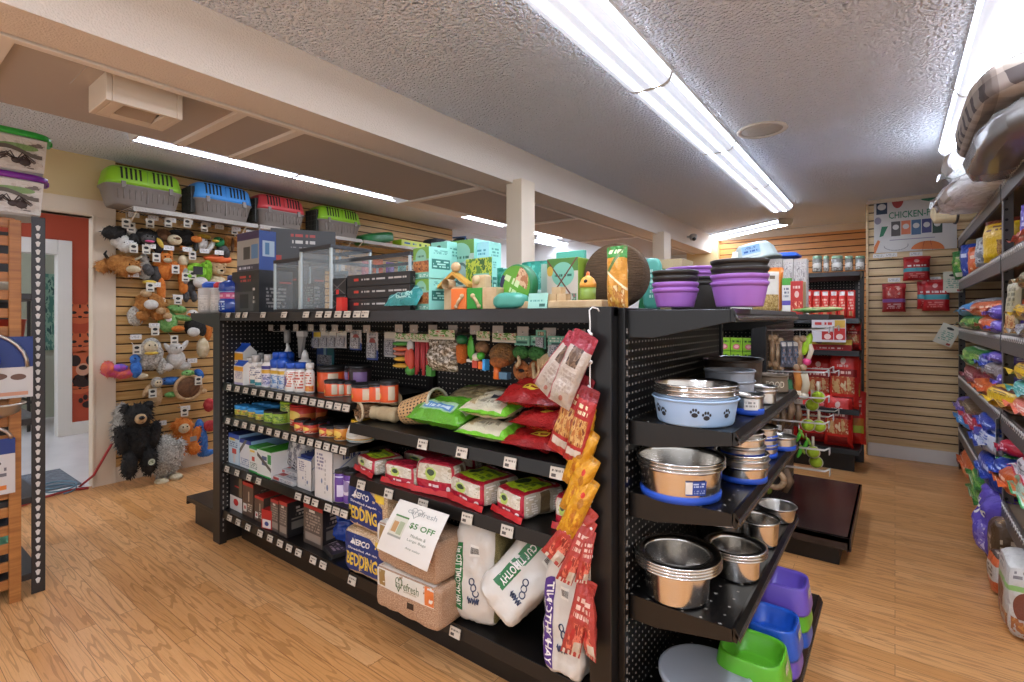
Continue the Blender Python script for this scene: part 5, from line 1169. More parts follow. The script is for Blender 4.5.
bg_.inputs['Base Color'].default_value = lin('#dfe8e6'); bg_.inputs['Roughness'].default_value = .03; bg_.inputs['Transmission Weight'].default_value = .0; bg_.inputs['Alpha'].default_value = .07
bg_.inputs['Specular IOR Level'].default_value = .9
M_sil = P('tank edge seam', '#b9c2c0', .25)
def tank(lb, p0, p1, y, top, d, lid=True, inside=(), rz=0):
    x, w = place(p0, p1, y); h = hz((p0 + p1) / 2, top, y) - zT
    t = thing('glass_aquarium', lb, 'aquarium', (x, y + d / 2, zT), (0, 0, rad(rz)), None)
    a, b_ = w / 2, d / 2
    for (x0, x1, y0, y1) in ((-a, a, -b_, -b_ + .004), (-a, a, b_ - .004, b_), (-a, -a + .004, -b_ + .004, b_ - .004), (a - .004, a, -b_ + .004, b_ - .004)):
        obj('glass_pane', MB().box(x0, x1, y0, y1, .012, h - .012), M_glass, t)
    mb = MB()
    for sx in (-1, 1):
        for sy in (-1, 1): mb.box(sx * a - .005, sx * a + .005, sy * b_ - .005, sy * b_ + .005, .012, h - .012)
    obj('corner_seam', mb, M_sil, t)
    obj('base_trim', MB().box(-a - .005, a + .005, -b_ - .005, b_ + .005, 0, .014), P('tank trim', '#2b2a2c', .4), t, bev=.002)
    fr = MB(); g = .016
    fr.box(-a - .006, a + .006, -b_ - .006, -b_ + .012, h - g, h).box(-a - .006, a + .006, b_ - .012, b_ + .006, h - g, h).box(-a - .006, -a + .012, -b_ + .012, b_ - .012, h - g, h).box(a - .012, a + .006, -b_ + .012, b_ - .012, h - g, h)
    obj('top_trim', fr, P('tank trim', '#2b2a2c', .4), t)
    for nm, m_, mt in inside: obj(nm, m_, mt, t)
    return t, w, h
INS = PM('tank insert sheet', '#56605e', [('t', .1, .1, .9, .5, '#aab0ae', 7, 12), ('r', .15, .55, .9, .8, '#a08a6a'), ('r', .2, .58, .85, .76, '#6f8f6a'), ('r', .1, .84, .9, .92, '#2f2f2f')], .4)
x0_, w0_ = place(274, 297, 1.40)
tank('small open glass aquarium standing in front on the gondola top', 275, 300, 1.40, 259, .2, inside=[('insert_card', MB().box(-.05, .05, .02, .024, .014, .15), PM('tank insert dark', '#3c3d3e', [('t', .1, .1, .9, .9, '#8d908e', 8, 8), ('r', .4, .3, .6, .45, '#b23a30')], .4))])
tank('taller glass aquarium with black rim overlapping the small one', 301, 331, 1.385, 246.5, .22, inside=[('insert_card', MB().box(-.07, .07, .02, .024, .014, .2), INS)])
t, w, h = tank('long low glass aquarium with dark rim lying behind the green cartons', 332, 410, 1.50, 256, .28)
REN = PM('renewable aquarium carton', '#232223', [('t', .25, .45, .95, .68, '#b8b4ae', 1, 16), ('r', .12, .46, .2, .68, '#c23a2c')], .35)
tk = PM('crossed carton print', '#1d1c1d', [('l', .1, .16, .8, '#6a6664'), ('l', .7, .76, -.8, '#6a6664'), ('r', .3, 0, .5, .3, '#c0322a')], .35)
mz = zT
for k in range(3):
    tpack('%s dark aquarium carton from the bottom, red dot and white title' % ('lowest', 'middle', 'topmost')[k], 347, 410, 1.395, 0, mz, .09, REN, DKS, DKS, h=.052, group=None); mz += .0535
mz = zT
for k in range(2):
    tpack('small black carton with crossed lines, %s of two by the tall tank' % ('lower', 'upper')[k], 332, 346, 1.40, 0, mz, .1, tk, DKS, DKS, h=.075); mz += .077
lay('wave_bag', 'teal and purple wave patterned bag leaning on the dark cartons', 383, 414, 1.37, zT, .04, .14, [PM('wave bag', '#2e7f7a', [('l', .62, .8, .5, '#43306e'), ('l', .8, 1.2, .5, '#b0b890'), ('l', .35, .42, .5, '#c8d8d4'), ('l', .15, .2, .5, '#8fc0b8'), ('i', .3, .2, .8, .5, '#2e7f7a', '#9fc4b8', '#1d5a5c', 5)], .3)], 81, tilt=52)
one('red_tag_box', box_mb(.04, .03, .06), [P('bright red tag', '#c8342a', .4)], 'small red box in front of the black crossed cartons', 'box', (x_of(343.5, 1.38), 1.372, zT))
GCH = PM('green chew carton', '#7da58a', [('r', 0, .62, 1, 1, '#6f9a3c'), ('e', .5, .66, .34, .28, '#82b79d'), ('t', .3, .66, .7, .76, '#3a6a58', 1, 9), ('i', .02, .2, .98, .56, '#8a4f2c', '#b8763f', '#5e3018', 5), ('r', 0, 0, 1, .18, '#6fae96'), ('r', .06, .03, .3, .15, '#2d5f50'), ('t', .4, .04, .95, .14, '#d2e0d4', 2, 8)], .4)
GCS = PM('green chew carton side', '#8cc9b8', [('r', .12, .3, .9, .62, '#2d6f62'), ('t', .18, .34, .84, .58, '#a8d4c4', 3, 6), ('t', .2, .78, .8, .92, '#4f8f80', 3, 8)], .4)
zb = zT
hh = (hz(420, 247, 1.42) - zT) / 2
for k in range(2):
    tpack('teal carton with brown chew picture, %s of the stack of two' % ('lower', 'upper')[k], 413, 431, 1.42, 0, zb, .12, GCH, GCS, GCS, rz=-6, h=hh - .002); zb += hh
tpack('tall teal carton with hang hole behind the chew carton stack', 431, 447, 1.52, 242, zT, .08, PM('tall teal carton', '#77b09a', [('e', .5, .93, .12, .02, '#24382f'), ('r', .1, .45, .9, .65, '#2d6f62'), ('t', .15, .3, .9, .42, '#3f8f80', 3, 8)], .4), GCS, GCS)
tpack('big pale teal carton with round coin picture behind the wooden toys', 449, 474, 1.58, 240, zT, .1, PM('coin carton', '#a8b8ac', [('r', 0, .8, 1, 1, '#5f8a3c'), ('e', .45, .82, .4, .14, '#86b9a4'), ('e', .5, .52, .26, .16, '#5a6f68'), ('e', .5, .52, .2, .12, '#9fb4ac'), ('r', 0, 0, 1, .3, '#7dbba8'), ('r', .05, .15, .25, .6, '#2d6f62'), ('t', .1, .72, .8, .78, '#3a6a58', 1, 12)], .4), GCS, GCS)
tpack('light blue carton with dark emblem behind the tilted green pack', 473, 489, 1.60, 242, zT, .08, PM('light blue carton', '#9cd0d4', [('r', .1, .35, .65, .55, '#2d6f7a'), ('t', .15, .8, .8, .9, '#4f8f98', 2, 8)], .4), GCS, GCS)
tpack('green leaf printed pack tilted over the wooden dice', 465, 493, 1.50, 258, zT, .03, PM('leaf pack', '#7fa03a', [('i', 0, .4, 1, 1, '#4c7a2c', '#a8b83a', '#2f5a2a', 5), ('r', .3, .2, .9, .7, '#7ab09a'), ('t', .3, .3, .85, .6, '#d0e0d0', 3, 8)], .4), GCS, GCS, rz=-4)
tpack('teal pack standing behind the dice and the round green pack', 492, 503, 1.62, 268, zT, .06, PM('teal pack low', '#3f9a86', [('t', .1, .2, .9, .5, '#c8dcd2', 3, 8)], .4), GCS, GCS)
M_lw = P('pale birch', '#c9ac84', .55, c2='#b8986c', vscale=18)
x, w = place(451.5, 466, 1.385); hb = hz(458, 288.5, 1.385) - zT
t = thing('dice_toy', 'wooden cube toy with orange, green and plain faces', 'toy', (x_of(473, 1.385), 1.42, zT), (0, 0, rad(3)))
for nm, p0, p1, mt in (('orange_panel', 451.5, 466, 'orange'), ('green_panel', 466.5, 481, 'green'), ('plain_panel', 481.5, 495, None)):
    xa, wa = place(p0, p1, 1.39)
    obj(nm, MB().box(xa - wa / 2, xa + wa / 2, -.03, .03, 0, hb).xf(T(-x_of(473, 1.385))), C['orange'] if mt == 'orange' else (P('dice green', '#2c8a2c', .45) if mt == 'green' else M_lw), t, bev=.003)
for px, s in ((458, 1), (474, -1)):
    q = x_of(px, 1.38) - x_of(473, 1.385)
    obj('bone_figure', MB().tube([(q - .012 * s, -.033, .012), (q - .002 * s, -.034, .03), (q + .012 * s, -.033, .045)], .006, 6).ell((q + .014 * s, -.033, .048), .009).ell((q - .014 * s, -.033, .01), .008), M_lw, t)
t = thing('chute_toy', 'yellow wooden chute toy with ball on its ridge', 'toy', (x_of(456, 1.47), 1.47, zT))
obj('roof', MB().prism([(-.085, .085), (-.005, .135), (.08, .085), (.08, .098), (-.005, .15), (-.085, .098)], -.02, .02), P('chute yellow', '#c9963f', .5), t, bev=.002)
obj('post', MB().box(-.05, .05, -.015, .015, 0, .09), M_lw, t)
obj('ball', MB().ell((.0, 0, .168), .02, 0), M_lw, t); obj('tube', MB().lathe([(.02, -.02), (.02, .02)], 16, capb=False, capt=False).xf(T(-.02, -.02, .1, 0, PI / 2)), M_lw, t)
t = thing('peg_toy', 'pale wooden block toy with round knob behind the dice', 'toy', (x_of(480, 1.46), 1.47, zT))
obj('block', MB().box(-.035, .035, -.02, .02, 0, .13), M_lw, t, bev=.01); obj('knob', MB().ell((-.008, -.02, .11), .018), M_lw, t)
x, w = place(502, 537, 1.46); r = w / 2
t = thing('round_chew_pack', 'round green pack with tan sticks tilted between teal bags', 'pack', (x, 1.46, zT + r + .004), (0, rad(28), rad(-6)))
mb = MB().lathe([(r * .9, -.02, 1), (r, -.014, 1), (r, .014, 1), (r * .97, .02, 0), (.001, .022, 0)], 36, capt=False).xf(T(rx=PI / 2))
obj('disc', mb, [C['dgreen'], C['dgreen']], t)
fr = PM('round pack front', '#5f9a2e', [('i', .45, .6, .9, 1, '#a86a44', '#d0a884', '#8a4a2c', 3), ('r', 0, .2, .14, .6, '#2a2a4a'), ('t', .1, .45, .62, .72, '#c3d4a0', 1, 7), ('t', .3, .25, .85, .45, '#c3d4a0', 1, 7), ('r', .3, .06, .48, .2, '#d8d0cc')], .35)
obj('front_label', MB().grid(lambda u, v: Vector(((2 * u - 1) * math.sqrt(1 - .5 * (2 * v - 1) ** 2) * r * .93, -.024, (2 * v - 1) * math.sqrt(1 - .5 * (2 * u - 1) ** 2) * r * .93)), 12, 12, 0), [fr], t)
one('teal_treat_bag', bag_mb(.15, .19, .05, 85), [PM('teal treat bag', '#2f8a78', [('i', .1, .1, .9, .9, '#2f8a78', '#5fae98', '#1f6a5c', 4), ('t', .2, .2, .8, .4, '#c8dcd2', 2, 8)], .3)], 'teal bag standing behind the round green pack', 'bag', (x_of(532, 1.6), 1.62, zT), (rad(-6), 0, 0))
one('teal_treat_bag', bag_mb(.14, .16, .05, 86), [MC['teal treat bag']], 'teal bag standing between dice toy and round green pack', 'bag', (x_of(497, 1.56), 1.56, zT), (rad(-6), 0, 0))
one('teal_pouch', brick_mb(.14, .06, .055, 3, 8, 3, .004), [P('teal pouch', '#4f9a86', .3)], 'low teal pouch lying in front under the round green pack', 'pouch', (x_of(507, 1.39), 1.41, zT))
tpack('large cream and teal carton with bird perch pictures', 547, 578, 1.56, 258, zT, .08, PM('perch carton', '#c0b4a2', [('r', 0, .74, 1, 1, '#4d7a34'), ('e', .52, .68, .36, .24, '#79b59c'), ('t', .25, .62, .8, .7, '#2f5f50', 1, 12), ('l', .1, .15, .9, '#6a3a2c'), ('l', .95, 1.0, -.9, '#6a3a2c'), ('i', .1, .02, .95, .3, '#c0b4a2', '#4d7a5a', '#a8485a', 6), ('e', .1, .75, .1, .1, '#c9a040')], .4), PM('lime side', '#8fb03a', [], .4), MC['lime side'])
tpack('teal card edge rising behind the perch carton', 556, 584, 1.68, 251, zT, .02, P('teal card edge', '#58ae98', .4))
tpack('sage pack standing beside the perch carton and teal bag', 541, 548, 1.58, 264, zT, .05, P('sage pack', '#9ab0a0', .5))
mb = MB()
for (p0, p1, z, hh_) in ((518, 602, 0, .024),):
    xa, wa = place(p0, p1, 1.40); mb.box(xa - wa / 2, xa + wa / 2, 1.40, 1.46, zT, zT + hh_)
o = obj('perch_board', mb, M_lw, None, world=True, loc=(x_of(560, 1.4), 1.43, zT), bev=.003); tag(o, 'long pale wooden perch board lying along the front edge', 'toy')
one('price_band', box_mb(.075, .004, .05), [PM('pale teal band', '#9ccab8', [('r', .6, .1, .9, .3, '#2d5f50'), ('t', .1, .4, .8, .6, '#5f9a88', 1, 10)], .5)], 'pale teal paper band wrapped on the perch board', 'label', (x_of(537, 1.39), 1.392, zT), (rad(-8), 0, 0))
for k, (px, pz) in enumerate(((552, .024), (562, .024), (557, .046))):
    one('wood_block', box_mb(.035, .03, .022), [M_lw], 'small wooden block on the perch board, %s' % ('end of the pair by the teal band', 'other end of the pair', 'top one bridging the pair')[k], 'block', (x_of(px, 1.42), 1.43, zT + pz + .0005))
x, w = place(579, 594, 1.42); hb = hz(586, 275, 1.42) - zT - .025
t = thing('bird_toy', 'egg shaped wooden bird toy, orange above and green below', 'toy', (x, 1.43, zT + .025))
obj('lower_half', MB().lathe([(w * .42, 0), (w * .46, .004), (w * .48, hb * .5)], 20), P('bird green', '#7a8f34', .45), t)
obj('upper_half', MB().lathe([(w * .5, hb * .5), (w * .5, hb * .66), (w * .36, hb * .86), (w * .16, hb * .96), (.004, hb)], 20, capt=False), P('bird orange', '#dd9a3c', .45), t)
obj('eye', MB().ell((.004, -w * .44, hb * .74), .006), C['black'], t); obj('beak', MB().ell((.0, 0, hb * 1.0), (.006, .006, .012)), C['orange'], t)
x, w = place(583, 648, 1.62); r = w / 2
t = thing('hemp_disc', 'big round brown coconut fibre disc standing on its edge', 'disc', (x, 1.64, zT + r * .92 + .002), (rad(-4), 0, rad(4)))
r *= .92
m, nt, b = base_mat('coconut fibre')
tc = nd(nt, 'ShaderNodeTexCoord'); mp = nd(nt, 'ShaderNodeMapping'); mp.inputs['Scale'].default_value = (6, 6, 60); nt.links.new(tc.outputs['Object'], mp.inputs[0]); n = noise_tex(nt, mp.outputs[0], 6, 4, .7)
nt.links.new(mixc(nt, n.outputs[0], lin('#2e1d10'), lin('#8a6844')), b.inputs['Base Color']); b.inputs['Roughness'].default_value = .95; bump(nt, b, n.outputs[0], 1.0, .02)
M_coir = m
obj('fibre_disc', MB().lathe([(r * .8, -.045), (r * .95, -.04), (r, -.02), (r, .02), (r * .95, .04), (.001, .05)], 48, capt=False).xf(T(0, 0, 0, 0, PI / 2)), M_coir, t)
hang = hang_bag('chew_stick_bag', 'tall slim orange bag with green top standing before the coconut disc', (617, 246), (618, 312), 22, .04, [PM('orange chew bag', '#cf8f33', [('r', 0, .82, 1, 1, '#3f8a3a'), ('t', .15, .86, .85, .97, '#d0dca8', 1, 6), ('i', .1, .05, .95, .4, '#c9973f', '#b0702c', '#dcc08a', 4), ('l', .5, .58, .5, '#5f7a3a'), ('l', .62, .66, -.3, '#e8d8b0')], .3)], 88, 1.42, cr=.008)
M_frost = PM('frosted squeeze bottle', '#b9b0a6', [('t', .35, .1, .65, .7, '#d8d0c6', 10, 20)], .35)
for lb, p0, p1, cap in (('frosted squeeze bottle with blue cap at the corner over the toys', 199, 208.5, 'blue'), ('frosted squeeze bottle with red cap at the corner over the toys', 209.5, 217.5, 'red')):
    x, w = place(p0, p1, 1.40); h = hz(p0, 282, 1.40) - zT
    mk('squeeze_bottle', lb, 'bottle', (x, 1.44, zT), 0, None, [('body', MB().lathe([(w * .46, 0), (w * .5, .005), (w * .5, h * .76), (w * .44, h * .8)], 20), [M_frost]), ('cap', MB().lathe([(w * .34, h * .8), (w * .34, h * .92), (w * .2, h)], 16), [C[cap]])])
x, w = place(219, 232, 1.41); h = hz(225, 275, 1.41) - zT
mk('water_bottle', 'fat glossy blue bottle with pink band beside the dark cartons', 'bottle', (x, 1.46, zT), 0, None, [('body', MB().lathe([(w * .45, 0), (w * .5, .01), (w * .5, h * .3), (w * .46, h * .36), (w * .46, h * .55), (w * .5, h * .6), (w * .48, h * .78), (w * .22, h * .88)], 22), [PM('blue bottle print', '#1a3f96', [('r', .2, .42, .8, .6, '#c0507c'), ('t', .3, .45, .75, .56, '#e0a0b8', 1, 8), ('r', 0, .62, 1, .64, '#8fb0d8'), ('t', .42, .08, .58, .36, '#b8cce0', 4, 20)], .15, coat=.4)]), ('cap', MB().lathe([(w * .22, h * .87), (w * .22, h * .97), (w * .16, h)], 16), [C['navy']])])
M_ptub = P('orchid plastic tub', '#9a62ae', .4); M_btub = P('black plastic tub', '#2a2521', .4)
def tub(lb, cx, cy, z, r, h, mat, group):
    mb = MB().lathe([(.002, .006), (r * .78, .006), (r * .95, h - .012), (r * .985, h - .012), (r * 1.03, h - .002), (r * .985, h), (r * .93, h - .002)], 40, capb=False, capt=False)
    mb2 = MB().lathe([(r * .8, 0), (r * .82, .004), (r * .96, h - .014)], 40, capt=False)
    t = thing('feed_tub', lb, 'tub', (cx, cy, z), (0, 0, 0), group)
    obj('inner_shell', mb, mat, t); obj('outer_wall', mb2, mat, t)
    return t
def tub_stack(p0, p1, y, cols, h, dz, what):
    x, w = place(p0, p1, y); r = w / 2 / 1.03
    for k, c in enumerate(cols):
        tub('%s %s feed tub %s' % (('bottom', 'second', 'third', 'topmost')[k], 'orchid purple' if c == 'p' else 'black', what), x, y + r, zT + k * dz, r, h, M_ptub if c == 'p' else M_btub, None)
tub_stack(645, 691, 1.44, 'ppbb', .055, .0175, 'in the smaller stack on the gondola end')
tub_stack(703, 764, 1.47, 'ppbb', .07, .0205, 'in the larger stack on the gondola end')
x, w = place(657, 716, 1.98); r = w / 2
for k, c in enumerate('bbpp'):
    tub('%s %s feed tub in the rear stack behind the two front stacks' % (('bottom', 'second', 'third', 'topmost')[k], 'orchid purple' if c == 'p' else 'black'), x, 1.99 + r, zT + k * .02, r, .11, M_ptub if c == 'p' else M_btub, None)
tpack('kraft coloured carton beyond the tubs near the second pillar', 659, 682, 2.2, 259, zT, .15, PM('kraft carton', '#a8956c', [('r', 0, .4, 1, .46, '#8a7a54')], .6))
one('teal_card_pack', brick_mb(.075, .03, .2, 4, 8, 2, .003), [PM('teal oval pack', '#4f9a88', [('t', .4, .2, .6, .8, '#bcd8cc', 6, 20)], .4)], 'teal oval pack standing between coconut disc and kraft carton', 'pack', (x_of(652.5, 1.9), 1.9, zT))
one('green_card', box_mb(.09, .004, .17), [C['dgreen']], 'dark green card leaning behind the teal oval pack', 'card', (x_of(648, 1.96), 1.97, zT), (0, rad(8), 0))
lay('pattern_bag', 'pale blue and grey patterned bag beyond the purple tubs', 682, 706, 2.15, zT + .01, .09, .1, [PM('pattern bag', '#a8a4ac', [('i', 0, 0, 1, 1, '#a8a4b8', '#5f78a0', '#d0c8c4', 7)], .3)], 91, tilt=50)
def rring(hx, hy, r, n=40):
    pts = []
    for a in range(n):
        t = 2 * PI * a / n; c, s = math.cos(t), math.sin(t); p = 5
        k = (abs(c) ** p + abs(s) ** p) ** (-1 / p); pts.append((c * k * hx, s * k * hy))
    return pts
def loft(rings, mb, m=0, n=40, cap0=True, cap1=True):
    i = len(mb.v)
    for ring, z in rings: mb.v += [(x, y, z) for x, y in ring]
    for b in range(len(rings) - 1):
        for a in range(n):
            a2 = (a + 1) % n
            mb.f.append((i + b * n + a, i + b * n + a2, i + (b + 1) * n + a2, i + (b + 1) * n + a)); mb.m.append(m); mb.s.append(True); mb.u.append([(a / n, b), ((a + 1) / n, b), ((a + 1) / n, b + 1), (a / n, b + 1)])
    for b, ok, rev in ((0, cap0, True), (len(rings) - 1, cap1, False)):
        if ok:
            q = [i + b * n + a for a in range(n)]
            if rev: q.reverse()
            mb.f.append(tuple(q)); mb.m.append(m); mb.s.append(False); mb.u.append([(.5, .5)] * n)
    return mb
M_tray = P('taupe carrier plastic', '#7d736a', .5)
M_slot = P('carrier opening dark', '#1c1a14', .8)
M_door = P('carrier door wire', '#3a3a30', .5)
def carrier(lb, y0, y1, col, z=2.155, x=-4.76, door=True):
    L = y1 - y0; hy = L / 2; hx = .155; t = thing('pet_carrier', lb, 'pet carrier', (x, (y0 + y1) / 2, z), (0, 0, 0), 'pet carriers on the wire shelf')
    zm, zt = .155, .30
    mb = loft([(rring(hx * .74, hy * .80, 0), 0), (rring(hx * .80, hy * .84, 0), .02), (rring(hx * .93, hy * .95, 0), zm - .02), (rring(hx * 1.0, hy * 1.0, 0), zm - .008), (rring(hx * 1.0, hy * 1.0, 0), zm)], MB())
    tr = obj('tray', mb, M_tray, t)
    mb = MB()      # moulded ribs on the flank
    for k in range(11):
        if k == 5: continue
        yy = -hy * .72 + k * hy * .144
        mb.tube([(hx * .80 + .003, yy * .97, .05), (hx * .90 + .003, yy, zm - .035)], .0045, 6)
    mb.box(hx * .80, hx * .97, -.003, .003, .03, zm - .01)
    obj('rib', mb, M_tray, tr)
    mb = loft([(rring(hx * .99, hy * .99, 0), zm), (rring(hx * .97, hy * .97, 0), zm + .03), (rring(hx * .86, hy * .91, 0), zm + .11), (rring(hx * .74, hy * .85, 0), zt - .012), (rring(hx * .62, hy * .78, 0), zt)], MB())
    ld = obj('lid', mb, col, t)
    for g in (-1, 1):
        for k in range(5):
            yy = g * hy * .40 + (k - 2) * hy * .115
            s = MB()
            for zz0, zz1, o0, o1 in ((zm + .04, zm + .125, .958, .80),):
                s.face([(hx * o0 + .001, yy - .007, zz0), (hx * o0 + .001, yy + .007, zz0), (hx * o1 + .006, yy + .007, zz1), (hx * o1 + .006, yy - .007, zz1)], 0)
                s.box(hx * o1 - .006, hx * o1 + .0065, yy - .007, yy + .007, zz1 - .004, zz1 + .004)
            obj('vent_slot', s, M_slot, ld)
    obj('seam', MB().box(hx * .7, hx * .985, -.002, .002, zm, zt - .02), col, ld)
    if door:
        dm = MB().box(-hx * .62, hx * .62, -hy - .004, -hy * .92, .03, zt - .05)
        d = obj('door', dm, M_slot, t)
        gb = MB()
        for k in range(8): gb.box(-hx * .6 + k * hx * .17, -hx * .6 + k * hx * .17 + .005, -hy - .009, -hy - .004, .03, zt - .05)
        for k in range(5): gb.box(-hx * .62, hx * .62, -hy - .0095, -hy - .0045, .04 + k * .05, .045 + k * .05)
        obj('door_grille', gb, M_door, d)
    for yy in (-hy * .6, hy * .6): obj('latch', MB().box(hx * .96, hx * 1.04, yy - .014, yy + .014, zm - .03, zm + .02), M_tray, t, bev=.002)
    return t
carrier('lime green pet carrier at the doorway end of the wire shelf', 1.20, 1.72, P('lime carrier', '#86b81e', .4), door=False)
carrier('sky blue pet carrier with black wire door on the wire shelf', 1.79, 2.285, P('sky carrier', '#3f8fd6', .4))
carrier('red pet carrier between the blue one and the far green one', 2.32, 2.80, P('red carrier', '#c33a3c', .4))
carrier('lime green pet carrier at the far end, past the red one', 2.93, 3.46, MC['lime carrier'])
def wire_shelf(lb, y0, y1, z=2.145):
    t = thing('wire_shelf', lb, 'shelf', (-4.93, (y0 + y1) / 2, z), (0, 0, 0), 'wire shelves under the carriers')
    L = (y1 - y0) / 2; mb = MB()
    for k in range(int(L * 2 / .022)): mb.tube([(0, -L + k * .022, 0), (.33, -L + k * .022, 0)], .0022, 5)
    obj('wire_mesh', mb, M_wwire, t)
    mb = MB().box(.325, .34, -L, L, -.028, .006)
    fr = obj('front_rail', mb, P('perforated rail', '#a39b90', .5, bmp=.6, bscale=160), t)
    for yy in (-L + .05, L - .05): obj('bracket', MB().tube([(.01, yy, -.15), (.25, yy, -.005)], .005, 6).tube([(.012, yy, -.16), (.012, yy, 0)], .005, 6), M_cream, t)
    return t
wire_shelf('wire shelf under the green and blue carriers', 1.36, 2.3)
wire_shelf('wire shelf under the red and far green carriers', 2.32, 3.42)
wire_shelf('wire shelf holding the dark green tote and lime box', 3.45, 5.3)
mb = MB()
one('green_tote', brick_mb(.3, .42, .12, 5, 10, 3, .006), [P('bottle green plastic', '#1f6a34', .4)], 'dark green tote lying past the far green carrier', 'tote', (-4.76, 3.72, 2.15), (rad(12), 0, 0))
one('lime_box', box_mb(.16, .46, .075, {'r': 1}), [C['lime'], PM('lime box print', '#b3c04a', [('t', .05, .3, .5, .75, '#2c5a8a', 1, 7), ('r', .6, .3, .68, .7, '#3a5a2a'), ('r', .8, .3, .88, .7, '#3a5a2a')], .5)], 'long lime green box with dark print on the wire shelf', 'box', (-4.69, 4.22, 2.15))
t = thing('soft_carrier', 'grey and blue soft pet carriers piled beyond the lime box', 'pet carrier', (-4.72, 4.72, 2.15))
obj('shell', brick_mb(.28, .42, .17, 4, 10, 4, .004), P('charcoal cloth', '#33363c', .8), t)
obj('side_panel', MB().tube([(.142, .02 + .1 * math.cos(a * PI / 10), .085 + .06 * math.sin(a * PI / 10)) for a in range(21)], .006, 6), C['lgrey'], t)
t = thing('soft_carrier', 'light blue framed soft carrier tipped up past the grey one', 'pet carrier', (-4.66, 5.05, 2.15), (rad(-14), 0, 0))
obj('shell', brick_mb(.26, .18, .22, 5, 10, 5, .004), P('charcoal cloth', '#33363c', .8), t)
for yy in (-.09, .09): obj('piping', MB().tube([(.13, yy, .01), (.13, yy, .21), (-.1, yy, .22)], .012, 6), P('denim blue', '#4a74b0', .6), t)
M_lab = PM('white price label', '#d9d4cc', [('t', .1, .2, .9, .8, '#a8a49c', 2, 8)], .5)
hk0 = None
for k, (px, py) in enumerate(((133.5, 215), (153, 218), (170.5, 220), (188, 222), (206, 224.5), (219, 227), (130.5, 243), (150, 246), (168.6, 248), (187, 249.5), (204, 251), (219, 252.6), (133, 274.5), (155, 284.6), (177.6, 297), (154, 325.5), (135.6, 337), (192, 360.6), (185, 408), (161, 423), (236, 229), (250, 232))):
    p = onx(px, py, -4.80)
    if hk0 is None:
        hk0 = thing('slatwall_hook', 'x', 'hook', p)
        obj('wire', MB().tube([(-.15, 0, -.01), (0, 0, -.01), (.012, 0, .004)], .003, 6), M_wire, hk0)
        obj('price_label', MB().box(.006, .009, -.037, .037, -.019, .019, 0), [M_lab], hk0)
        h_ = hk0
    else: h_ = dup(hk0, p)
    h_['label'] = 'wire hook with white price label on the toy wall'; h_['group'] = 'price labelled hooks on the toy wall'
def furry(ells, amp=.004, fr=60, seed=0, nu=16, nv=11, tuft=None, tlen=.012):
    if tuft is None: tuft = 7 if amp >= .003 else 0
    mb = MB(); rnd = random.Random(seed)
    for c, r, *rot in ells:
        b = MB().ell(c, r, 0, nu, nv, rot[0] if rot else None); c = Vector(c)
        vs = []
        for v in b.v:
            v = Vector(v); d = (v - c); l = d.length or 1
            vs.append(tuple(v + d / l * (noise.noise(v * fr + Vector((seed, 0, 0))) * amp)))
        b.v = vs
        mb.add(b)
        if tuft:
            R = Euler(rot[0]).to_matrix() if rot else Matrix.Identity(3)
            r3 = (r, r, r) if isinstance(r, (int, float)) else r
            for _ in range(int(tuft * (r3[0] * r3[1] + r3[1] * r3[2] + r3[0] * r3[2]) * 1000)):
                q = Vector((rnd.gauss(0, 1), rnd.gauss(0, 1), rnd.gauss(0, 1))).normalized()
                p = c + R @ Vector((q.x * r3[0], q.y * r3[1], q.z * r3[2])); n_ = (R @ Vector((q.x / r3[0], q.y / r3[1], q.z / r3[2]))).normalized()
                tip = p + (n_ * .8 + Vector((rnd.gauss(0, .3), rnd.gauss(0, .3), -.45))).normalized() * tlen * rnd.uniform(.6, 1.3)
                s = n_.cross(Vector((rnd.random(), rnd.random(), rnd.random()))).normalized() * tlen * .22
                mb.face([p - s, p + s, tip], 0, [(0, 0), (1, 0), (.5, 1)], False)
    return mb
def fur(name, c1, c2, sc=40): return P('fur ' + name, c1, .9, bmp=.9, bscale=180, c2=c2, vscale=sc)
M_eye = P('plush eye', '#0d0c0c', .12)
M_tagc = PM('toy hang tag', '#cfc7b4', [('e', .5, .68, .3, .16, '#22201e'), ('r', .2, .12, .8, .3, '#4a4640')], .5)
def plush(name, lb, px, py, parts, eyes=(), tagp=None, x=-4.85, rot=0, sc=1.0, cat='plush toy', tz=None):
    p = onx(px, py, x)
    t = thing(name, lb, cat, p, (rad(rot), 0, 0)); SM = Matrix.Diagonal((*(sc if isinstance(sc, tuple) else (sc,) * 3), 1))
    for nm, mb, mt in parts: obj(nm, mb.xf(SM), mt, t)
    for e in eyes: obj('eye', MB().ell(SM @ Vector(e), .006, 0, 8, 6), M_eye, t)
    if tagp is not None:
        obj('hang_tag', MB().box(-.001, .001, -.028, .028, -.036, .036, 0), [M_tagc], t, loc=tagp)
        obj('cord', MB().tube([(-.05, tagp[1], tagp[2] + .05), (0, tagp[1], tagp[2] + .03)], .0018, 5), M_wwire, t)
    return t
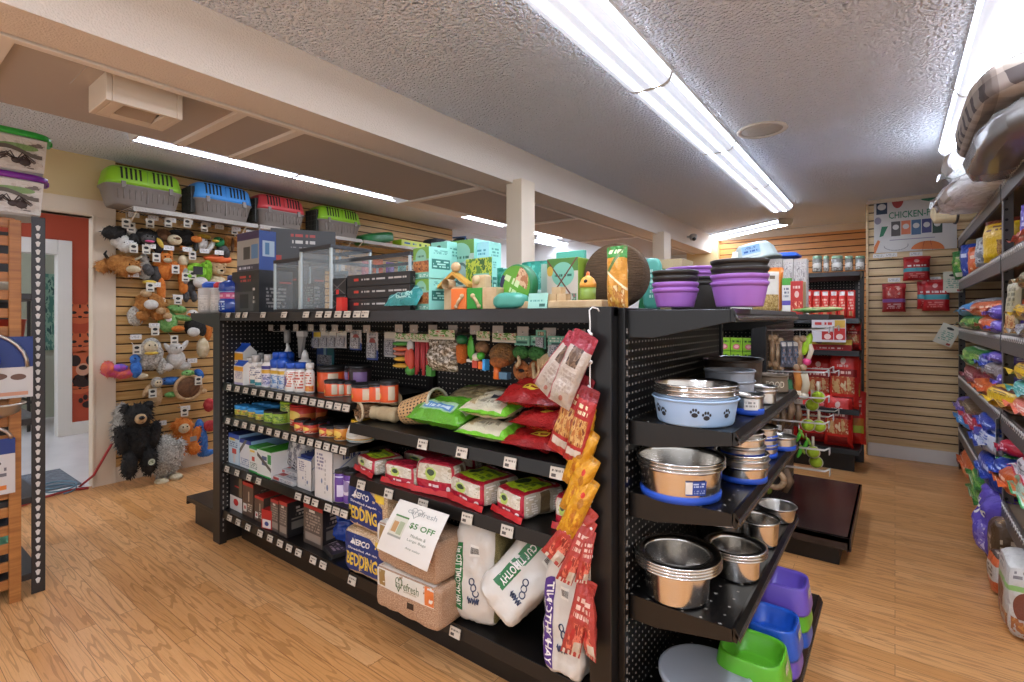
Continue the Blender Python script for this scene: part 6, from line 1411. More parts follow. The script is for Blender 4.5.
F = dict(blk=fur('black', '#14120f', '#2c2824'), gry=fur('grey', '#8a8378', '#c2bcb0'), wht=fur('white', '#c9c2b6', '#e0dad0'), brn=fur('brown', '#a0642a', '#c98a44'), tan=fur('tan', '#b08a5c', '#d0ae82'),
         org=fur('orange', '#cf6a1e', '#e08a3a'), grn=fur('green', '#5f9a4a', '#8fbe72'), lim=fur('lime', '#6fae22', '#9ad03c'), blu=fur('blue', '#2a5fae', '#4a84cc'), pnk=fur('pink', '#cf4a78', '#e8783c', 20), dbr=fur('dark brown', '#5a3a22', '#7a5232'), crm=fur('cream', '#c8b48c', '#dccaa8'), yel=fur('yellow', '#d0a82c', '#e0c45a'), red=fur('red', '#a8262c', '#c24a44'), spk=fur('speckled', '#8d877c', '#d8d2c4', 70), dgr=fur('charcoal', '#3a3836', '#5a5754'))
TG = (.09, 0, .13)
plush('plush_badger', 'black and white fluffy plush badger at the doorway end of the top row', 118, 238, [('body', furry([((0, .02, -.02), (.05, .07, .06)), ((.03, .04, -.07), (.035, .05, .04))], .01, 50, 1), F['wht']), ('mane', furry([((.02, -.04, .03), (.05, .07, .05)), ((.02, .0, .05), (.04, .05, .04))], .015, 60, 2, tuft=6, tlen=.025), F['blk'])], [(.06, 0, .0)], (.08, .03, .11))
plush('plush_skunk', 'small black plush skunk tucked beside the badger', 131, 241, [('body', furry([((0, 0, 0), (.05, .06, .05)), ((.02, -.03, -.03), (.04, .04, .04))], .012, 60, 3, tuft=6, tlen=.02), F['blk']), ('crest', furry([((0, 0, .07), (.03, .05, .04))], .01, 60, 4), F['wht'])], [(.05, -.02, .0)], (.07, -.02, .1))
plush('plush_gorilla', 'black plush gorilla with pink mouth on the top row', 146, 240, [('body', furry([((0, 0, .02), (.06, .10, .07)), ((.02, -.09, -.02), (.04, .04, .06)), ((.02, .08, -.04), (.04, .04, .07))], .01, 50, 5, tuft=4.5, tlen=.02), F['blk']), ('face', furry([((.05, 0, .0), (.035, .05, .04))], .002, 60, 6), F['dgr']), ('mouth', MB().ell((.082, 0, -.018), (.01, .034, .009)), P('plush pink', '#c84a78', .6)), ('banana', MB().ell((.06, .08, -.02), (.02, .018, .045), 0, 12, 8, (.5, 0, 0)), F['yel'])], [(.085, -.016, .02), (.085, .016, .02)], (.09, .0, .125))
plush('plush_sloth', 'cream and tan plush sloth between gorilla and crow', 170, 239, [('body', furry([((0, -.05, .02), (.05, .06, .06)), ((.01, -.04, -.06), (.03, .03, .05))], .008, 60, 7), F['dbr']), ('face', furry([((.04, .02, -.01), (.04, .055, .045))], .002, 60, 8), F['crm']), ('eye_patch', MB().ell((.075, .03, .0), (.01, .022, .012)), F['dbr'])], [(.085, .0, .0)], (.08, -.04, .12))
plush('plush_crow', 'black plush crow with orange beak on the top row', 186, 239, [('body', furry([((0, 0, .01), (.06, .07, .07)), ((0, -.07, .04), (.03, .06, .03))], .008, 60, 9, tuft=3, tlen=.02), F['blk']), ('beak', MB().ell((.06, .06, .0), (.03, .045, .03)), F['org']), ('foot', MB().ell((.03, -.03, -.08), (.02, .03, .015)), F['org'])], [(.065, .02, .035)], (.08, -.02, .125))
plush('plush_gull', 'white plush gull with yellow cap and grey wing', 203, 243, [('body', furry([((0, -.02, .0), (.05, .06, .06)), ((.02, .06, -.02), (.03, .02, .08), (-.5, 0, 0))], .003, 60, 10), F['wht']), ('cap', MB().ell((.02, .0, .055), (.04, .055, .02)), F['yel']), ('wing', MB().ell((.01, -.06, -.02), (.03, .02, .06)), F['dgr'])], [(.055, .0, .02)], (.08, -.02, .125))
plush('plush_duck', 'green headed plush duck at the far end of the top row', 221, 247, [('head', furry([((.02, -.03, .04), (.045, .05, .045))], .002, 60, 11), fur('mallard', '#1f7a40', '#2f9a54')), ('body', furry([((0, .02, -.04), (.05, .05, .07), (.5, 0, 0))], .004, 60, 12), F['dgr']), ('bill', MB().ell((.06, -.07, .04), (.02, .03, .012)), F['yel'])], [(.06, -.03, .055)], None)
plush('plush_butterfly', 'orange and brown plush butterfly next to the green duck', 232, 244, [('wing', furry([((0, -.035, .02), (.02, .04, .05)), ((0, .035, .02), (.02, .04, .05))], .003, 60, 13), F['brn']), ('body', MB().ell((.01, 0, -.01), (.02, .014, .07)), F['dbr'])], [], (.05, .0, .12))
plush('plush_highland_cow', 'shaggy ginger plush cow with horns on the second row', 122, 265, [('body', furry([((0, 0, .01), (.07, .12, .07)), ((.03, .03, -.02), (.06, .08, .07)), ((-.01, -.12, -.02), (.05, .04, .05))], .012, 45, 14, tuft=8, tlen=.03), F['brn']), ('muzzle', MB().ell((.085, .05, -.035), (.035, .05, .03)), F['crm']), ('horn', MB().tube([(.02, -.09, .03), (.02, -.115, .075), (.03, -.105, .1)], [.012, .01, .004], 8), F['blk']), ('horn', MB().tube([(.03, .07, .04), (.04, .12, .075)], [.012, .005], 8), F['crm'])], [(.1, .02, -.0)], (.09, .05, .13))
plush('plush_goose', 'grey plush goose with yellow feet beside the ginger cow', 145, 270, [('body', furry([((0, 0, .0), (.045, .05, .08)), ((.01, -.005, .09), (.03, .032, .04))], .004, 60, 15), F['gry']), ('wing', MB().ell((.035, .01, .0), (.02, .04, .05), 0, 14, 9, (.4, 0, 0)), F['dgr']), ('foot', MB().ell((.04, .02, -.1), (.03, .05, .018)), F['yel'])], [(.04, .01, .1)], (.06, -.01, .16))
plush('plush_fox', 'long orange plush fox with dangling leg in the middle of the wall', 165, 273, [('body', furry([((0, .0, .02), (.05, .06, .08)), ((.02, .0, .12), (.045, .05, .045)), ((.01, -.03, -.14), (.028, .032, .1)), ((0, .06, .08), (.02, .04, .025)), ((0, -.05, .07), (.02, .04, .025))], .004, 60, 16), F['org']), ('muzzle', MB().ell((.06, .0, .1), (.03, .03, .022)), F['crm']), ('ear', MB().ell((.01, -.035, .17), (.015, .02, .035)), F['org']), ('ear', MB().ell((.01, .035, .17), (.015, .02, .035)), F['org']), ('paw', MB().ell((.015, -.03, -.23), (.026, .03, .03)), F['crm'])], [(.065, -.02, .13), (.065, .02, .13)], (.08, .05, .03))
plush('plush_raccoon', 'dark plush raccoon partly hidden behind the orange fox', 157, 274, [('body', furry([((-.02, 0, 0), (.05, .05, .08)), ((-.02, -.03, -.06), (.03, .04, .05))], .008, 60, 17, tuft=3, tlen=.02), F['dgr'])], [], (.05, -.02, .13))
plush('plush_otter', 'orange and white plush otter hanging beside the fox', 183, 275, [('body', furry([((0, 0, .0), (.035, .04, .13)), ((.01, .0, -.11), (.03, .035, .05))], .003, 60, 18), F['org']), ('cap', MB().ell((.005, 0, .12), (.034, .038, .05)), F['crm']), ('belly', MB().ell((.03, .01, -.01), (.015, .028, .07)), F['gry'])], [], (.055, .0, -.02))
plush('plush_wolf', 'charcoal plush wolf hanging low between otter and lime frog', 190, 287, [('body', furry([((-.02, 0, 0), (.04, .05, .08)), ((.0, .03, -.08), (.03, .025, .05)), ((.0, -.03, -.08), (.03, .025, .05))], .006, 60, 19, tuft=3, tlen=.015), F['dgr'])], [], (.055, .0, .1))
plush('plush_frog', 'lime green plush frog with grey label', 196, 271, [('body', furry([((0, 0, .0), (.055, .085, .07)), ((.02, -.07, -.05), (.04, .04, .04)), ((.02, .06, .05), (.03, .03, .03))], .003, 60, 20), F['lim']), ('card', MB().box(.06, .063, -.045, .03, -.035, .035), C['dark']), ('foot', MB().ell((.04, .02, -.1), (.04, .06, .05)), F['wht'])], [(.05, .06, .07)], (.06, -.05, .125))
plush('plush_lizard', 'bright lime plush lizard partly behind the frog', 208, 270, [('body', furry([((0, 0, 0), (.035, .035, .1))], .003, 60, 21), F['lim'])], [], None)
t = plush('hanging_plush_bear', 'tan plush bear with orange crinkle scarf above the bottles', 218, 272, [('head', furry([((0, 0, .02), (.05, .065, .06)), ((0, -.05, .07), (.02, .025, .025)), ((0, .05, .07), (.02, .025, .025))], .003, 60, 22), F['tan']), ('body', furry([((-.01, 0, -.09), (.045, .07, .06))], .003, 60, 23), F['crm']), ('muzzle', MB().ell((.05, 0, .0), (.025, .03, .024)), F['crm']), ('nose', MB().ell((.075, 0, .008), (.01, .014, .01)), M_eye)], [(.05, -.03, .04), (.05, .03, .04)], None)
obj('crinkle_scarf', furry([((0, 0, .115), (.04, .12, .035))], .02, 30, 24, 24, 10), P('orange crinkle', '#d8622c', .5), t)
plush('plush_lion', 'brown shaggy plush lion with pale muzzle on the third row', 149, 306, [('body', furry([((0, .01, .02), (.07, .11, .09)), ((.02, .07, -.06), (.05, .07, .06)), ((.02, -.05, -.08), (.045, .05, .04))], .01, 45, 25, tuft=6, tlen=.028), F['brn']), ('muzzle', MB().ell((.08, -.01, .01), (.035, .05, .04)), F['wht']), ('paw', MB().ell((.07, .06, -.04), (.03, .035, .028)), F['tan']), ('paw', MB().ell((.06, .11, -.08), (.03, .035, .028)), F['tan']), ('crown', MB().ell((.06, -.04, .1), (.03, .04, .03)), F['tan'])], [(.085, -.03, .06)], (.09, -.02, .15))
plush('plush_mouse', 'pale grey plush mouse behind the brown lion', 137, 316, [('body', furry([((-.02, 0, 0), (.05, .06, .08))], .006, 60, 26), F['spk'])], [(.03, 0, .03)], None)
plush('plush_crocodile', 'green plush crocodile with long snout on the third row', 172, 318, [('body', furry([((0, -.03, -.03), (.055, .075, .09)), ((.02, .03, .075), (.04, .075, .035), (-.15, 0, 0)), ((.03, .07, .0), (.03, .07, .024), (-.2, 0, 0))], .004, 60, 27), F['grn']), ('badge', MB().lathe([(.022, 0), (.022, .004), (.001, .005)], 16, capt=False).xf(T(.058, -.045, -.01, 0, 0, PI / 2)), C['white']), ('foot', MB().ell((.04, .03, -.09), (.04, .05, .025)), F['org'])], [(.055, .03, .1)], (.07, .02, .15))
plush('plush_penguin', 'black and white plush penguin under the frosted bottles', 194, 326, [('body', furry([((0, 0, .0), (.055, .075, .09)), ((.02, .06, -.03), (.03, .03, .06))], .006, 60, 28), F['blk']), ('belly', MB().ell((.045, -.02, -.05), (.02, .05, .04)), F['wht']), ('head', furry([((.02, -.02, .1), (.04, .045, .04))], .004, 60, 29), F['wht']), ('beak', MB().ell((.06, -.05, .1), (.02, .025, .012)), F['org'])], [(.055, -.02, .115)], None)
plush('plush_tiger', 'orange striped plush strip hanging by the gondola post', 208, 327, [('body', furry([((0, 0, 0), (.03, .035, .12))], .006, 60, 30), F['org'])], [], None)
plush('plush_hedgehog', 'speckled grey plush hedgehog standing tall on the fourth row', 151, 354, [('body', furry([((0, 0, .0), (.07, .085, .13)), ((.01, .07, -.1), (.035, .04, .07)), ((.01, -.05, -.07), (.035, .04, .05))], .01, 50, 31, tuft=4.5, tlen=.018), F['spk']), ('face', MB().ell((.06, -.02, .06), (.03, .05, .05)), F['crm']), ('collar', MB().ell((.06, -.015, .01), (.03, .05, .014)), F['yel'])], [(.09, -.04, .075), (.09, .0, .075)], (.09, .0, .19))
t = plush('plush_peacock', 'rainbow plush peacock with blue neck against the door trim', 120, 370, [('tail', furry([((0, -.02, -.01), (.05, .10, .045)), ((.01, -.08, .02), (.05, .045, .055)), ((.01, .02, -.03), (.05, .07, .04))], .008, 40, 32, tuft=4.5, tlen=.02), F['pnk']), ('tail_centre', furry([((.035, -.01, .02), (.03, .05, .03))], .004, 60, 33), fur('violet', '#4a5fc0', '#c05ac0', 30)), ('neck', furry([((.03, .095, .0), (.035, .04, .07)), ((.03, .09, .08), (.03, .035, .04))], .003, 60, 34), F['blu']), ('foot', MB().ell((.03, .14, -.06), (.03, .04, .025)), F['crm'])], [(.06, .08, .09)], (.07, .09, .16))
plush('plush_rabbit', 'pale plush rabbit with floppy ears on the fourth row', 176, 357, [('body', furry([((0, 0, -.02), (.055, .07, .08)), ((.02, -.01, .07), (.045, .055, .05)), ((.01, .06, -.08), (.04, .05, .035)), ((.01, -.07, -.08), (.04, .05, .035))], .005, 60, 35), F['wht']), ('ear', MB().ell((.02, -.06, .07), (.015, .02, .06), 0, 12, 8, (.6, 0, 0)), F['wht']), ('ear', MB().ell((.02, .05, .09), (.015, .02, .06), 0, 12, 8, (-.6, 0, 0)), F['wht'])], [(.065, -.02, .08), (.065, .015, .08)], (.08, -.04, .15))
plush('hanging_plush_lamb', 'beige plush lamb squeezed beside the gondola post', 203, 348, [('body', furry([((0, 0, 0), (.04, .05, .09))], .008, 60, 36), F['crm'])], [], None)
plush('plush_turtle', 'round plush turtle with brown shell and green head', 187, 386, [('shell', MB().ell((.01, 0, -.01), (.055, .105, .10)), F['dbr']), ('rim', torus((0, 0, 0), .1, .016).xf(T(.03, 0, -.01, PI / 2)), F['tan']), ('flipper', MB().ell((.0, -.12, -.06), (.03, .05, .025)), F['grn']), ('flipper', MB().ell((.0, .11, -.06), (.03, .05, .025)), F['tan']), ('head', MB().ell((.02, .0, .11), (.035, .05, .03)), F['grn'])], [(.05, -.02, .12), (.05, .02, .12)], (.075, .06, .045))
plush('plush_fish', 'dark blue plush fish behind the turtle', 171, 381, [('body', furry([((-.02, 0, 0), (.03, .08, .035))], .003, 60, 37), F['blu'])], [(.01, -.05, .01)], None)
plush('plush_whale', 'blue plush whale tail poking up above the turtle', 200, 374, [('tail', MB().ell((-.02, .0, 0), (.02, .035, .05), 0, 12, 8, (.6, 0, 0)), F['blu'])], [], None)
plush('plush_monkey', 'small pale plush monkey hanging above the black bear', 156, 392, [('body', furry([((0, 0, -.03), (.035, .045, .09)), ((.0, -.06, .02), (.02, .025, .06), (-.5, 0, 0))], .005, 60, 38), F['tan']), ('head', furry([((.02, .0, .08), (.04, .042, .045))], .004, 60, 39), F['gry']), ('face', MB().ell((.05, 0, .075), (.015, .028, .03)), F['crm'])], [(.062, -.01, .085), (.062, .01, .085)], (.05, -.04, .0))
xb = -4.70
t = plush('shaggy_bear', 'big shaggy black bear with tan muzzle hanging over the floor', 137, 437, [
    ('body', furry([((0, 0, -.02), (.12, .15, .19)), ((.03, 0, .2), (.12, .135, .115)), ((.0, -.115, .28), (.04, .045, .045)), ((.0, .12, .285), (.04, .045, .045)), ((.05, -.17, -.0), (.06, .06, .14), (.25, 0, 0)), ((.05, .15, .0), (.06, .065, .14), (-.25, 0, 0)), ((.07, -.10, -.23), (.075, .075, .13)), ((.07, .09, -.23), (.075, .08, .13))], .012, 30, 50, 22, 15, tuft=9, tlen=.035), F['blk']),
    ('muzzle', MB().ell((.14, -.015, .19), (.05, .06, .048)), F['tan']), ('nose', MB().ell((.19, -.022, .205), (.018, .03, .018)), M_eye), ('nostril_patch', MB().ell((.165, -.01, .165), (.02, .02, .008)), F['dbr'])], [(.13, -.055, .245), (.135, .04, .245)], None, x=xb, sc=(.8, .66, .82))
obj('paw_badge', MB().grid(lambda u, v: Vector((.125, .03 + .055 * u, -.215 + .06 * v)), 4, 4, 0), PM('round green badge', '#1a1916', [('e', .5, .5, .42, .4, '#c9cfb4'), ('t', .2, .3, .8, .7, '#4a6a2c', 2, 6)], .6), t)
plush('shaggy_owl', 'speckled grey shaggy plush owl leaning behind the black bear', 164, 456, [('body', furry([((0, 0, 0), (.10, .11, .17)), ((.01, .09, .0), (.04, .05, .13), (-.25, 0, 0))], .012, 40, 51, 18, 12, tuft=12, tlen=.03), F['spk']), ('foot', MB().ell((.07, -.04, -.185), (.06, .05, .03)), F['crm']), ('foot', MB().ell((.07, .06, -.17), (.06, .05, .03)), F['crm'])], [], None, x=-4.74)
plush('shaggy_goat', 'pale shaggy plush showing above and beside the black bear', 122, 428, [('body', furry([((0, 0, 0), (.06, .065, .2))], .012, 40, 52, 18, 12, tuft=9, tlen=.03), F['gry'])], [], None, x=-4.86)
plush('plush_orangutan', 'orange shaggy plush orangutan sitting low on the wall', 183, 437, [('body', furry([((0, 0, -.03), (.07, .085, .10)), ((.01, -.01, .09), (.07, .08, .075)), ((.06, -.06, -.1), (.05, .05, .05)), ((.06, .06, -.1), (.05, .05, .05)), ((.03, .085, .0), (.03, .035, .08), (-.3, 0, 0))], .01, 45, 53, 18, 12, tuft=9, tlen=.024), F['org']), ('face', MB().ell((.065, -.015, .085), (.025, .045, .042)), F['crm']), ('tag_card', MB().box(.09, .092, .02, .07, -.03, .01), C['dgr'] if 'dgr' in C else C['grey'])], [(.088, -.03, .1), (.088, .0, .1)], (.06, -.01, .22), x=-4.82)
plush('hanging_plush_dolphin', 'blue plush dolphin hanging down by the gondola post', 201, 438, [('body', furry([((0, 0, 0), (.05, .05, .17), (.1, 0, 0)), ((0, .04, -.14), (.03, .07, .03))], .004, 60, 54), F['blu']), ('ball', MB().ell((.03, .06, .1), (.05, .055, .05)), F['red'])], [(.05, -.02, .1)], None, x=-4.84)
plush('plush_cardinal', 'red plush bird beside the blue dolphin', 209, 405, [('body', furry([((0, 0, 0), (.04, .045, .06))], .005, 60, 55), F['red'])], [], None)

for k, (px, py, w_, h_, c_) in enumerate(((352, 268, .12, .16, 'tan'), (366, 268, .12, .16, 'red'), (378, 266, .14, .16, 'orange'), (390, 268, .12, .14, 'purple'), (402, 268, .13, .15, 'teal'), (340, 272, .12, .16, 'cream'))):
    p = onx(px, py, -4.86); t = thing('hanging_toy_pack', '%s coloured toy pack on the far toy wall, seen above the long aquarium' % c_, 'toy', p)
    obj('pack_card', box_mb(.004, w_, h_).xf(T(z=-h_ / 2)), [C[c_]], t); obj('toy_blister', MB().ell((.02, 0, -.02), (.03, w_ * .36, h_ * .3)), P('blister ' + c_, {'tan': '#a07a4a', 'red': '#d0402c', 'orange': '#d84a30', 'purple': '#6a4a9a', 'teal': '#2f6a5a', 'cream': '#c0a880'}[c_], .3), t)
one('orange_toy', furry([((0, 0, .05), (.04, .05, .05)), ((0, .03, .12), (.03, .035, .05))], .006, 50, 77), [F['org']], 'orange plush foot resting on the low end platform by the gondola post', 'plush toy', (-3.45, 2.1, .166))
M_steel = P('polished steel', '#dedad4', .2, 1.0)
M_steel2 = P('brushed steel', '#cac5be', .3, 1.0)
M_rub = P('blue rubber foot', '#1f4bb0', .5)
M_lblue = P('powder blue enamel', '#9fb9d6', .35)
M_paw = P('paw print black', '#22242a', .5)
def bowl_mb(r, h, rim=.008, k=.82, lip=0.0):
    """pressed bowl: outer wall, rolled rim, inner wall, floor"""
    rb = r * k
    q = r - rim - lip; s = .01 / h
    return MB().lathe([(rb * .9, 0), (rb * .98, .001), (rb, .005), (rb + (q - rb) * s, .008), (q - (q - rb) * .05, h - .008), (q, h - .004), (r - rim * .4, h - .003), (r, h), (r - rim * .4, h + .003), (q, h + .001), (q - .003, h - .006), (q - .003 - (q - rb) * .08, h - .012), (rb - .003, .02), (rb - .006, .012), (rb * .9, .0075), (.001, .006)], 40, capt=False)
def bowl(lb, x, y, z, r, h, mat=None, foot=None, rim=.008, k=.82, sy=1.0, group=None, lip=0.0, tagq=None, rz=0):
    t = thing('pet_bowl', lb, 'bowl', (x, y, z), (0, 0, rz), group)
    mb = bowl_mb(r, h, rim, k, lip)
    if sy != 1: mb.xf(Matrix.Diagonal((1, sy, 1, 1)))
    obj('bowl_shell', mb, mat or M_steel, t)
    if foot: obj('rubber_foot', MB().lathe([(r * k * .92, 0), (r * k * 1.045, .002), (r * k * 1.055, .018), (r * k * 1.0, .02)], 40, capt=False), foot, t)
    if tagq:
        a = tagq; rr = r * (k + (1 - k) * .45) + .002
        obj('price_sticker', MB().grid(lambda u, v: Vector((rr * math.cos(a + (u - .5) * .034 / r * 1.2), rr * math.sin(a + (u - .5) * .034 / r * 1.2), h * .3 + .034 * v)), 4, 2, 0), [PM('bowl sticker', '#d5d0c8', [('t', .1, .2, .9, .8, '#8a8680', 2, 8)], .5)], t)
    return t
def nest(n, lb, x, y, z, r, h, dz, group, tagq=None, names=('outermost', 'second', 'third', 'fourth', 'fifth', 'innermost'), **kw):
    for k in range(n):
        bowl('%s bowl of the nested %s' % (names[k] if k < n - 1 or n > 6 else 'innermost', lb), x, y, z + k * dz, r, h, group=group, tagq=tagq if k == 0 else None, **kw)
z1, z2, z3, z4 = 1.0045, .7915, .4885, .1585
TOC = -PI / 2 + .42        # direction roughly towards the middle of the aisle
bx_, by_ = -.468, 1.515
t = bowl('powder blue paw print bowl holding steel ones on the top bowl shelf', bx_, by_, z1, .122, .072, M_lblue, None, .006, .86)
def paw(parent, r0, r1, h, a, zc, s):
    mb = MB()
    def on(u, v): rr = r0 + (r1 - r0) * (zc + v) / h + .0012; return Vector((rr * math.cos(a + u / rr), rr * math.sin(a + u / rr), zc + v))
    for cu, cv, ru, rv in ((0, -.3, .55, .42), (-.62, .25, .2, .28), (-.22, .62, .2, .3), (.22, .62, .2, .3), (.62, .25, .2, .28)):
        mb.face([on((cu + ru * math.cos(q * PI / 6)) * s, (cv + rv * math.sin(q * PI / 6)) * s) for q in range(12)], 0)
    obj('paw_print', mb, M_paw, parent)
for a, zc in ((-2.35, .042), (-2.13, .034), (-1.28, .040), (-1.0, .033), (-.45, .038)): paw(t, .105, .116, .072, a, zc, .0155)
for k in range(3): bowl('%s steel bowl nested in the powder blue paw bowl' % ('lowest', 'middle', 'topmost')[k], bx_, by_, z1 + .014 + .0125 * k, .120, .072, M_steel, None, .007, .86, group='steel bowls nested in the paw bowl')
bowl('oval dark brown tub at the back of the top bowl shelf', -.525, 2.19, z1, .112, .135, P('brown black tub', '#40342c', .35), None, .005, .9, 1.35)
M_gcer = P('grey ribbed plastic', '#8f9298', .45)
for k in range(3): bowl('%s of three grey plastic bowls stacked behind the paw bowl' % ('lowest', 'middle', 'topmost')[k], -.475, 1.93, z1 + .036 * k, .088, .042, M_gcer, None, .006, .9)
t = bowl('tan stoneware bowl lettered FOOD on the top bowl shelf', -.41, 2.33, z1, .068, .066, P('tan stoneware', '#6e5d4a', .55), None, .008, .95, rz=0)
mb = MB()
def fs(x, z): a = -PI / 2 + .35 + x / .066; rr = .0665; return Vector((rr * math.cos(a), rr * math.sin(a), z))
mb.text('FOOD', .026, (0.005, .033), m=0, bold=.01, surf=fs, width=.07); obj('lettering', mb, P('pale lettering', '#cfc0a6', .5), t)
bowl('small steel bowl with blue foot and white sticker beside the paw bowl', -.372, 1.735, z1, .05, .058, M_steel2, M_rub, .005, .9, tagq=TOC)
bowl('small steel bowl with white sticker before the stoneware bowl', -.372, 1.98, z1, .045, .045, M_steel2, None, .005, .88)
bowl('small steel bowl stacked on the one before the stoneware bowl', -.372, 1.98, z1 + .014, .045, .045, M_steel2, None, .005, .88)
nest(3, 'big blue footed stack on the middle bowl shelf', -.507, 1.50, z2, .126, .09, .010, 'big nested steel bowls, middle shelf', foot=None, k=.85)
t = [o for o in bpy.data.objects if o.get('label', '').startswith('outermost bowl of the nested big blue footed')][0]
obj('rubber_foot', MB().lathe([(.1, 0), (.113, .001), (.115, .017), (.109, .02)], 40, capt=False), M_rub, t)
def wrap(r0, r1, h, a0, a1, zz0, zz1): return MB().grid(lambda u, v: Vector(((r0 + (r1 - r0) * (zz0 + (zz1 - zz0) * v) / h + .0012) * math.cos(a0 + (a1 - a0) * u), (r0 + (r1 - r0) * (zz0 + (zz1 - zz0) * v) / h + .0012) * math.sin(a0 + (a1 - a0) * u), zz0 + (zz1 - zz0) * v)), 8, 3, 0)
obj('paper_label', wrap(.109, .12, .09, -1.12, -.62, .028, .068), [PM('blue bowl label', '#1d3f8f', [('t', .35, .55, .95, .9, '#b8c4dc', 2, 7), ('r', .0, .1, .32, .95, '#d5d0c8'), ('t', .4, .1, .95, .4, '#8fa0c8', 2, 10)], .4)], t)
bowl('big dark steel bowl under the top shelf, behind the blue footed stack', -.51, 1.86, z2, .115, .11, M_steel, None, .008, .85)
for k, (r, h, dz, f) in enumerate(((.082, .05, 0, 1), (.082, .05, .020, 0), (.080, .05, .036, 0), (.072, .05, .058, 0), (.072, .055, .082, 1), (.066, .05, .102, 0))):
    bowl('%s steel bowl of the mixed stack at the front edge, middle bowl shelf' % ('lowest, blue footed', 'second', 'third', 'fourth', 'fifth, blue footed', 'topmost')[k], -.392, 1.75, z2 + dz, r, h, M_steel2 if k % 2 else M_steel, M_rub if f else None, .006, .86)
for k in range(3): bowl('%s small steel bowl of the blue footed pile at the far end, middle bowl shelf' % ('lowest', 'middle', 'topmost')[k], -.40, 2.08, z2 + .032 * k, .060, .045, M_steel2, M_rub, .005, .88)
bowl('lone steel bowl with blue foot leaning at the far end, middle bowl shelf', -.36, 2.24, z2, .058, .05, M_steel2, M_rub, .005, .88)
nest(4, 'wide rimmed steel stack on the low bowl shelf', -.518, 1.505, z3, .126, .10, .0085, 'wide rimmed nested bowls, low shelf', k=.71, lip=.024)
nest(3, 'smaller steel stack beside it on the low bowl shelf', -.408, 1.735, z3, .094, .075, .009, 'smaller nested bowls, low shelf', k=.74, lip=.014)
bowl('steel bowl in the shade behind the two low shelf stacks', -.52, 1.95, z3, .09, .085, M_steel, None, .007, .78)
for k in range(2): bowl('%s bowl of the deep steel pair near the far end, low bowl shelf' % ('outer', 'inner')[k], -.40, 2.03, z3 + .012 * k, .075, .085 - .01 * k, M_steel, None, .006, .85)
t = bowl('steel bowl with blue patterned floor at the far end, low bowl shelf', -.385, 2.31, z3, .075, .055, M_steel2, None, .006, .8)
obj('printed_floor', MB().lathe([(.05, .014), (.001, .0142)], 24, capb=False, capt=False), P('blue floor print', '#3f7fc0', .3), t)
t = thing('lidded_tub', 'round grey lidded tub on the floor deck under the bowls', 'tub', (-.455, 1.56, z4))
obj('tub_wall', MB().lathe([(.105, 0), (.12, .01), (.124, .08)], 40, capt=False), P('tub grey', '#5e6066', .5), t)
obj('lid', MB().lathe([(.128, .076), (.131, .08), (.131, .092), (.124, .096), (.118, .0925), (.001, .0935)], 44, capt=False), P('lid grey', '#9fa1a6', .45), t)
def square_bowl(lb, x, y, z, col, rz=0, w=.185, h=.088):
    hw = w / 2; t = thing('square_bowl', lb, 'bowl', (x, y, z), (0, 0, rz))
    def rr(s, n=32):
        pts = []
        for a in range(n):
            q = 2 * PI * a / n; c, sn = math.cos(q), math.sin(q); k = (abs(c) ** 4 + abs(sn) ** 4) ** -.25; pts.append((c * k * s, sn * k * s))
        return pts
    mb = loft([(rr(hw), 0), (rr(hw * 1.0), .008), (rr(hw * .87), h - .008), (rr(hw * .85), h), (rr(hw * .80), h), (rr(hw * .76), h - .012), (rr(hw * .62), .035), (rr(hw * .5), .03)], MB(), 0, 32, True, True)
    obj('bowl_shell', mb, col, t)
    obj('side_sticker', MB().face([(hw * .95, -.022, .03), (hw * .95, .022, .03), (hw * .89 + .002, .022, .07), (hw * .89 + .002, -.022, .07)], 0), [PM('bowl side sticker', '#c9c4a8', [('t', .1, .1, .9, .9, '#8a9a5a', 4, 6)], .5)], t)
    return t
M_bg, M_bb, M_bp = P('leaf green plastic', '#5fb02a', .3), P('royal blue plastic', '#1f55b8', .3), P('violet plastic', '#6a52b4', .3)
square_bowl('lower leaf green square bowl under its twin on the floor deck', -.35, 1.70, z4, M_bg, w=.205); square_bowl('upper leaf green square bowl at the front of the floor deck', -.35, 1.70, z4 + .05, M_bg, w=.205)
square_bowl('violet square bowl under the royal blue one', -.335, 1.90, z4, M_bp); square_bowl('royal blue square bowl on top of a violet one', -.335, 1.90, z4 + .055, M_bb)
for k, (c, nm) in enumerate(((M_bb, 'royal blue square bowl at the bottom of the far stack'), (M_bg, 'green square bowl in the middle of the far stack'), (M_bp, 'violet square bowl on top of the far stack'))): square_bowl(nm, -.33, 2.095, z4 + .055 * k, c)
GRT = PM('green treat box', '#86b52c', [('t', .15, .62, .85, .86, '#24481c', 1, 6), ('e', .5, .35, .3, .2, '#c05a6c'), ('e', .5, .36, .2, .12, '#d8a0a4'), ('r', 0, 0, 1, .08, '#5a8a1c')], .4)
for r_ in range(2):
    for c_ in range(4):
        x, w = place(706 + c_ * 12.2, 717.6 + c_ * 12.2, 3.23)
        one('treat_box', box_mb(w, .05, .082), [GRT], 'green treat box with pink oval behind the bowl display', 'box', (x, 3.26, 1.022 + r_ * .083), (0, 0, 0), 'green treat boxes in two rows', .001)
hook_rows = [(1.235, 3.25), (1.235, 3.5), (1.0, 3.25), (1.0, 3.5), (.86, 3.25), (.72, 3.25), (.72, 3.5), (.57, 3.28), (.45, 3.3), (1.235, 3.85), (.95, 3.85), (.7, 3.85)]
h0 = None
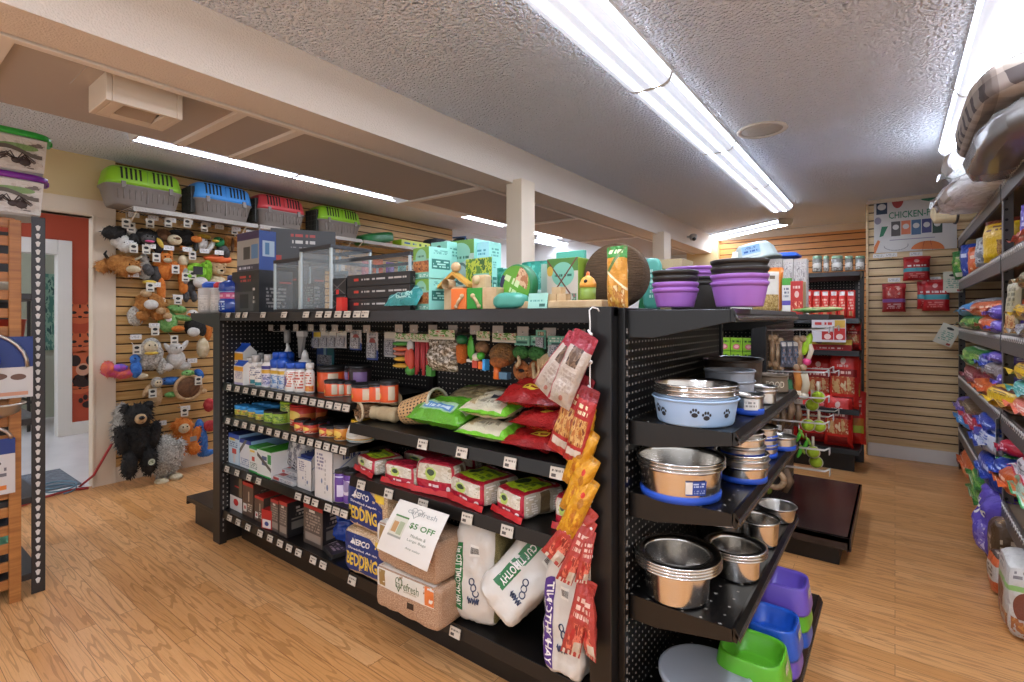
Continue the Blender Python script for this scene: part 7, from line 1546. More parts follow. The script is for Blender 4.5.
for k, (z, y) in enumerate(hook_rows):
    if h0 is None:
        h0 = thing('hook_bracket', 'x', 'hook', (-.6, y, z), (0, 0, 0), 'long chrome hooks on the second gondola end')
        obj('wire', MB().tube([(.008, -.012, 0), (.29, -.012, .006), (.31, -.012, .02)], .003, 6).tube([(.008, .012, 0), (.29, .012, .006), (.31, .012, .02)], .003, 6).tube([(.31, -.012, .02), (.31, .012, .02)], .003, 6), M_wire, h0)
        obj('scan_plate', MB().box(.312, .315, -.03, .03, -.012, .022), P('clear scan plate', '#b8b4b0', .3), h0)
        hh_ = h0
    else: hh_ = dup(h0, (-.6, y, z))
    hh_['label'] = 'long chrome double hook with clear plate holding dog chews'
def hangtoy(name, lb, px, py, parts, y=3.3, sc=1.0, grp=None):
    p = ony(px, py, y); t = thing(name, lb, 'dog toy', p, (0, 0, rad(random.uniform(-15, 15))), grp)
    obj('hang_cord', MB().tube([(0, 0, .05 * sc), (0, .0, .10 * sc)], .002, 5), M_wwire, t)
    for nm, mb, mt in parts: obj(nm, mb.xf(Matrix.Scale(sc, 4)), mt, t)
def bonep(): return MB().tube([(0, 0, -.07), (0, 0, .06)], .013, 8).ell((-.014, 0, .065), .018).ell((.014, 0, .065), .018).ell((-.014, 0, -.075), .018).ell((.014, 0, -.075), .018)
M_bone = P('baked bone', '#8f6f52', .6, c2='#b89c7a', vscale=30); M_antler = P('antler brown', '#5c4632', .6, c2='#8a6e52', vscale=24); M_denim = P('denim chew', '#4a5872', .8); M_tb = P('tennis felt', '#a9c22e', .9, bmp=.6, bscale=200)
BK_ = PM('chew bag dark', '#4f5058', [('i', .1, .1, .9, .7, '#3a3f4c', '#6a7080', '#8a6a5a', 5), ('r', .1, .8, .9, .95, '#b8b0a4')], .3)
hangtoy('dog_chew', 'tan baked bone nearest the black post on the top hooks', 772, 350, [('bone', bonep(), M_bone)], sc=1.1)
hangtoy('dog_chew', 'second tan baked bone on the top hooks, touching the first', 778, 353, [('bone', bonep(), M_bone)], 3.32, sc=1.1)
for k, px in enumerate((786, 792, 798)):
    one('chew_bag', bag_mb(.06, .15, .02, 120 + k), [BK_], '%s of three slate chew bags on the top hooks, from the bones' % NTH[k], 'bag', tuple(ony(px, 367, 3.3)), (0, 0, rad(20)))
hangtoy('dog_chew', 'pale baked bone past the slate chew bags', 800, 352, [('bone', bonep(), M_bone)], sc=1.15)
hangtoy('rope_toy', 'lime green and white rope leaf toy at the hook end', 807, 350, [('leaf', MB().ell((0, 0, .03), (.02, .015, .06), 0, 10, 8, (0, .3, 0)), C['lime']), ('rope', MB().tube([(0, 0, .06), (.02, 0, 0), (0, 0, -.06)], .012, 8), C['cream']), ('knot', MB().ell((0, 0, -.06), .02), C['pink'])], sc=1.1)
for k, (px, py, y, c) in enumerate(((772, 384, 3.3, 'green'), (776, 388, 3.36, 'lime'), (783, 386, 3.3, 'cream'), (788, 390, 3.4, 'dgreen'), (797, 381, 3.3, 'orange'), (804, 384, 3.4, 'cream'))):
    hangtoy('plush_chew', '%s hanging chew of the middle hook row: %s tube with pale ends' % (NTH[k], {'dgreen': 'dark green'}.get(c, c)), px, py, [('tube', MB().tube([(0, 0, -.06), (.01, 0, 0), (0, 0, .06)], .02, 10), P('felt ' + c, {'green': '#5a9a3a', 'lime': '#9ab83a', 'cream': '#c8bca0', 'dgreen': '#2f5f3a', 'orange': '#c9803a'}[c], .9)), ('end_knot', MB().ell((0, 0, -.065), .024), C['cream'])])
for k, (px, py, y) in enumerate(((818, 397, 3.42), (812, 405, 3.5), (808, 425, 3.4), (819, 426, 3.45), (813, 452, 3.45), (816, 462, 3.5))):
    p = ony(px, py, y); t = thing('tennis_ball_toy', '%s lime tennis ball on the hook ends, counting down' % NTH[k], 'dog toy', p)
    b_ = obj('ball', MB().ell((0, 0, 0), .033, 0, 18, 12), M_tb, t); obj('seam', torus((0, 0, 0), .0355, .002), C['cream'], t)
    obj('rope', MB().tube([(0, 0, .03), (0, .0, .09)], .008, 6), C['cream'], t)
for k, (px, py, y, L) in enumerate(((762, 410, 3.25, .1), (768, 416, 3.3, .12), (775, 412, 3.3, .12), (782, 418, 3.35, .11), (790, 410, 3.3, .12), (797, 414, 3.35, .1), (757, 432, 3.25, .1), (766, 440, 3.3, .1), (776, 440, 3.3, .1), (786, 446, 3.4, .12))):
    hangtoy('antler_chew', '%s brown antler chew hanging between the bowls and tennis balls' % NTH[k], px, py, [('antler', MB().tube([(0, 0, L * .6), (.01, 0, 0), (-.008, 0, -L * .7)], [.016, .02, .012], 8), M_antler), ('header', MB().box(-.03, .03, -.002, .002, L * .6, L * .6 + .03), M_lab)], y)
for k, (px, py, y) in enumerate(((799, 436, 3.3), (800, 452, 3.34), (806, 444, 3.4))):
    hangtoy('leaf_toy', '%s bright green leaf toy dangling low on the hooks' % NTH[k], px, py, [('leaf', MB().ell((0, 0, 0), (.018, .012, .065), 0, 10, 8, (0, .4, 0)), C['green']), ('leaf', MB().ell((.02, 0, .03), (.014, .01, .05), 0, 10, 8, (0, -.5, 0)), P('olive lime', '#7d9a2c', .6))], y, sc=.62)
hangtoy('ring_chew', 'tan ring shaped chew hanging beside the bowl shelf corner', 775, 476, [('ring', torus((0, 0, -.02), .045, .017), M_bone)], 3.25)
hangtoy('leaf_toy', 'olive green leaf chew next to the tan ring chew', 768, 484, [('leaf', MB().ell((0, 0, 0), (.03, .014, .06)), P('felt olive', '#6a7a2a', .9))], 3.25)
hangtoy('antler_chew', 'dark root chew low behind the bowl shelf corner', 785, 480, [('root', MB().tube([(0, 0, .07), (.02, 0, 0), (0, 0, -.07)], [.02, .03, .014], 8), M_antler)], 3.35)
zG2 = 1.326
def g2pack(lb, p0, p1, y, top, d, mats, rz=0, name='carton_box', z=zG2, cat='box', h=None):
    x, w = place(p0, p1, y); hh = h or hz((p0 + p1) / 2, top, y) - z
    return one(name, box_mb(w, d, hh, {'f': 0, 'r': 1, 'l': 1, 't': 2} if len(mats) > 2 else None), mats, lb, cat, (x, y + d / 2, z), (0, 0, rad(rz)), None, .001)
x, w = place(751, 782, 3.3)
mb = bag_mb(w, hz(766, 267, 3.3) - zG2, .09, 131, box=4, bv=5)
one('pumpkin_bag', mb, [PM('pumpkin bag', '#cfc6b8', [('r', .85, 0, 1, 1, '#d67a2c'), ('r', 0, .9, 1, 1, '#d67a2c'), ('t', .25, .72, .75, .84, '#6a5a48', 1, 6), ('r', 0, .02, .84, .42, '#b09252'), ('i', 0, .02, .84, .42, '#9a7a3c', '#c0a266', '#8a6a34', 14)], .35)], 'white and orange litter bag with tan window on the second gondola', 'bag', (x, 3.35, zG2), (0, 0, rad(12)))
tm = MB().text('PUMPKIN', .028, (x_of(764, 3.24), 3.272, hz(764, 283, 3.24)), m=0, bold=.02, width=.11)
g2pack('slim white can with green top beside the litter bag', 782, 790.5, 3.3, 278, .06, [PM('white green can', '#cfcabf', [('r', 0, .8, 1, 1, '#4a9a34'), ('r', 0, .25, 1, .38, '#5a4a9a'), ('t', .2, .45, .8, .75, '#6a6a74', 3, 8)], .4)], name='carton_can')
g2pack('red carton with kraft side on the second gondola', 790.5, 803, 3.3, 281, .12, [PM('red carton front', '#b5271f', [('t', .2, .75, .8, .88, '#e0c8b8', 1, 8), ('e', .5, .6, .18, .1, '#d8b0a4'), ('i', .1, .05, .9, .4, '#a8221c', '#c84a30', '#e0b090', 5)], .4), C['kraft'], C['kraft']])
WPR = PM('floral white carton', '#b8b0a8', [('i', .05, .05, .95, .95, '#a89c94', '#c8c0b8', '#6a5f60', 9), ('r', .3, .2, .7, .5, '#d0c8c0')], .45)
for k, (p0, p1) in enumerate(((750, 767), (767.5, 782), (782.5, 793), (793.5, 806.5))):
    g2pack('%s floral printed white carton in the rear row on the second gondola' % NTH[k], p0, p1, 3.75, 259, .1, [WPR])
t = thing('plastic_basin', 'upturned grey plastic basin with blue label on the cartons', 'basin', (x_of(755, 3.76), 3.82, hz(752, 261, 3.76)), (rad(0), rad(-10), rad(0)))
obj('basin_shell', loft([(rring(.155, .13, 0), 0), (rring(.158, .135, 0), .012), (rring(.135, .12, 0), .02), (rring(.115, .105, 0), .09), (rring(.09, .085, 0), .12), (rring(.05, .05, 0), .128)], MB()), P('grey green plastic', '#9aa39c', .4), t)
obj('round_label', MB().box(-.06, .055, -.118, -.112, .03, .1), [PM('basin label', '#8fb4d0', [('t', .1, .3, .9, .6, '#2a5aa0', 1, 6), ('t', .2, .65, .8, .9, '#4a6a9a', 2, 8), ('r', 0, 0, 1, .2, '#cfd6d8')], .4)], t)
t = thing('plastic_basin', 'flat royal blue lid lying behind the upturned grey basin', 'lid', (x_of(775, 3.9), 3.95, hz(775, 258, 3.9) - .0), (0, 0, 0))
obj('lid_plate', loft([(rring(.14, .1, 0), 0), (rring(.15, .11, 0), .01), (rring(.13, .09, 0), .03)], MB()), M_bb, t)
t = thing('spray_bottle', 'white trigger bottle with green and orange label behind the tubs', 'bottle', (x_of(739, 3.5), 3.5, zG2))
hb = hz(737, 252, 3.5) - zG2
obj('body', MB().box(-.05, .07, -.03, .03, 0, hb * .6), [PM('trigger label', '#c8c8b8', [('r', .1, .4, .9, .8, '#6a9a3a'), ('r', .2, .5, .8, .7, '#c9a04a')], .4)], t, bev=.01)
obj('handle', MB().tube([(-.035, 0, hb * .5), (-.03, 0, hb * .8), (-.022, 0, hb)], [.03, .024, .016], 10), P('bottle ivory', '#cfccb8', .45), t)
mb = furry([((0, 0, 0), (.11, .07, .016)), ((.09, -.01, .004), (.08, .05, .014)), ((-.08, .02, .0), (.07, .06, .014))], .008, 40, 61)
one('leafy_toy', mb, [P('leafy toy', '#4f8a3c', .8, c2='#a8a070', vscale=22)], 'flat green leafy toy lying on the near corner of the second gondola', 'toy', (-.40, 3.35, zG2 + .024))
REDB = PM('red food bag', '#cf2a22', [('i', .12, .25, .88, .55, '#c9a06a', '#b8502c', '#d8c09a', 4), ('r', .05, .55, .95, .68, '#8f1818'), ('t', .2, .58, .8, .66, '#e0b8a8', 1, 8), ('e', .5, .82, .09, .06, '#d8b0a4'), ('t', .25, .7, .75, .77, '#d8b0a4', 1, 9), ('r', .15, .06, .85, .2, '#8a1616')], .3)
REDB2 = PM('red lime food bag', '#cb2a22', [('r', .15, .22, .9, .36, '#b8c43a'), ('r', .15, .36, .9, .5, '#c87a2c'), ('t', .2, .55, .8, .85, '#d8a8a0', 4, 9)], .3)
def redbag(lb, p0, p1, y, top, z, pr=REDB, d=.12, rz=0, seed=0, lean=-3):
    x, w = place(p0, p1, y)
    one('food_bag', bag_mb(w, hz((p0 + p1) / 2, top, y) - z, d, seed, box=3, bv=3.4, nu=12, nv=14), [pr], lb, 'bag', (x, y + d / 2, z), (rad(lean), 0, rad(rz)), 'red bags on the tall back shelving')
redbag('red food bag on the base of the back shelving, mostly behind the hooks', 797, 830, 5.28, 399, .192, seed=141)
redbag('tall red food bag leaning forward on the base of the back shelving', 823, 853, 5.20, 396, .192, seed=142, rz=-6)
redbag('red food bag with lime band at the outer end of the base', 845, 866, 5.38, 392, .192, REDB2, seed=143)
redbag('red food bag on the middle shelf, behind its neighbour', 803, 833, 5.34, 356, .522, seed=144)
redbag('red food bag at the front of the middle shelf', 828, 859, 5.24, 351, .522, seed=145, rz=-5)
redbag('red food bag squeezed at the outer end of the middle shelf', 849, 861, 5.40, 360, .522, REDB2, seed=146)
redbag('red food bag on the middle shelf beside the hooks', 770, 800, 5.34, 358, .522, seed=147)
redbag('red food bag on the base beside the hooks', 765, 797, 5.30, 402, .192, seed=148)
x, w = place(812, 846, 5.2)
one('shelf_sign', box_mb(w, .01, .2), [PM('white red notice', '#d0cac8', [('t', .08, .7, .6, .9, '#c03a34', 1, 7), ('r', .68, .62, .98, .95, '#c9a03a'), ('r', .3, .1, .64, .46, '#b8261f'), ('r', .66, .1, .98, .6, '#b8261f'), ('e', .47, .24, .1, .12, '#e0c0b4'), ('e', .82, .24, .1, .12, '#e0c0b4')], .45)], 'white and red notice card fixed above the middle shelf', 'sign', (x, 5.19, hz(829, 342, 5.2)))
x, w = place(809, 852, 5.3)
one('flat_carton', box_mb(w, .2, .1), [PM('yellow red carton', '#b3201f', [('r', 0, .5, 1, .95, '#c9a838'), ('t', .2, .1, .8, .3, '#e0c0b4', 1, 10), ('e', .25, .7, .08, .14, '#6a3a2a')], .4)], 'flat yellow and red carton under the white notice', 'box', (x, 5.36, 1.0215))
redbag('small red bag behind the notice at the outer end', 845, 861, 5.38, 322, 1.022, seed=149)
for k in range(6):
    p0 = 803 + k * 8.6
    redbag('%s small red pouch of the row under the canopy, from the red carton' % NTH[k], p0, p0 + 9.4, 5.24 + .02 * (k % 2), 290, 1.303, PM('small red pouch', '#d03026', [('r', .2, .8, .8, .95, '#d8cfc8'), ('t', .2, .3, .8, .7, '#e0a890', 4, 5), ('r', .3, .08, .7, .25, '#c98a5a')], .3), .05, seed=150 + k)
for k, (p0, p1) in enumerate(((812, 822), (823, 829), (831, 843), (844.5, 853), (855, 865))):
    x, w = place(p0, p1, 5.4); hj = hz(p0, 256, 5.4) - 1.727
    t = thing('glass_jar', '%s treat jar with green lid on top of the back shelving' % NTH[k], 'jar', (x, 5.42, 1.727), (0, 0, 0))
    obj('jar_body', MB().lathe([(w * .46, 0), (w * .5, .01), (w * .5, hj * .75), (w * .42, hj * .82)], 20), [PM('jar treats', '#7f7a72', [('i', .0, .0, 1, .7, '#5e5042', '#a0988c', '#c8c4bc', 9), ('r', .35, .3, .65, .6, '#c8c0b4')], .15)], t)
    obj('lid', MB().lathe([(w * .46, hj * .8), (w * .48, hj * .84), (w * .48, hj * .95), (w * .4, hj)], 20), P('jar lid sage', '#7d9a7c', .4), t)
q0, q1 = ony(874, 204, 5.925), ony(957, 248, 5.925)
px0, px1, pz0, pz1 = q0.x, q1.x, q1.z, q0.z + .02
W_, H_ = px1 - px0, pz1 - pz0
PS = dict(white=P('poster white', '#d0cbc5', .45), navy=P('poster navy', '#23344a', .5), green=P('poster green', '#2f7a56', .5), dark=P('poster grey pack', '#5a5450', .5), coral=P('poster coral', '#dc7a56', .5), blue=P('poster blue', '#4a6a8c', .5), plum=P('poster plum', '#3f3f72', .5), red=P('poster tomato', '#a83a34', .5), org=P('poster pumpkin', '#d8783c', .5), lil=P('poster lilac', '#8f8694', .5), forest=P('poster forest', '#2f4a3a', .5))
PK = list(PS); mb = MB().box(px0, px1, 5.926, 5.934, pz0, pz1, 0)
def pp(u, v): return (px0 + u * W_, 5.9245, pz0 + v * H_)
def prect(u0, v0, u1, v1, c): mb.face([pp(u0, v0), pp(u1, v0), pp(u1, v1), pp(u0, v1)], PK.index(c))
def ppoly(pts, c): mb.face([pp(*p) for p in pts], PK.index(c))
def pell(cu, cv, ru, rv, c, a0=0, a1=2 * PI, n=18, y=0): mb.face([(px0 + (cu + ru * math.cos(a0 + (a1 - a0) * k / n)) * W_, 5.9245 - y, pz0 + (cv + rv * math.sin(a0 + (a1 - a0) * k / n)) * H_) for k in range(n)], PK.index(c))
prect(.03, .74, .17, .98, 'navy'); pell(.10, .88, .055, .06, 'white', y=.001)
mb.text('CHICKEN-FREE', .062, (px0 + .52 * W_, 5.9235, pz0 + .70 * H_), m=PK.index('green'), bold=.01, width=.66 * W_)
for k, c in enumerate(('dark', 'coral', 'blue', 'plum', 'forest')):
    u = .22 + k * .125; prect(u, .30 + .02 * (k % 2), u + .115, .58, c); pell(u + .057, .47, .04, .05, 'white', y=.001)
pell(.30, 1.0, .075, .17, 'red', PI, 2 * PI); ppoly([(.55, 1), (.6, .93), (.68, .9), (.76, .95), (.74, 1)], 'green')
ppoly([(.0, .0), (.02, .0), (.08, .22), (.05, .25), (.0, .12)], 'org'); ppoly([(.07, .3), (.12, .32), (.18, .5), (.1, .5)], 'green')
pell(.05, .62, .045, .07, 'lil'); pell(.66, .0, .2, .17, 'org', 0, PI); ppoly([(.6, 0), (.605, 0), (.63, .17), (.62, .17)], 'red'); ppoly([(.72, 0), (.725, 0), (.70, .17), (.69, .17)], 'red')
prect(.2, .22, .75, .235, 'lil')
for k in range(12): a = PI + PI * k / 11; mb.tube([pp(.28 + .15 * math.cos(a), .12 + .09 * math.sin(a)), pp(.28 + .15 * math.cos(a + .25), .12 + .09 * math.sin(a + .25))], .002, 4, PK.index('dark'))
o = obj('poster', mb, list(PS.values()), None, world=True, loc=((px0 + px1) / 2, 5.93, (pz0 + pz1) / 2)); tag(o, 'white chicken free pet food poster with vegetables on the pale slat wall', 'poster')
POU = PM('red pouch purple band', '#a81f22', [('r', 0, .34, 1, .46, '#8f5aa0'), ('i', .15, .5, .85, .9, '#b8302a', '#c8483a', '#e0b0a0', 5), ('t', .2, .1, .8, .3, '#d8a09a', 3, 8)], .28)
POT = PM('red pouch teal band', '#a81d20', [('r', 0, .36, 1, .52, '#3f8f96'), ('t', .15, .55, .85, .66, '#e0d0cc', 1, 7), ('e', .5, .8, .1, .07, '#d8a09a'), ('t', .2, .1, .8, .3, '#c8706a', 3, 8)], .28)
for lb, p0, p1, top, bot, pr, rz in (('red pouch with purple band hanging alone on the pale slat wall', 882, 906, 284, 312, POU, 0), ('red pouch with teal band hanging right under the poster', 903, 930.5, 257, 281, POT, 0), ('red pouch with teal band, lower and partly behind another', 917, 934, 281, 309, POT, 8), ('red pouch with teal band hanging in front of its lower neighbour', 922, 950, 280, 311, POT, -10)):
    y = 5.82; x, w = place(p0, p1, y); z0 = hz(p0, bot, y); one('hanging_treat_pouch', bag_mb(w, hz(p0, top, y) - z0, .08, int(p0), box=2.6, bv=3, seal=(.1, .02)), [pr], lb, 'pouch', (x, y + (.04 if rz == 8 else 0), z0), (0, 0, rad(rz)))
hk1 = None
for k, (px, py) in enumerate(((879, 256), (891, 255), (916, 254), (894, 280), (934, 279))):
    p = ony(px, py, 5.84)
    if hk1 is None:
        hk1 = thing('hanging_label_hook', 'wire hook with white label on the pale slat wall', 'hook', p, (0, 0, 0), 'white labelled hooks on the pale slat wall')
        obj('wire', MB().tube([(0, .1, -.015), (0, 0, -.015), (0, -.012, -.002)], .003, 6), M_wire, hk1); obj('price_label', MB().box(-.045, .045, -.012, -.009, -.018, .018), [M_lab], hk1)
    else: dup(hk1, p)
for lb, px, py, rz, h_ in (('small cream care card hung by the grey shelf post', 953, 282, 0, .14), ('small cream care card hanging tilted lower on the slat wall edge', 947, 335, -24, .14)):
    p = ony(px, py, 5.78); t = thing('care_card', lb, 'card', p, (0, rad(-rz), 0))
    obj('card', MB().box(-.065, .065, -.0015, .0015, -.09, .09, 0), [PM('care card', '#cfc9b4', [('e', .5, .82, .2, .06, '#22241f'), ('t', .15, .2, .85, .68, '#7da08a', 5, 8), ('r', .7, .05, .9, .15, '#a8483a')], .5)], t); obj('cord', MB().tube([(0, 0, .09), (.03, .1, .13)], .002, 5), M_wwire, t)
def fp(name, base, *ops, rough=.3): return PM('food bag ' + name, base, list(ops), rough)
BG = dict(
    magenta=fp('magenta', '#b02a78', ('t', .2, .3, .8, .7, '#e0c0d0', 4, 7)), green=fp('green', '#2f7a34', ('i', .1, .3, .9, .8, '#2f7a34', '#7fae4a', '#c8c08a', 4), ('r', .2, .1, .8, .25, '#cfd0b8')),
    blue=fp('blue', '#23409a', ('t', .15, .55, .85, .75, '#c8d0e8', 1, 5), ('i', .2, .1, .8, .45, '#23409a', '#4a6ac0', '#c8c8d0', 4)), orange=fp('orange', '#d4622c', ('t', .2, .5, .8, .7, '#f0d0b8', 1, 5), ('i', .2, .1, .8, .4, '#d4622c', '#e08a4a', '#f0d0b0', 4)),
    yellow=fp('yellow', '#d9ae22', ('r', 0, .9, 1, 1, '#6a2a1c'), ('t', .2, .7, .8, .85, '#7a4a1c', 2, 6), ('r', .5, .05, .95, .5, '#8a5a24'), ('i', .5, .05, .95, .5, '#7a4a1c', '#a87a3c', '#5a3414', 6)), purple=fp('purple', '#6f5ab4', ('t', .15, .5, .85, .75, '#d8d0ec', 2, 6), ('i', .2, .1, .8, .4, '#6f5ab4', '#9a86d0', '#e0d8ec', 4)),
    salmon=fp('salmon', '#dd6a52', ('t', .2, .4, .8, .7, '#f0d8c8', 2, 6)), tan=fp('tan', '#b3a684', ('r', .1, .05, .9, .35, '#a87a4c'), ('i', .1, .05, .9, .35, '#a8663c', '#c8a06a', '#7a4a2c', 6), ('t', .2, .5, .8, .85, '#7a7258', 4, 8)),
    silver=fp('silver', '#9a9a9c', ('i', .1, .1, .9, .9, '#7a7a80', '#b8b8ba', '#5a5668', 4)), teal=fp('teal', '#4fa8a0', ('t', .15, .5, .85, .75, '#d8ece8', 2, 6), ('i', .2, .1, .8, .4, '#3f8f88', '#8fc8c0', '#d8e0d8', 4)),
    maroon=fp('maroon', '#7a2430', ('t', .15, .5, .85, .75, '#d8b8b8', 2, 6)), taupe=fp('taupe', '#8a7c74', ('t', .15, .55, .85, .8, '#d8d0cc', 2, 6), ('i', .2, .1, .8, .45, '#7a6c64', '#a89a90', '#4a403c', 4)), brown=fp('brown', '#5e4630', ('t', .15, .5, .85, .75, '#c8b498', 2, 6), ('i', .1, .1, .9, .4, '#5e4630', '#8a6a48', '#c8a878', 5)),
    red=fp('red', '#b8243a', ('t', .15, .45, .85, .75, '#ecd0d4', 2, 6)), white=fp('white', '#c4c4cc', ('t', .15, .4, .85, .8, '#5a70b0', 4, 6), ('r', 0, .85, 1, 1, '#2f4fa8')), wred=fp('white red', '#cfc6c4', ('r', 0, 0, 1, .2, '#b8243a'), ('t', .15, .4, .85, .8, '#5a5458', 3, 6), ('r', 0, .9, 1, 1, '#b8243a')), sky=fp('sky', '#3a92d0', ('t', .2, .4, .8, .7, '#d8e8f4', 2, 6)), mint=fp('mint', '#7fb08a', ('e', .4, .5, .3, .2, '#d8763a'), ('r', 0, 0, 1, .2, '#2f8a4a'), ('i', .4, .2, .9, .9, '#9cc0a4', '#c8d8c4', '#d89a6a', 3)))
def bagx(lb, p0, p1, ptop, pbot, col, x=.43, depth=.3, lie=True, seed=1, yaw=None, roll=0, name='food_bag', grp=None, d=None, wm=.22):
    """bag on the right shelving given its picture extent; lie: on its back, its lower end to the aisle; else upright facing the aisle"""
    a, b_ = onx(p0, pbot, x), onx(p1, ptop, x); pm = (p0 + p1) / 2
    w = abs(a.y - b_.y); yc = (a.y + b_.y) / 2; zb = onx(pm, pbot, x).z; zt = onx(pm, ptop, x).z; h = max(zt - zb, .05)
    if not lie: w = min(w, wm)
    if yc > 3.6: yc, w = (lambda lo, hi: ((lo + hi) / 2, hi - lo))(min(max(yc - w / 2, 3.64), 5.58), min(yc + w / 2, 5.80))
    else: yc, w = (lambda lo, hi: ((lo + hi) / 2, hi - lo))(max(yc - w / 2, 2.6), min(yc + w / 2, 3.555))
    for s_, n_ in ((1.626, 1.89), (1.216, 1.53), (.811, 1.12), (.361, .71), (.001, .265)):
        if zb > s_ - .09:
            zb = max(zb, s_); h = max(min(h, (n_ - zb) / 1.1), .05); break
    if yaw is None: yaw = 0 if lie else 42
    if lie:
        mb = brick_mb(w * 1.03, depth, h * 1.1, 3.8, 10, seed, .009, (0,) * 6).xf(T(y=depth / 2)).xf(T(rz=-PI / 2))
        fin = MB().grid(lambda u, v: Vector((-.022 + .03 * v, (.5 - u) * w * .8 + .004 * math.sin(v * 7 + seed), h * .5 + .012 * math.sin(u * 13 + seed) * (1 - v))), 12, 3, 0)
        t = thing(name, lb, 'bag', (x, yc, zb), (rad(roll), 0, rad(yaw)), grp)
        obj('bag_body', mb, [BG[col]], t); obj('end_seal', fin, [BG[col]], t)
        return t
    mb = bag_mb(w, h, d or min(.14, w * .45), seed, box=2.6, bv=2.6, cr=.014, nu=12, nv=14, seal=(.06, .03)).xf(T(rz=-PI / 2))
    return one(name, mb, [BG[col]], lb, 'bag', (x + .05, yc, zb), (0, rad(roll), rad(yaw)), grp)
SN = ('floor', 'lowest shelf', 'second shelf', 'third shelf', 'fourth shelf', 'top shelf')
B = bagx
B('magenta bag upright by the far grey post, fourth shelf', 953.5, 960, 243, 281, 'magenta', .47, lie=False, seed=201)
B('dark green bag upright second from the far post, fourth shelf', 955, 965, 241, 279, 'green', .43, lie=False, seed=202, roll=-6)
B('deep blue bag upright on the fourth shelf beside the dark green one', 963, 973, 239, 277, 'blue', .44, lie=False, seed=203, roll=-4)
B('orange topped bag lying low on the fourth shelf past the deep blue one', 968, 982, 246, 274, 'orange', .46, lie=False, seed=204)
B('grey and teal pouch between orange and yellow bags, fourth shelf', 977, 988, 236, 266, 'silver', .47, lie=False, seed=205)
B('tall yellow bag with brown top leaning by the middle post, fourth shelf', 985, 999, 211, 263, 'yellow', .44, lie=False, seed=206, roll=2)
B('clear fronted tan bag tucked beside the tall yellow bag, fourth shelf', 980, 988, 222, 266, 'tan', .5, lie=False, seed=207)
B('purple bag upright past the middle post, fourth shelf', 1015, 1030, 203, 252, 'purple', .5, lie=False, seed=208)
B('salmon bag lying on the fourth shelf past the middle post', 1010, 1034, 234, 253, 'salmon', .45, seed=209)
B('sky blue bag at the far post, third shelf', 955.5, 968, 304, 317, 'sky', .40, .4, seed=211)
B('green bag lying under the sky blue one, third shelf', 957, 973, 317, 331, 'green', .40, .4, seed=212)
B('silver bag on top behind the orange pair, third shelf', 965, 981, 300, 312, 'silver', .46, .4, seed=213)
B('upper orange bag with open corner, third shelf', 971, 988, 302, 317, 'orange', .40, .4, seed=214, yaw=6)
B('lower orange bag under its twin, third shelf', 972, 988, 317, 332, 'orange', .40, .4, seed=215, yaw=-5)
B('upper purple bag end beside the tan upright bag, third shelf', 986, 994, 306, 320, 'purple', .41, .4, seed=216)
B('lower purple bag end beside the tan upright bag, third shelf', 984, 993, 320, 334, 'purple', .41, .4, seed=217)
B('tall slim tan bag standing against the middle post, third shelf', 991, 1002, 280, 337, 'tan', .41, lie=False, seed=218, roll=5, yaw=30, wm=.13)
B('tan and red bag at the top of the pile past the middle post, third shelf', 1012, 1032, 268, 290, 'tan', .46, .4, seed=219)
B('bright yellow bag past the middle post, third shelf', 1008, 1034, 304, 322, 'yellow', .42, .4, seed=220)
B('silver purple bag under the bright yellow one, third shelf', 1009, 1034, 323, 339, 'silver', .42, .4, seed=221)
B('green dog picture bag at the far post, second shelf', 958, 977, 349, 369, 'green', .40, .4, seed=231)
B('blue violet bag end beside the green dog picture bag, second shelf', 975, 987, 354, 371, 'blue', .41, .4, seed=232)
B('maroon bag lying under the green dog picture bag, second shelf', 960, 977, 369, 386, 'maroon', .39, .4, seed=233)
B('purple bag at the top of the pile by the middle post, second shelf', 986, 999, 349, 364, 'purple', .43, .4, seed=234)
B('taupe bag with pale lettering, second shelf', 980, 999, 364, 381, 'taupe', .41, .4, seed=235)
B('orange bag end between maroon and yellow bags, second shelf', 970, 984, 379, 393, 'orange', .39, .4, seed=236)
B('upright purple bag against the middle post, second shelf', 994, 1003, 371, 394, 'purple', .43, .4, seed=237)
B('big yellow bag rolled at its end, second shelf', 983, 1004, 387, 410, 'yellow', .38, .4, seed=238, yaw=8)
B('yellow bag past the middle post, second shelf', 1007, 1034, 362, 384, 'yellow', .42, .4, seed=239)
B('teal bag under the yellow one past the middle post, second shelf', 1008, 1034, 384, 401, 'teal', .42, .4, seed=240)
B('salmon bag at the bottom past the middle post, second shelf', 1006, 1034, 402, 418, 'salmon', .41, .4, seed=241)
B('purple bag end at the far post, lowest shelf', 953, 961, 398, 412, 'purple', .41, .4, seed=251)
B('brown bag at the top far corner, lowest shelf', 960, 975, 396, 412, 'brown', .40, .4, seed=252)
B('sky blue bag under the purple end, lowest shelf', 955, 964, 412, 426, 'sky', .41, .4, seed=253)
B('red bag with pale letters, lowest shelf', 960, 977, 412, 430, 'red', .39, .4, seed=254)
B('large royal blue bag, lowest shelf', 975, 1002, 406, 434, 'blue', .40, .4, seed=255)
B('blue bag end under the large royal blue one, lowest shelf', 969, 981, 430, 446, 'blue', .38, .4, seed=256)
B('white bag with blue letters, lowest shelf', 977, 998, 436, 462, 'white', .38, .4, seed=257)
B('red bag end by the middle post, lowest shelf', 994, 1005, 436, 452, 'red', .42, .4, seed=258)
B('green bag end by the middle post, lowest shelf', 997, 1005, 450, 466, 'green', .43, .4, seed=259)
B('blue violet bag under the white one, lowest shelf', 986, 998, 456, 474, 'blue', .39, .4, seed=260)
B('orange and white bag by the middle post, lowest shelf', 991, 1006, 464, 490, 'orange', .40, .4, seed=261)
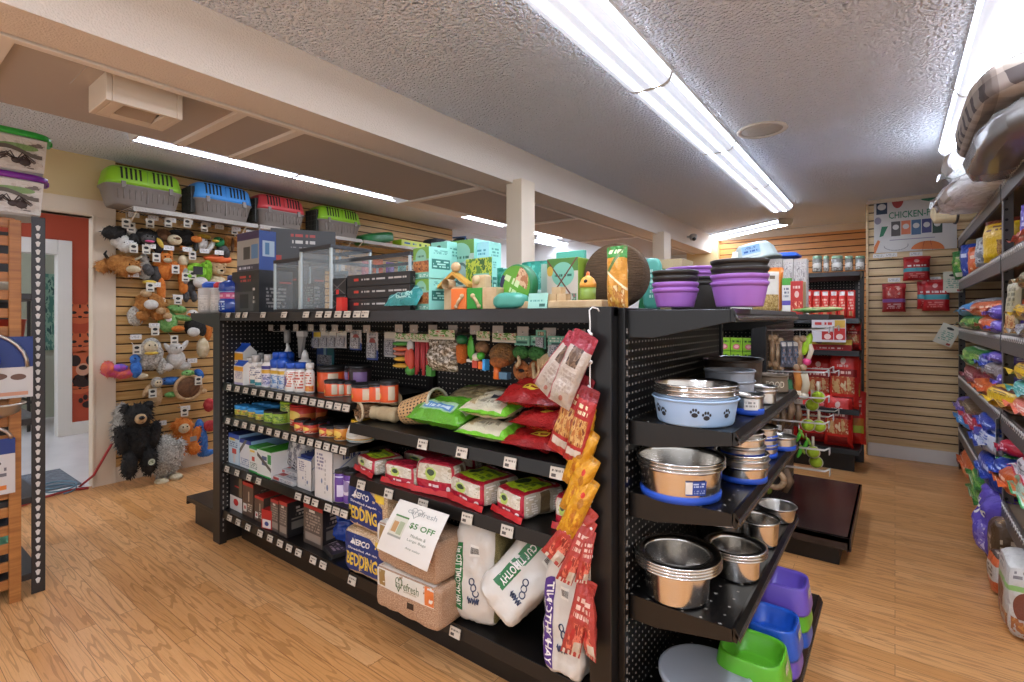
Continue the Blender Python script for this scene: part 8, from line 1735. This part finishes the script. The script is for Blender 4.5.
B('white bag with red ends past the middle post, lowest shelf', 1011, 1034, 452, 483, 'wred', .42, .4, seed=262)
B('mint green bag with orange spot past the middle post, lowest shelf', 1008, 1034, 480, 510, 'mint', .41, .4, seed=263)
B('slim purple bag upright past the middle post, lowest shelf', 1013, 1019, 428, 456, 'purple', .5, lie=False, seed=264)
B('dark red bag under the lowest shelf by the far post, on the floor', 952, 962, 448, 470, 'maroon', .44, .4, seed=271)
B('orange bag under the lowest shelf, second on the floor', 958, 972, 446, 477, 'orange', .42, .4, seed=272)
B('upper green bag on the floor pile beside the orange one', 968, 981, 466, 484, 'green', .40, .4, seed=273)
B('lower green bag end on the floor pile', 968, 980, 484, 504, 'green', .40, .4, seed=274)
B('royal blue bag with white letters on the floor pile', 975, 992, 472, 505, 'blue', .39, .4, seed=275)
t = thing('food_bag', 'big violet bag with white script slumped on the floor before the shelf', 'bag', (.46, 3.80, 0), (0, 0, 0))
vb = bag_mb(.32, .39, .2, 281, box=3, bv=3, cr=.03, lump=.03, lumps=4, seal=(.03, .02), texts=(('bil-jac', .5, .72, .07, 1, dict(width=.24)),)).xf(T(rz=-PI / 2, ry=rad(8)))
obj('bag_body', vb, [fp('violet', '#6a58bc', ('i', .1, .1, .9, .6, '#6a58bc', '#8a7ad0', '#cfc8ec', 4), ('r', .15, .15, .5, .4, '#c8c2d8'), rough=.22), C['white']], t)
def floorbox(lb, y, w, zt, mats, x, yaw=0, d=.2, seed=3):
    mb = brick_mb(w, d, zt, 5, 8, seed, .006, (0, 0, 1, 1, 1, 0)).xf(T(rz=-PI / 2))
    return one('food_sack', mb, mats, lb, 'bag', (x, y, 0), (0, 0, rad(yaw)))
floorbox('dark brown sack standing behind the violet bag on the floor', 3.52, .16, .3, [BG['brown'], BG['brown']], .48, 0)
floorbox('orange and white sack with dark side in front of the shelf', 3.32, .14, .2, [fp('orange white', '#d0663a', ('r', 0, .35, 1, .75, '#cfc6bc'), ('t', .2, .4, .8, .7, '#6a5448', 3, 6)), fp('brown side', '#4a3022', ('t', .3, .1, .7, .9, '#c8b4a0', 6, 6))], .44, 6, .16)
floorbox('big white sack with brown picture at the corner of the frame', 2.98, .26, .32, [fp('white brown', '#c4bdb4', ('e', .4, .45, .3, .2, '#7a4230'), ('i', .05, .02, .95, .3, '#b8b0a8', '#a8683c', '#c88a4a', 4), ('r', 0, .65, 1, .72, '#8fb86a'), ('t', .1, .8, .7, .95, '#7a7270', 2, 7)), fp('white side', '#c9c4bc')], .44, 0, .16)
M_clear = PM('clear bag over white fleece', '#e8e6e2', [('i', 0, 0, 1, 1, '#e0deda', '#efeeec', '#d4d2d0', 5)], .2)
z6 = 1.9905
fb_ = M_clear.node_tree.nodes['Principled BSDF']; fb_.inputs['Subsurface Weight'].default_value = 1; fb_.inputs['Subsurface Radius'].default_value = (.2, .2, .2); fb_.inputs['Subsurface Scale'].default_value = 1
for lb, x, y, z, w, d_, h, rz, sd in (('white fleece bed in clear wrap on the shelf top, upper of the pair', .57, 4.0, z6 + .155, .64, .95, .15, -6, 3), ('white fleece bed in clear wrap on the shelf top, lower of the pair', .57, 4.1, z6, .7, 1.1, .155, 4, 4)):
    t = thing('wrapped_bed', lb, 'pet bed', (x, y, z), (0, rad(-4), rad(rz)))
    obj('fleece_bed', brick_mb(w, d_, h, 3, 12, sd, .02), [M_clear], t)
    obj('wrap_tail', MB().grid(lambda u, v: Vector((-w / 2 - .05 * v + .03 + .03 * math.sin(u * 9), (u - .5) * d_ * (.8 - .5 * v), h * (.5 - .25 * v) + .03 * math.sin(u * 17 + v * 3))), 16, 6, 0), [P('clear wrap', '#d4d2ce', .15)], t)
for k, (y, z, rz) in enumerate(((4.85, .0, 10), (4.98, .04, -8), (5.12, .07, 15))):
    t = thing('rolled_mat', '%s rolled cream mat with dark strap at the far end of the shelf top' % NTH[k], 'mat', (.3, y, z6 + .055 + z), (0, 0, rad(rz)))
    obj('roll', MB().lathe([(.02, -.2), (.05, -.19), (.055, 0), (.05, .19), (.02, .2)], 16).xf(T(.12, 0, 0, 0, 0, PI / 2)), P('cream roll', '#c0ac86', .7), t)
    obj('strap', torus((0, 0, 0), .057, .008).xf(T(.05, 0, 0, PI / 2)), C['dark'], t)
t = thing('plaid_bed', 'flat plaid edged pet bed in wrap at the corner of the shelf top', 'pet bed', (.62, 3.0, z6 + .01), (0, rad(-8), 0))
m, nt, b = base_mat('plaid cloth')
tc = nd(nt, 'ShaderNodeTexCoord'); sep = nd(nt, 'ShaderNodeSeparateXYZ'); nt.links.new(tc.outputs['Object'], sep.inputs[0])
fa = mth(nt, 'FRACT', mth(nt, 'MULTIPLY', sep.outputs[1], 9)); fb = mth(nt, 'FRACT', mth(nt, 'MULTIPLY', sep.outputs[2], 11)); fc = mth(nt, 'FRACT', mth(nt, 'MULTIPLY', sep.outputs[0], 9))
c = mixc(nt, mth(nt, 'LESS_THAN', fa, .4), lin('#8d7f74'), lin('#4a403c')); c = mixc(nt, mth(nt, 'MULTIPLY', mth(nt, 'LESS_THAN', fb, .35), .6), c, lin('#b8a898')); c = mixc(nt, mth(nt, 'MULTIPLY', mth(nt, 'LESS_THAN', fc, .3), .5), c, lin('#5a4c46'))
nt.links.new(c, b.inputs['Base Color']); b.inputs['Roughness'].default_value = .9
obj('plaid_cover', brick_mb(.72, 1.1, .16, 5, 12, 7, .006), [m], t, loc=(0, 0, .13))
obj('wrap', brick_mb(.70, 1.08, .14, 4, 12, 8, .01), [P('grey wrap film', '#77736f', .2)], t)
one('shelf_label_flag', box_mb(.09, .002, .2), [PM('hanging label', '#c8c4bc', [('t', .1, .1, .9, .9, '#6a8a9a', 6, 6)], .4)], 'long white product flag hanging from the middle post', 'flag', (.432, 3.66, .58), (0, 0, rad(70)))
one('shelf_label_flag', box_mb(.08, .002, .26), [MC['hanging label']], 'long pale product flag hanging low between the blue bags', 'flag', (.428, 4.35, .10), (0, 0, rad(70)))
INS_ = PM('insect bin print', '#cfc6bc', [('i', .05, .08, .98, .9, '#d0c8be', '#c4b8ac', '#6a5c54', 4), ('e', .72, .7, .2, .10, '#7d9a5a'), ('e', .38, .72, .08, .06, '#b08ac0'), ('e', .1, .8, .1, .07, '#c9a04a')], .3)
M_spi = P('spider print', '#3a2a24', .5)
def insect_bin(lb, z, col, off):
    w, d, h = .26, .4, .175
    t = thing('insect_bin', lb, 'bin', (-3.42, .43 + off, z), (0, 0, 0))
    y1 = .185; x1 = .13
    mb = loft([(rring(.125, .18, 0), 0), (rring(.14, .195, 0), h)], MB())
    obj('bin_wall', mb, P('bin white plastic', '#d6cec4', .3), t)
    q = [(.134, -.18, .01), (.134, .17, .01), (.1455, .18, h - .012), (.1455, -.19, h - .012)]
    lab = MB().face(q, 0); obj('printed_side', lab, [INS_], t)
    sp = MB()      # the spider and twig drawing
    def on(u, v): return Vector((.1365 + .012 * v, -.18 + .36 * u, .01 + (h - .022) * v))
    for a, l in ((.2, .16), (.55, .2), (.95, .2), (2.2, .2), (2.6, .22), (3.0, .2), (-.3, .14), (3.5, .16)):
        c0 = (.70, .28); sp.tube([on(*c0), on(c0[0] + .5 * l * math.cos(a), c0[1] + l * abs(math.sin(a)) + .1), on(c0[0] + l * math.cos(a), c0[1] + l * math.sin(a) * .5)], .0028, 5)
    sp.ell(on(.70, .28), (.004, .018, .014)); sp.ell(on(.78, .26), (.004, .022, .017))
    obj('spider_drawing', sp, M_spi, t)
    lz = MB().grid(lambda u, v: on(.45 + .5 * u, .5 + .12 * v + .1 * math.sin(u * 5)) + Vector((.001, 0, 0)), 10, 2, 0); obj('lizard_drawing', lz, P('lizard print', '#5f5348', .5), t)
    lid = loft([(rring(.15, .206, 0), h - .005), (rring(.153, .209, 0), h + .004), (rring(.153, .209, 0), h + .018), (rring(.14, .197, 0), h + .026)], MB())
    l = obj('lid', lid, col, t); obj('lid_latch', MB().box(-.03, .03, .205, .222, h - .002, h + .02), col, l, bev=.003)
insect_bin('insect printed storage bin with purple lid, lower of two on the rack', 1.787, P('purple lid', '#7a2a96', .35), 0)
insect_bin('insect printed storage bin with green lid, on top of the other', 1.99, P('green lid', '#2fa83c', .35), .012)
t = thing('hanging_carded_dish', 'navy carded steel dish hanging on the timber slats', 'pack', (-3.215, .47, 1.02))
CRD = PM('dish card', '#c9c0b8', [('r', 0, .5, 1, 1, '#1d3472'), ('e', .6, .36, .14, .06, '#6a4a3a'), ('e', .85, .34, .08, .05, '#6a4a3a'), ('e', .2, .18, .2, .1, '#a89e98'), ('r', .4, .04, .95, .1, '#c98a6a'), ('t', .1, .4, .4, .46, '#4a4a58', 1, 8)], .4)
obj('backing_card', MB().box(-.002, .002, -.24, .09, -.08, .20).xf(T(rz=0)), [CRD], t)
obj('printed_front', MB().face([(.003, -.24, -.08), (.003, .09, -.08), (.003, .09, .2), (.003, -.24, .2)], 0), [CRD], t)
obj('dish_rim', MB().tube([(.012, -.09 + .16 * math.cos(a * PI / 14), .06 + .16 * math.sin(a * PI / 14)) for a in range(15)], .008, 8), M_steel2, t)
obj('water_cup', MB().lathe([(.035, 0), (.04, .03), (.036, .08), (.02, .1)], 16), P('blue clear cup', '#3a4fa8', .2), t, loc=(.03, -.06, .06))
t = thing('wire_basket_dish', 'steel dish with wire ring under the navy carded dish', 'dish', (-3.20, .44, .86))
obj('dish', MB().lathe([(.03, 0), (.07, .02), (.085, .06), (.09, .062), (.08, .058), (.06, .02), (.001, .006)], 24, capt=False), M_steel2, t)
obj('wire_ring', torus((0, 0, .06), .092, .004, 'z'), M_wire, t); obj('wire_hanger', MB().tube([(0, 0, .06), (-.03, 0, .09), (-.045, 0, .09)], .004, 6), M_wire, t)
t = thing('hanging_carded_dish', 'second carded dish with teal stripe, lower on the timber slats', 'pack', (-3.215, .455, .60))
CR2 = PM('dish card lower', '#c6beb8', [('r', 0, .72, 1, 1, '#1d3472'), ('r', .0, .72, .7, .86, '#3f9aa0'), ('e', .35, .55, .12, .05, '#5a4a44'), ('e', .7, .56, .14, .06, '#5a4a44'), ('t', .1, .3, .9, .5, '#6a6468', 2, 10), ('r', .3, .08, .9, .16, '#c9702c')], .4)
obj('printed_front', MB().box(-.002, .003, -.24, .045, -.09, .16, 0).face([(.0035, -.24, -.09), (.0035, .045, -.09), (.0035, .045, .16), (.0035, -.24, .16)], 0), [CR2], t)
obj('dish_rim', MB().tube([(.012, -.1 + .13 * math.cos(a * PI / 14), .16 + .07 * math.sin(a * PI / 14)) for a in range(15)], .007, 8), M_steel2, t)
M_pil = P('fleece green', '#5f9a74', .9, bmp=.5, bscale=150)
for k, (z, c) in enumerate(((.105, '#2b2a2c'), (.20, '#6fae88'), (.29, '#39404a'), (.37, '#5f9a74'))):
    one('folded_mat', brick_mb(.5, .5, .075, 4, 8, 11 + k, .006), [P('folded mat %d' % k, c, .9, bmp=.4, bscale=120)], '%s folded pet mat in the pile at the foot of the rack' % ('lowest dark', 'pale green', 'charcoal', 'topmost green')[k], 'mat', (-3.56, .28, z))
one('red_tub', MB().lathe([(.085, 0), (.10, .16), (.105, .165), (.1, .168)], 24), [PM('red tub print', '#c0402c', [('r', .3, .15, .7, .35, '#d8c8b8'), ('t', .32, .45, .68, .7, '#e0a890', 2, 8)], .35)], 'red tub with pale label on the rack behind the slats', 'tub', (-3.42, .47, .831 + .3))
one('shell_pack', brick_mb(.16, .12, .06, 3, 8, 5, .01), [P('shell cream', '#c8b89c', .6)], 'pale bag of shells on the rack shelf by the post', 'bag', (-3.44, .46, 1.421))
one('red_white_toy', furry([((0, 0, 0), (.04, .06, .05)), ((.02, -.06, .02), (.03, .04, .03))], .02, 40, 71), [P('red white toy', '#b8473c', .8, c2='#d8d0c8', vscale=30)], 'small red and white toy poking through the timber slats', 'toy', (-3.40, .37, 1.19))
t = thing('woven_bowl', 'dark woven bowl on the low shelf of the rack', 'bowl', (-3.40, .46, .461))
obj('bowl_shell', MB().lathe([(.04, 0), (.07, .03), (.085, .07), (.08, .072), (.06, .03), (.001, .01)], 24, capt=False), P('woven brown', '#5a4a38', .8, bmp=1, bscale=100), t); obj('rim', torus((0, 0, .07), .083, .006, 'z'), P('woven pale', '#8a765a', .8), t)
M_ter = MC['terracotta wall paint']
INK = P('mural ink', '#2a1714', .7); ORG = P('mural orange', '#c8623a', .7); LGT = P('mural pale', '#cf9a80', .7)
def mural(lb, px, py, s, kind):
    p = onx(px, py, XH + .004); mb = MB(); X = .0
    def e(cu, cv, ru, rv, m, off=0): mb.face([(X + off, (cu + ru * math.cos(q * PI / 8)) * s, (cv + rv * math.sin(q * PI / 8)) * s) for q in range(16)], m)
    if kind == 'dog':
        e(0, 0, .5, .55, 1); e(-.45, .25, .2, .38, 0, .001); e(.45, .25, .2, .38, 0, .001); e(-.22, .2, .16, .2, 0, .002); e(.24, .2, .16, .2, 0, .002); e(0, -.12, .2, .22, 2, .002); e(0, -.05, .12, .09, 0, .003); e(0, -.5, .3, .25, 0, .001)
    elif kind == 'cat':
        e(0, 0, .5, .42, 1); mb.face([(X + .001, -.45 * s, .2 * s), (X + .001, -.15 * s, .36 * s), (X + .001, -.42 * s, .75 * s)], 1); mb.face([(X + .001, .15 * s, .36 * s), (X + .001, .45 * s, .2 * s), (X + .001, .42 * s, .75 * s)], 1)
        e(-.2, .06, .09, .06, 0, .002); e(.2, .06, .09, .06, 0, .002); e(0, -.12, .07, .05, 0, .002)
        for d in (-1, 1): mb.tube([(X + .002, d * .1 * s, -.15 * s), (X + .002, d * .55 * s, -.1 * s)], .012 * s, 4, 0)
        for q in (-.3, 0, .3): mb.tube([(X + .002, q * s, .25 * s), (X + .002, q * .8 * s, .4 * s)], .03 * s, 4, 0)
    else:
        for cu, cv, ru, rv in ((0, -.2, .4, .3), (-.5, .2, .16, .22), (-.18, .45, .16, .24), (.18, .45, .16, .24), (.5, .2, .16, .22)): e(cu, cv, ru, rv, 0, .001)
    o = obj('wall_mural', mb, [INK, ORG, LGT], None, p); tag(o, lb, 'mural')
mural('striped cat face painted high on the terracotta hall wall', 80, 314, .27, 'cat'); mural('pale dog face painted on the hall wall under the striped cat', 80, 343, .27, 'cat'); mural('black and white dog face painted on the hall wall', 83, 366, .32, 'dog'); mural('fainter dog face painted low on the hall wall', 80, 386, .22, 'cat'); mural('paw prints painted at the bottom of the hall wall', 88, 402, .13, 'paw')
t = thing('picture_frame', 'narrow orange framed picture on the terracotta hall wall edge', 'picture', onx(91.5, 288, XH + .02))
obj('frame', MB().box(0, .02, -.03, .2, -.22, .22), M_pine, t); obj('print', MB().box(.02, .022, .0, .18, -.19, .19), P('frame print', '#c9a07a', .6), t)
o = one('door_mat', MB().box(-.32, .32, -.45, .35, 0, .012), [P('grey blue mat', '#5e646c', .95, bmp=.8, bscale=90, c2='#7c848c', vscale=40)], 'grey blue door mat on the hall floor inside the doorway', 'mat', (-5.42, .82, .0), (0, 0, rad(0)))
pts = [onz(4, 512, .012), onz(45, 497, .012), onz(70, 490, .012), onz(88, 488, .012), Vector((-4.99, 1.13, .012)), Vector((-4.91, 1.2, .1)), Vector((-4.90, 1.30, .30)), Vector((-4.90, 1.36, .42))]
one('hose', MB().tube(pts, .009, 8), [P('red hose', '#a8302c', .45)], 'red hose crossing the doorway and rising by the door trim', 'hose', (0, 0, 0))
cpts = [(-5.02 + .13 * math.cos(a * .5), 1.02 + .1 * math.sin(a * .5), .012 + .002 * a) for a in range(26)]
one('cable_coil', MB().tube(cpts, .006, 6), [P('grey blue cable', '#5a7a8a', .5)], 'small coil of grey blue cable on the floor by the door trim', 'cable', (0, 0, 0))
t = thing('storage_rack', 'dark wire rack with boxes seen through the hall doorway', 'rack', (-8.2, .9, 0))
for (dx, dy) in ((-.25, -.45), (.25, -.45), (-.25, .45), (.25, .45)): obj('post', MB().box(dx - .015, dx + .015, dy - .015, dy + .015, 0, 1.5), C['dark'], t)
for z in (.35, .85, 1.05): obj('shelf', MB().box(-.27, .27, -.48, .48, z - .03, z), C['dark'], t)
one('cardboard_carton', box_mb(.38, .36, .42), [C['kraft']], 'kraft cardboard carton on the dark rack in the far room', 'box', (-8.2, 1.1, .351))
one('black_crate', box_mb(.38, .36, .3), [C['dark']], 'black crate on the dark rack in the far room', 'box', (-8.2, .68, .351))
one('teal_wall_print', MB().box(0, .02, -.17, .17, -.5, .5), [PM('teal mosaic', '#6fa08c', [('i', 0, 0, 1, 1, '#4f8878', '#8fb8a0', '#2f5f5a', 6)], .6)], 'teal patterned panel on the sage wall of the far room', 'picture', onx(54, 312, -8.89))
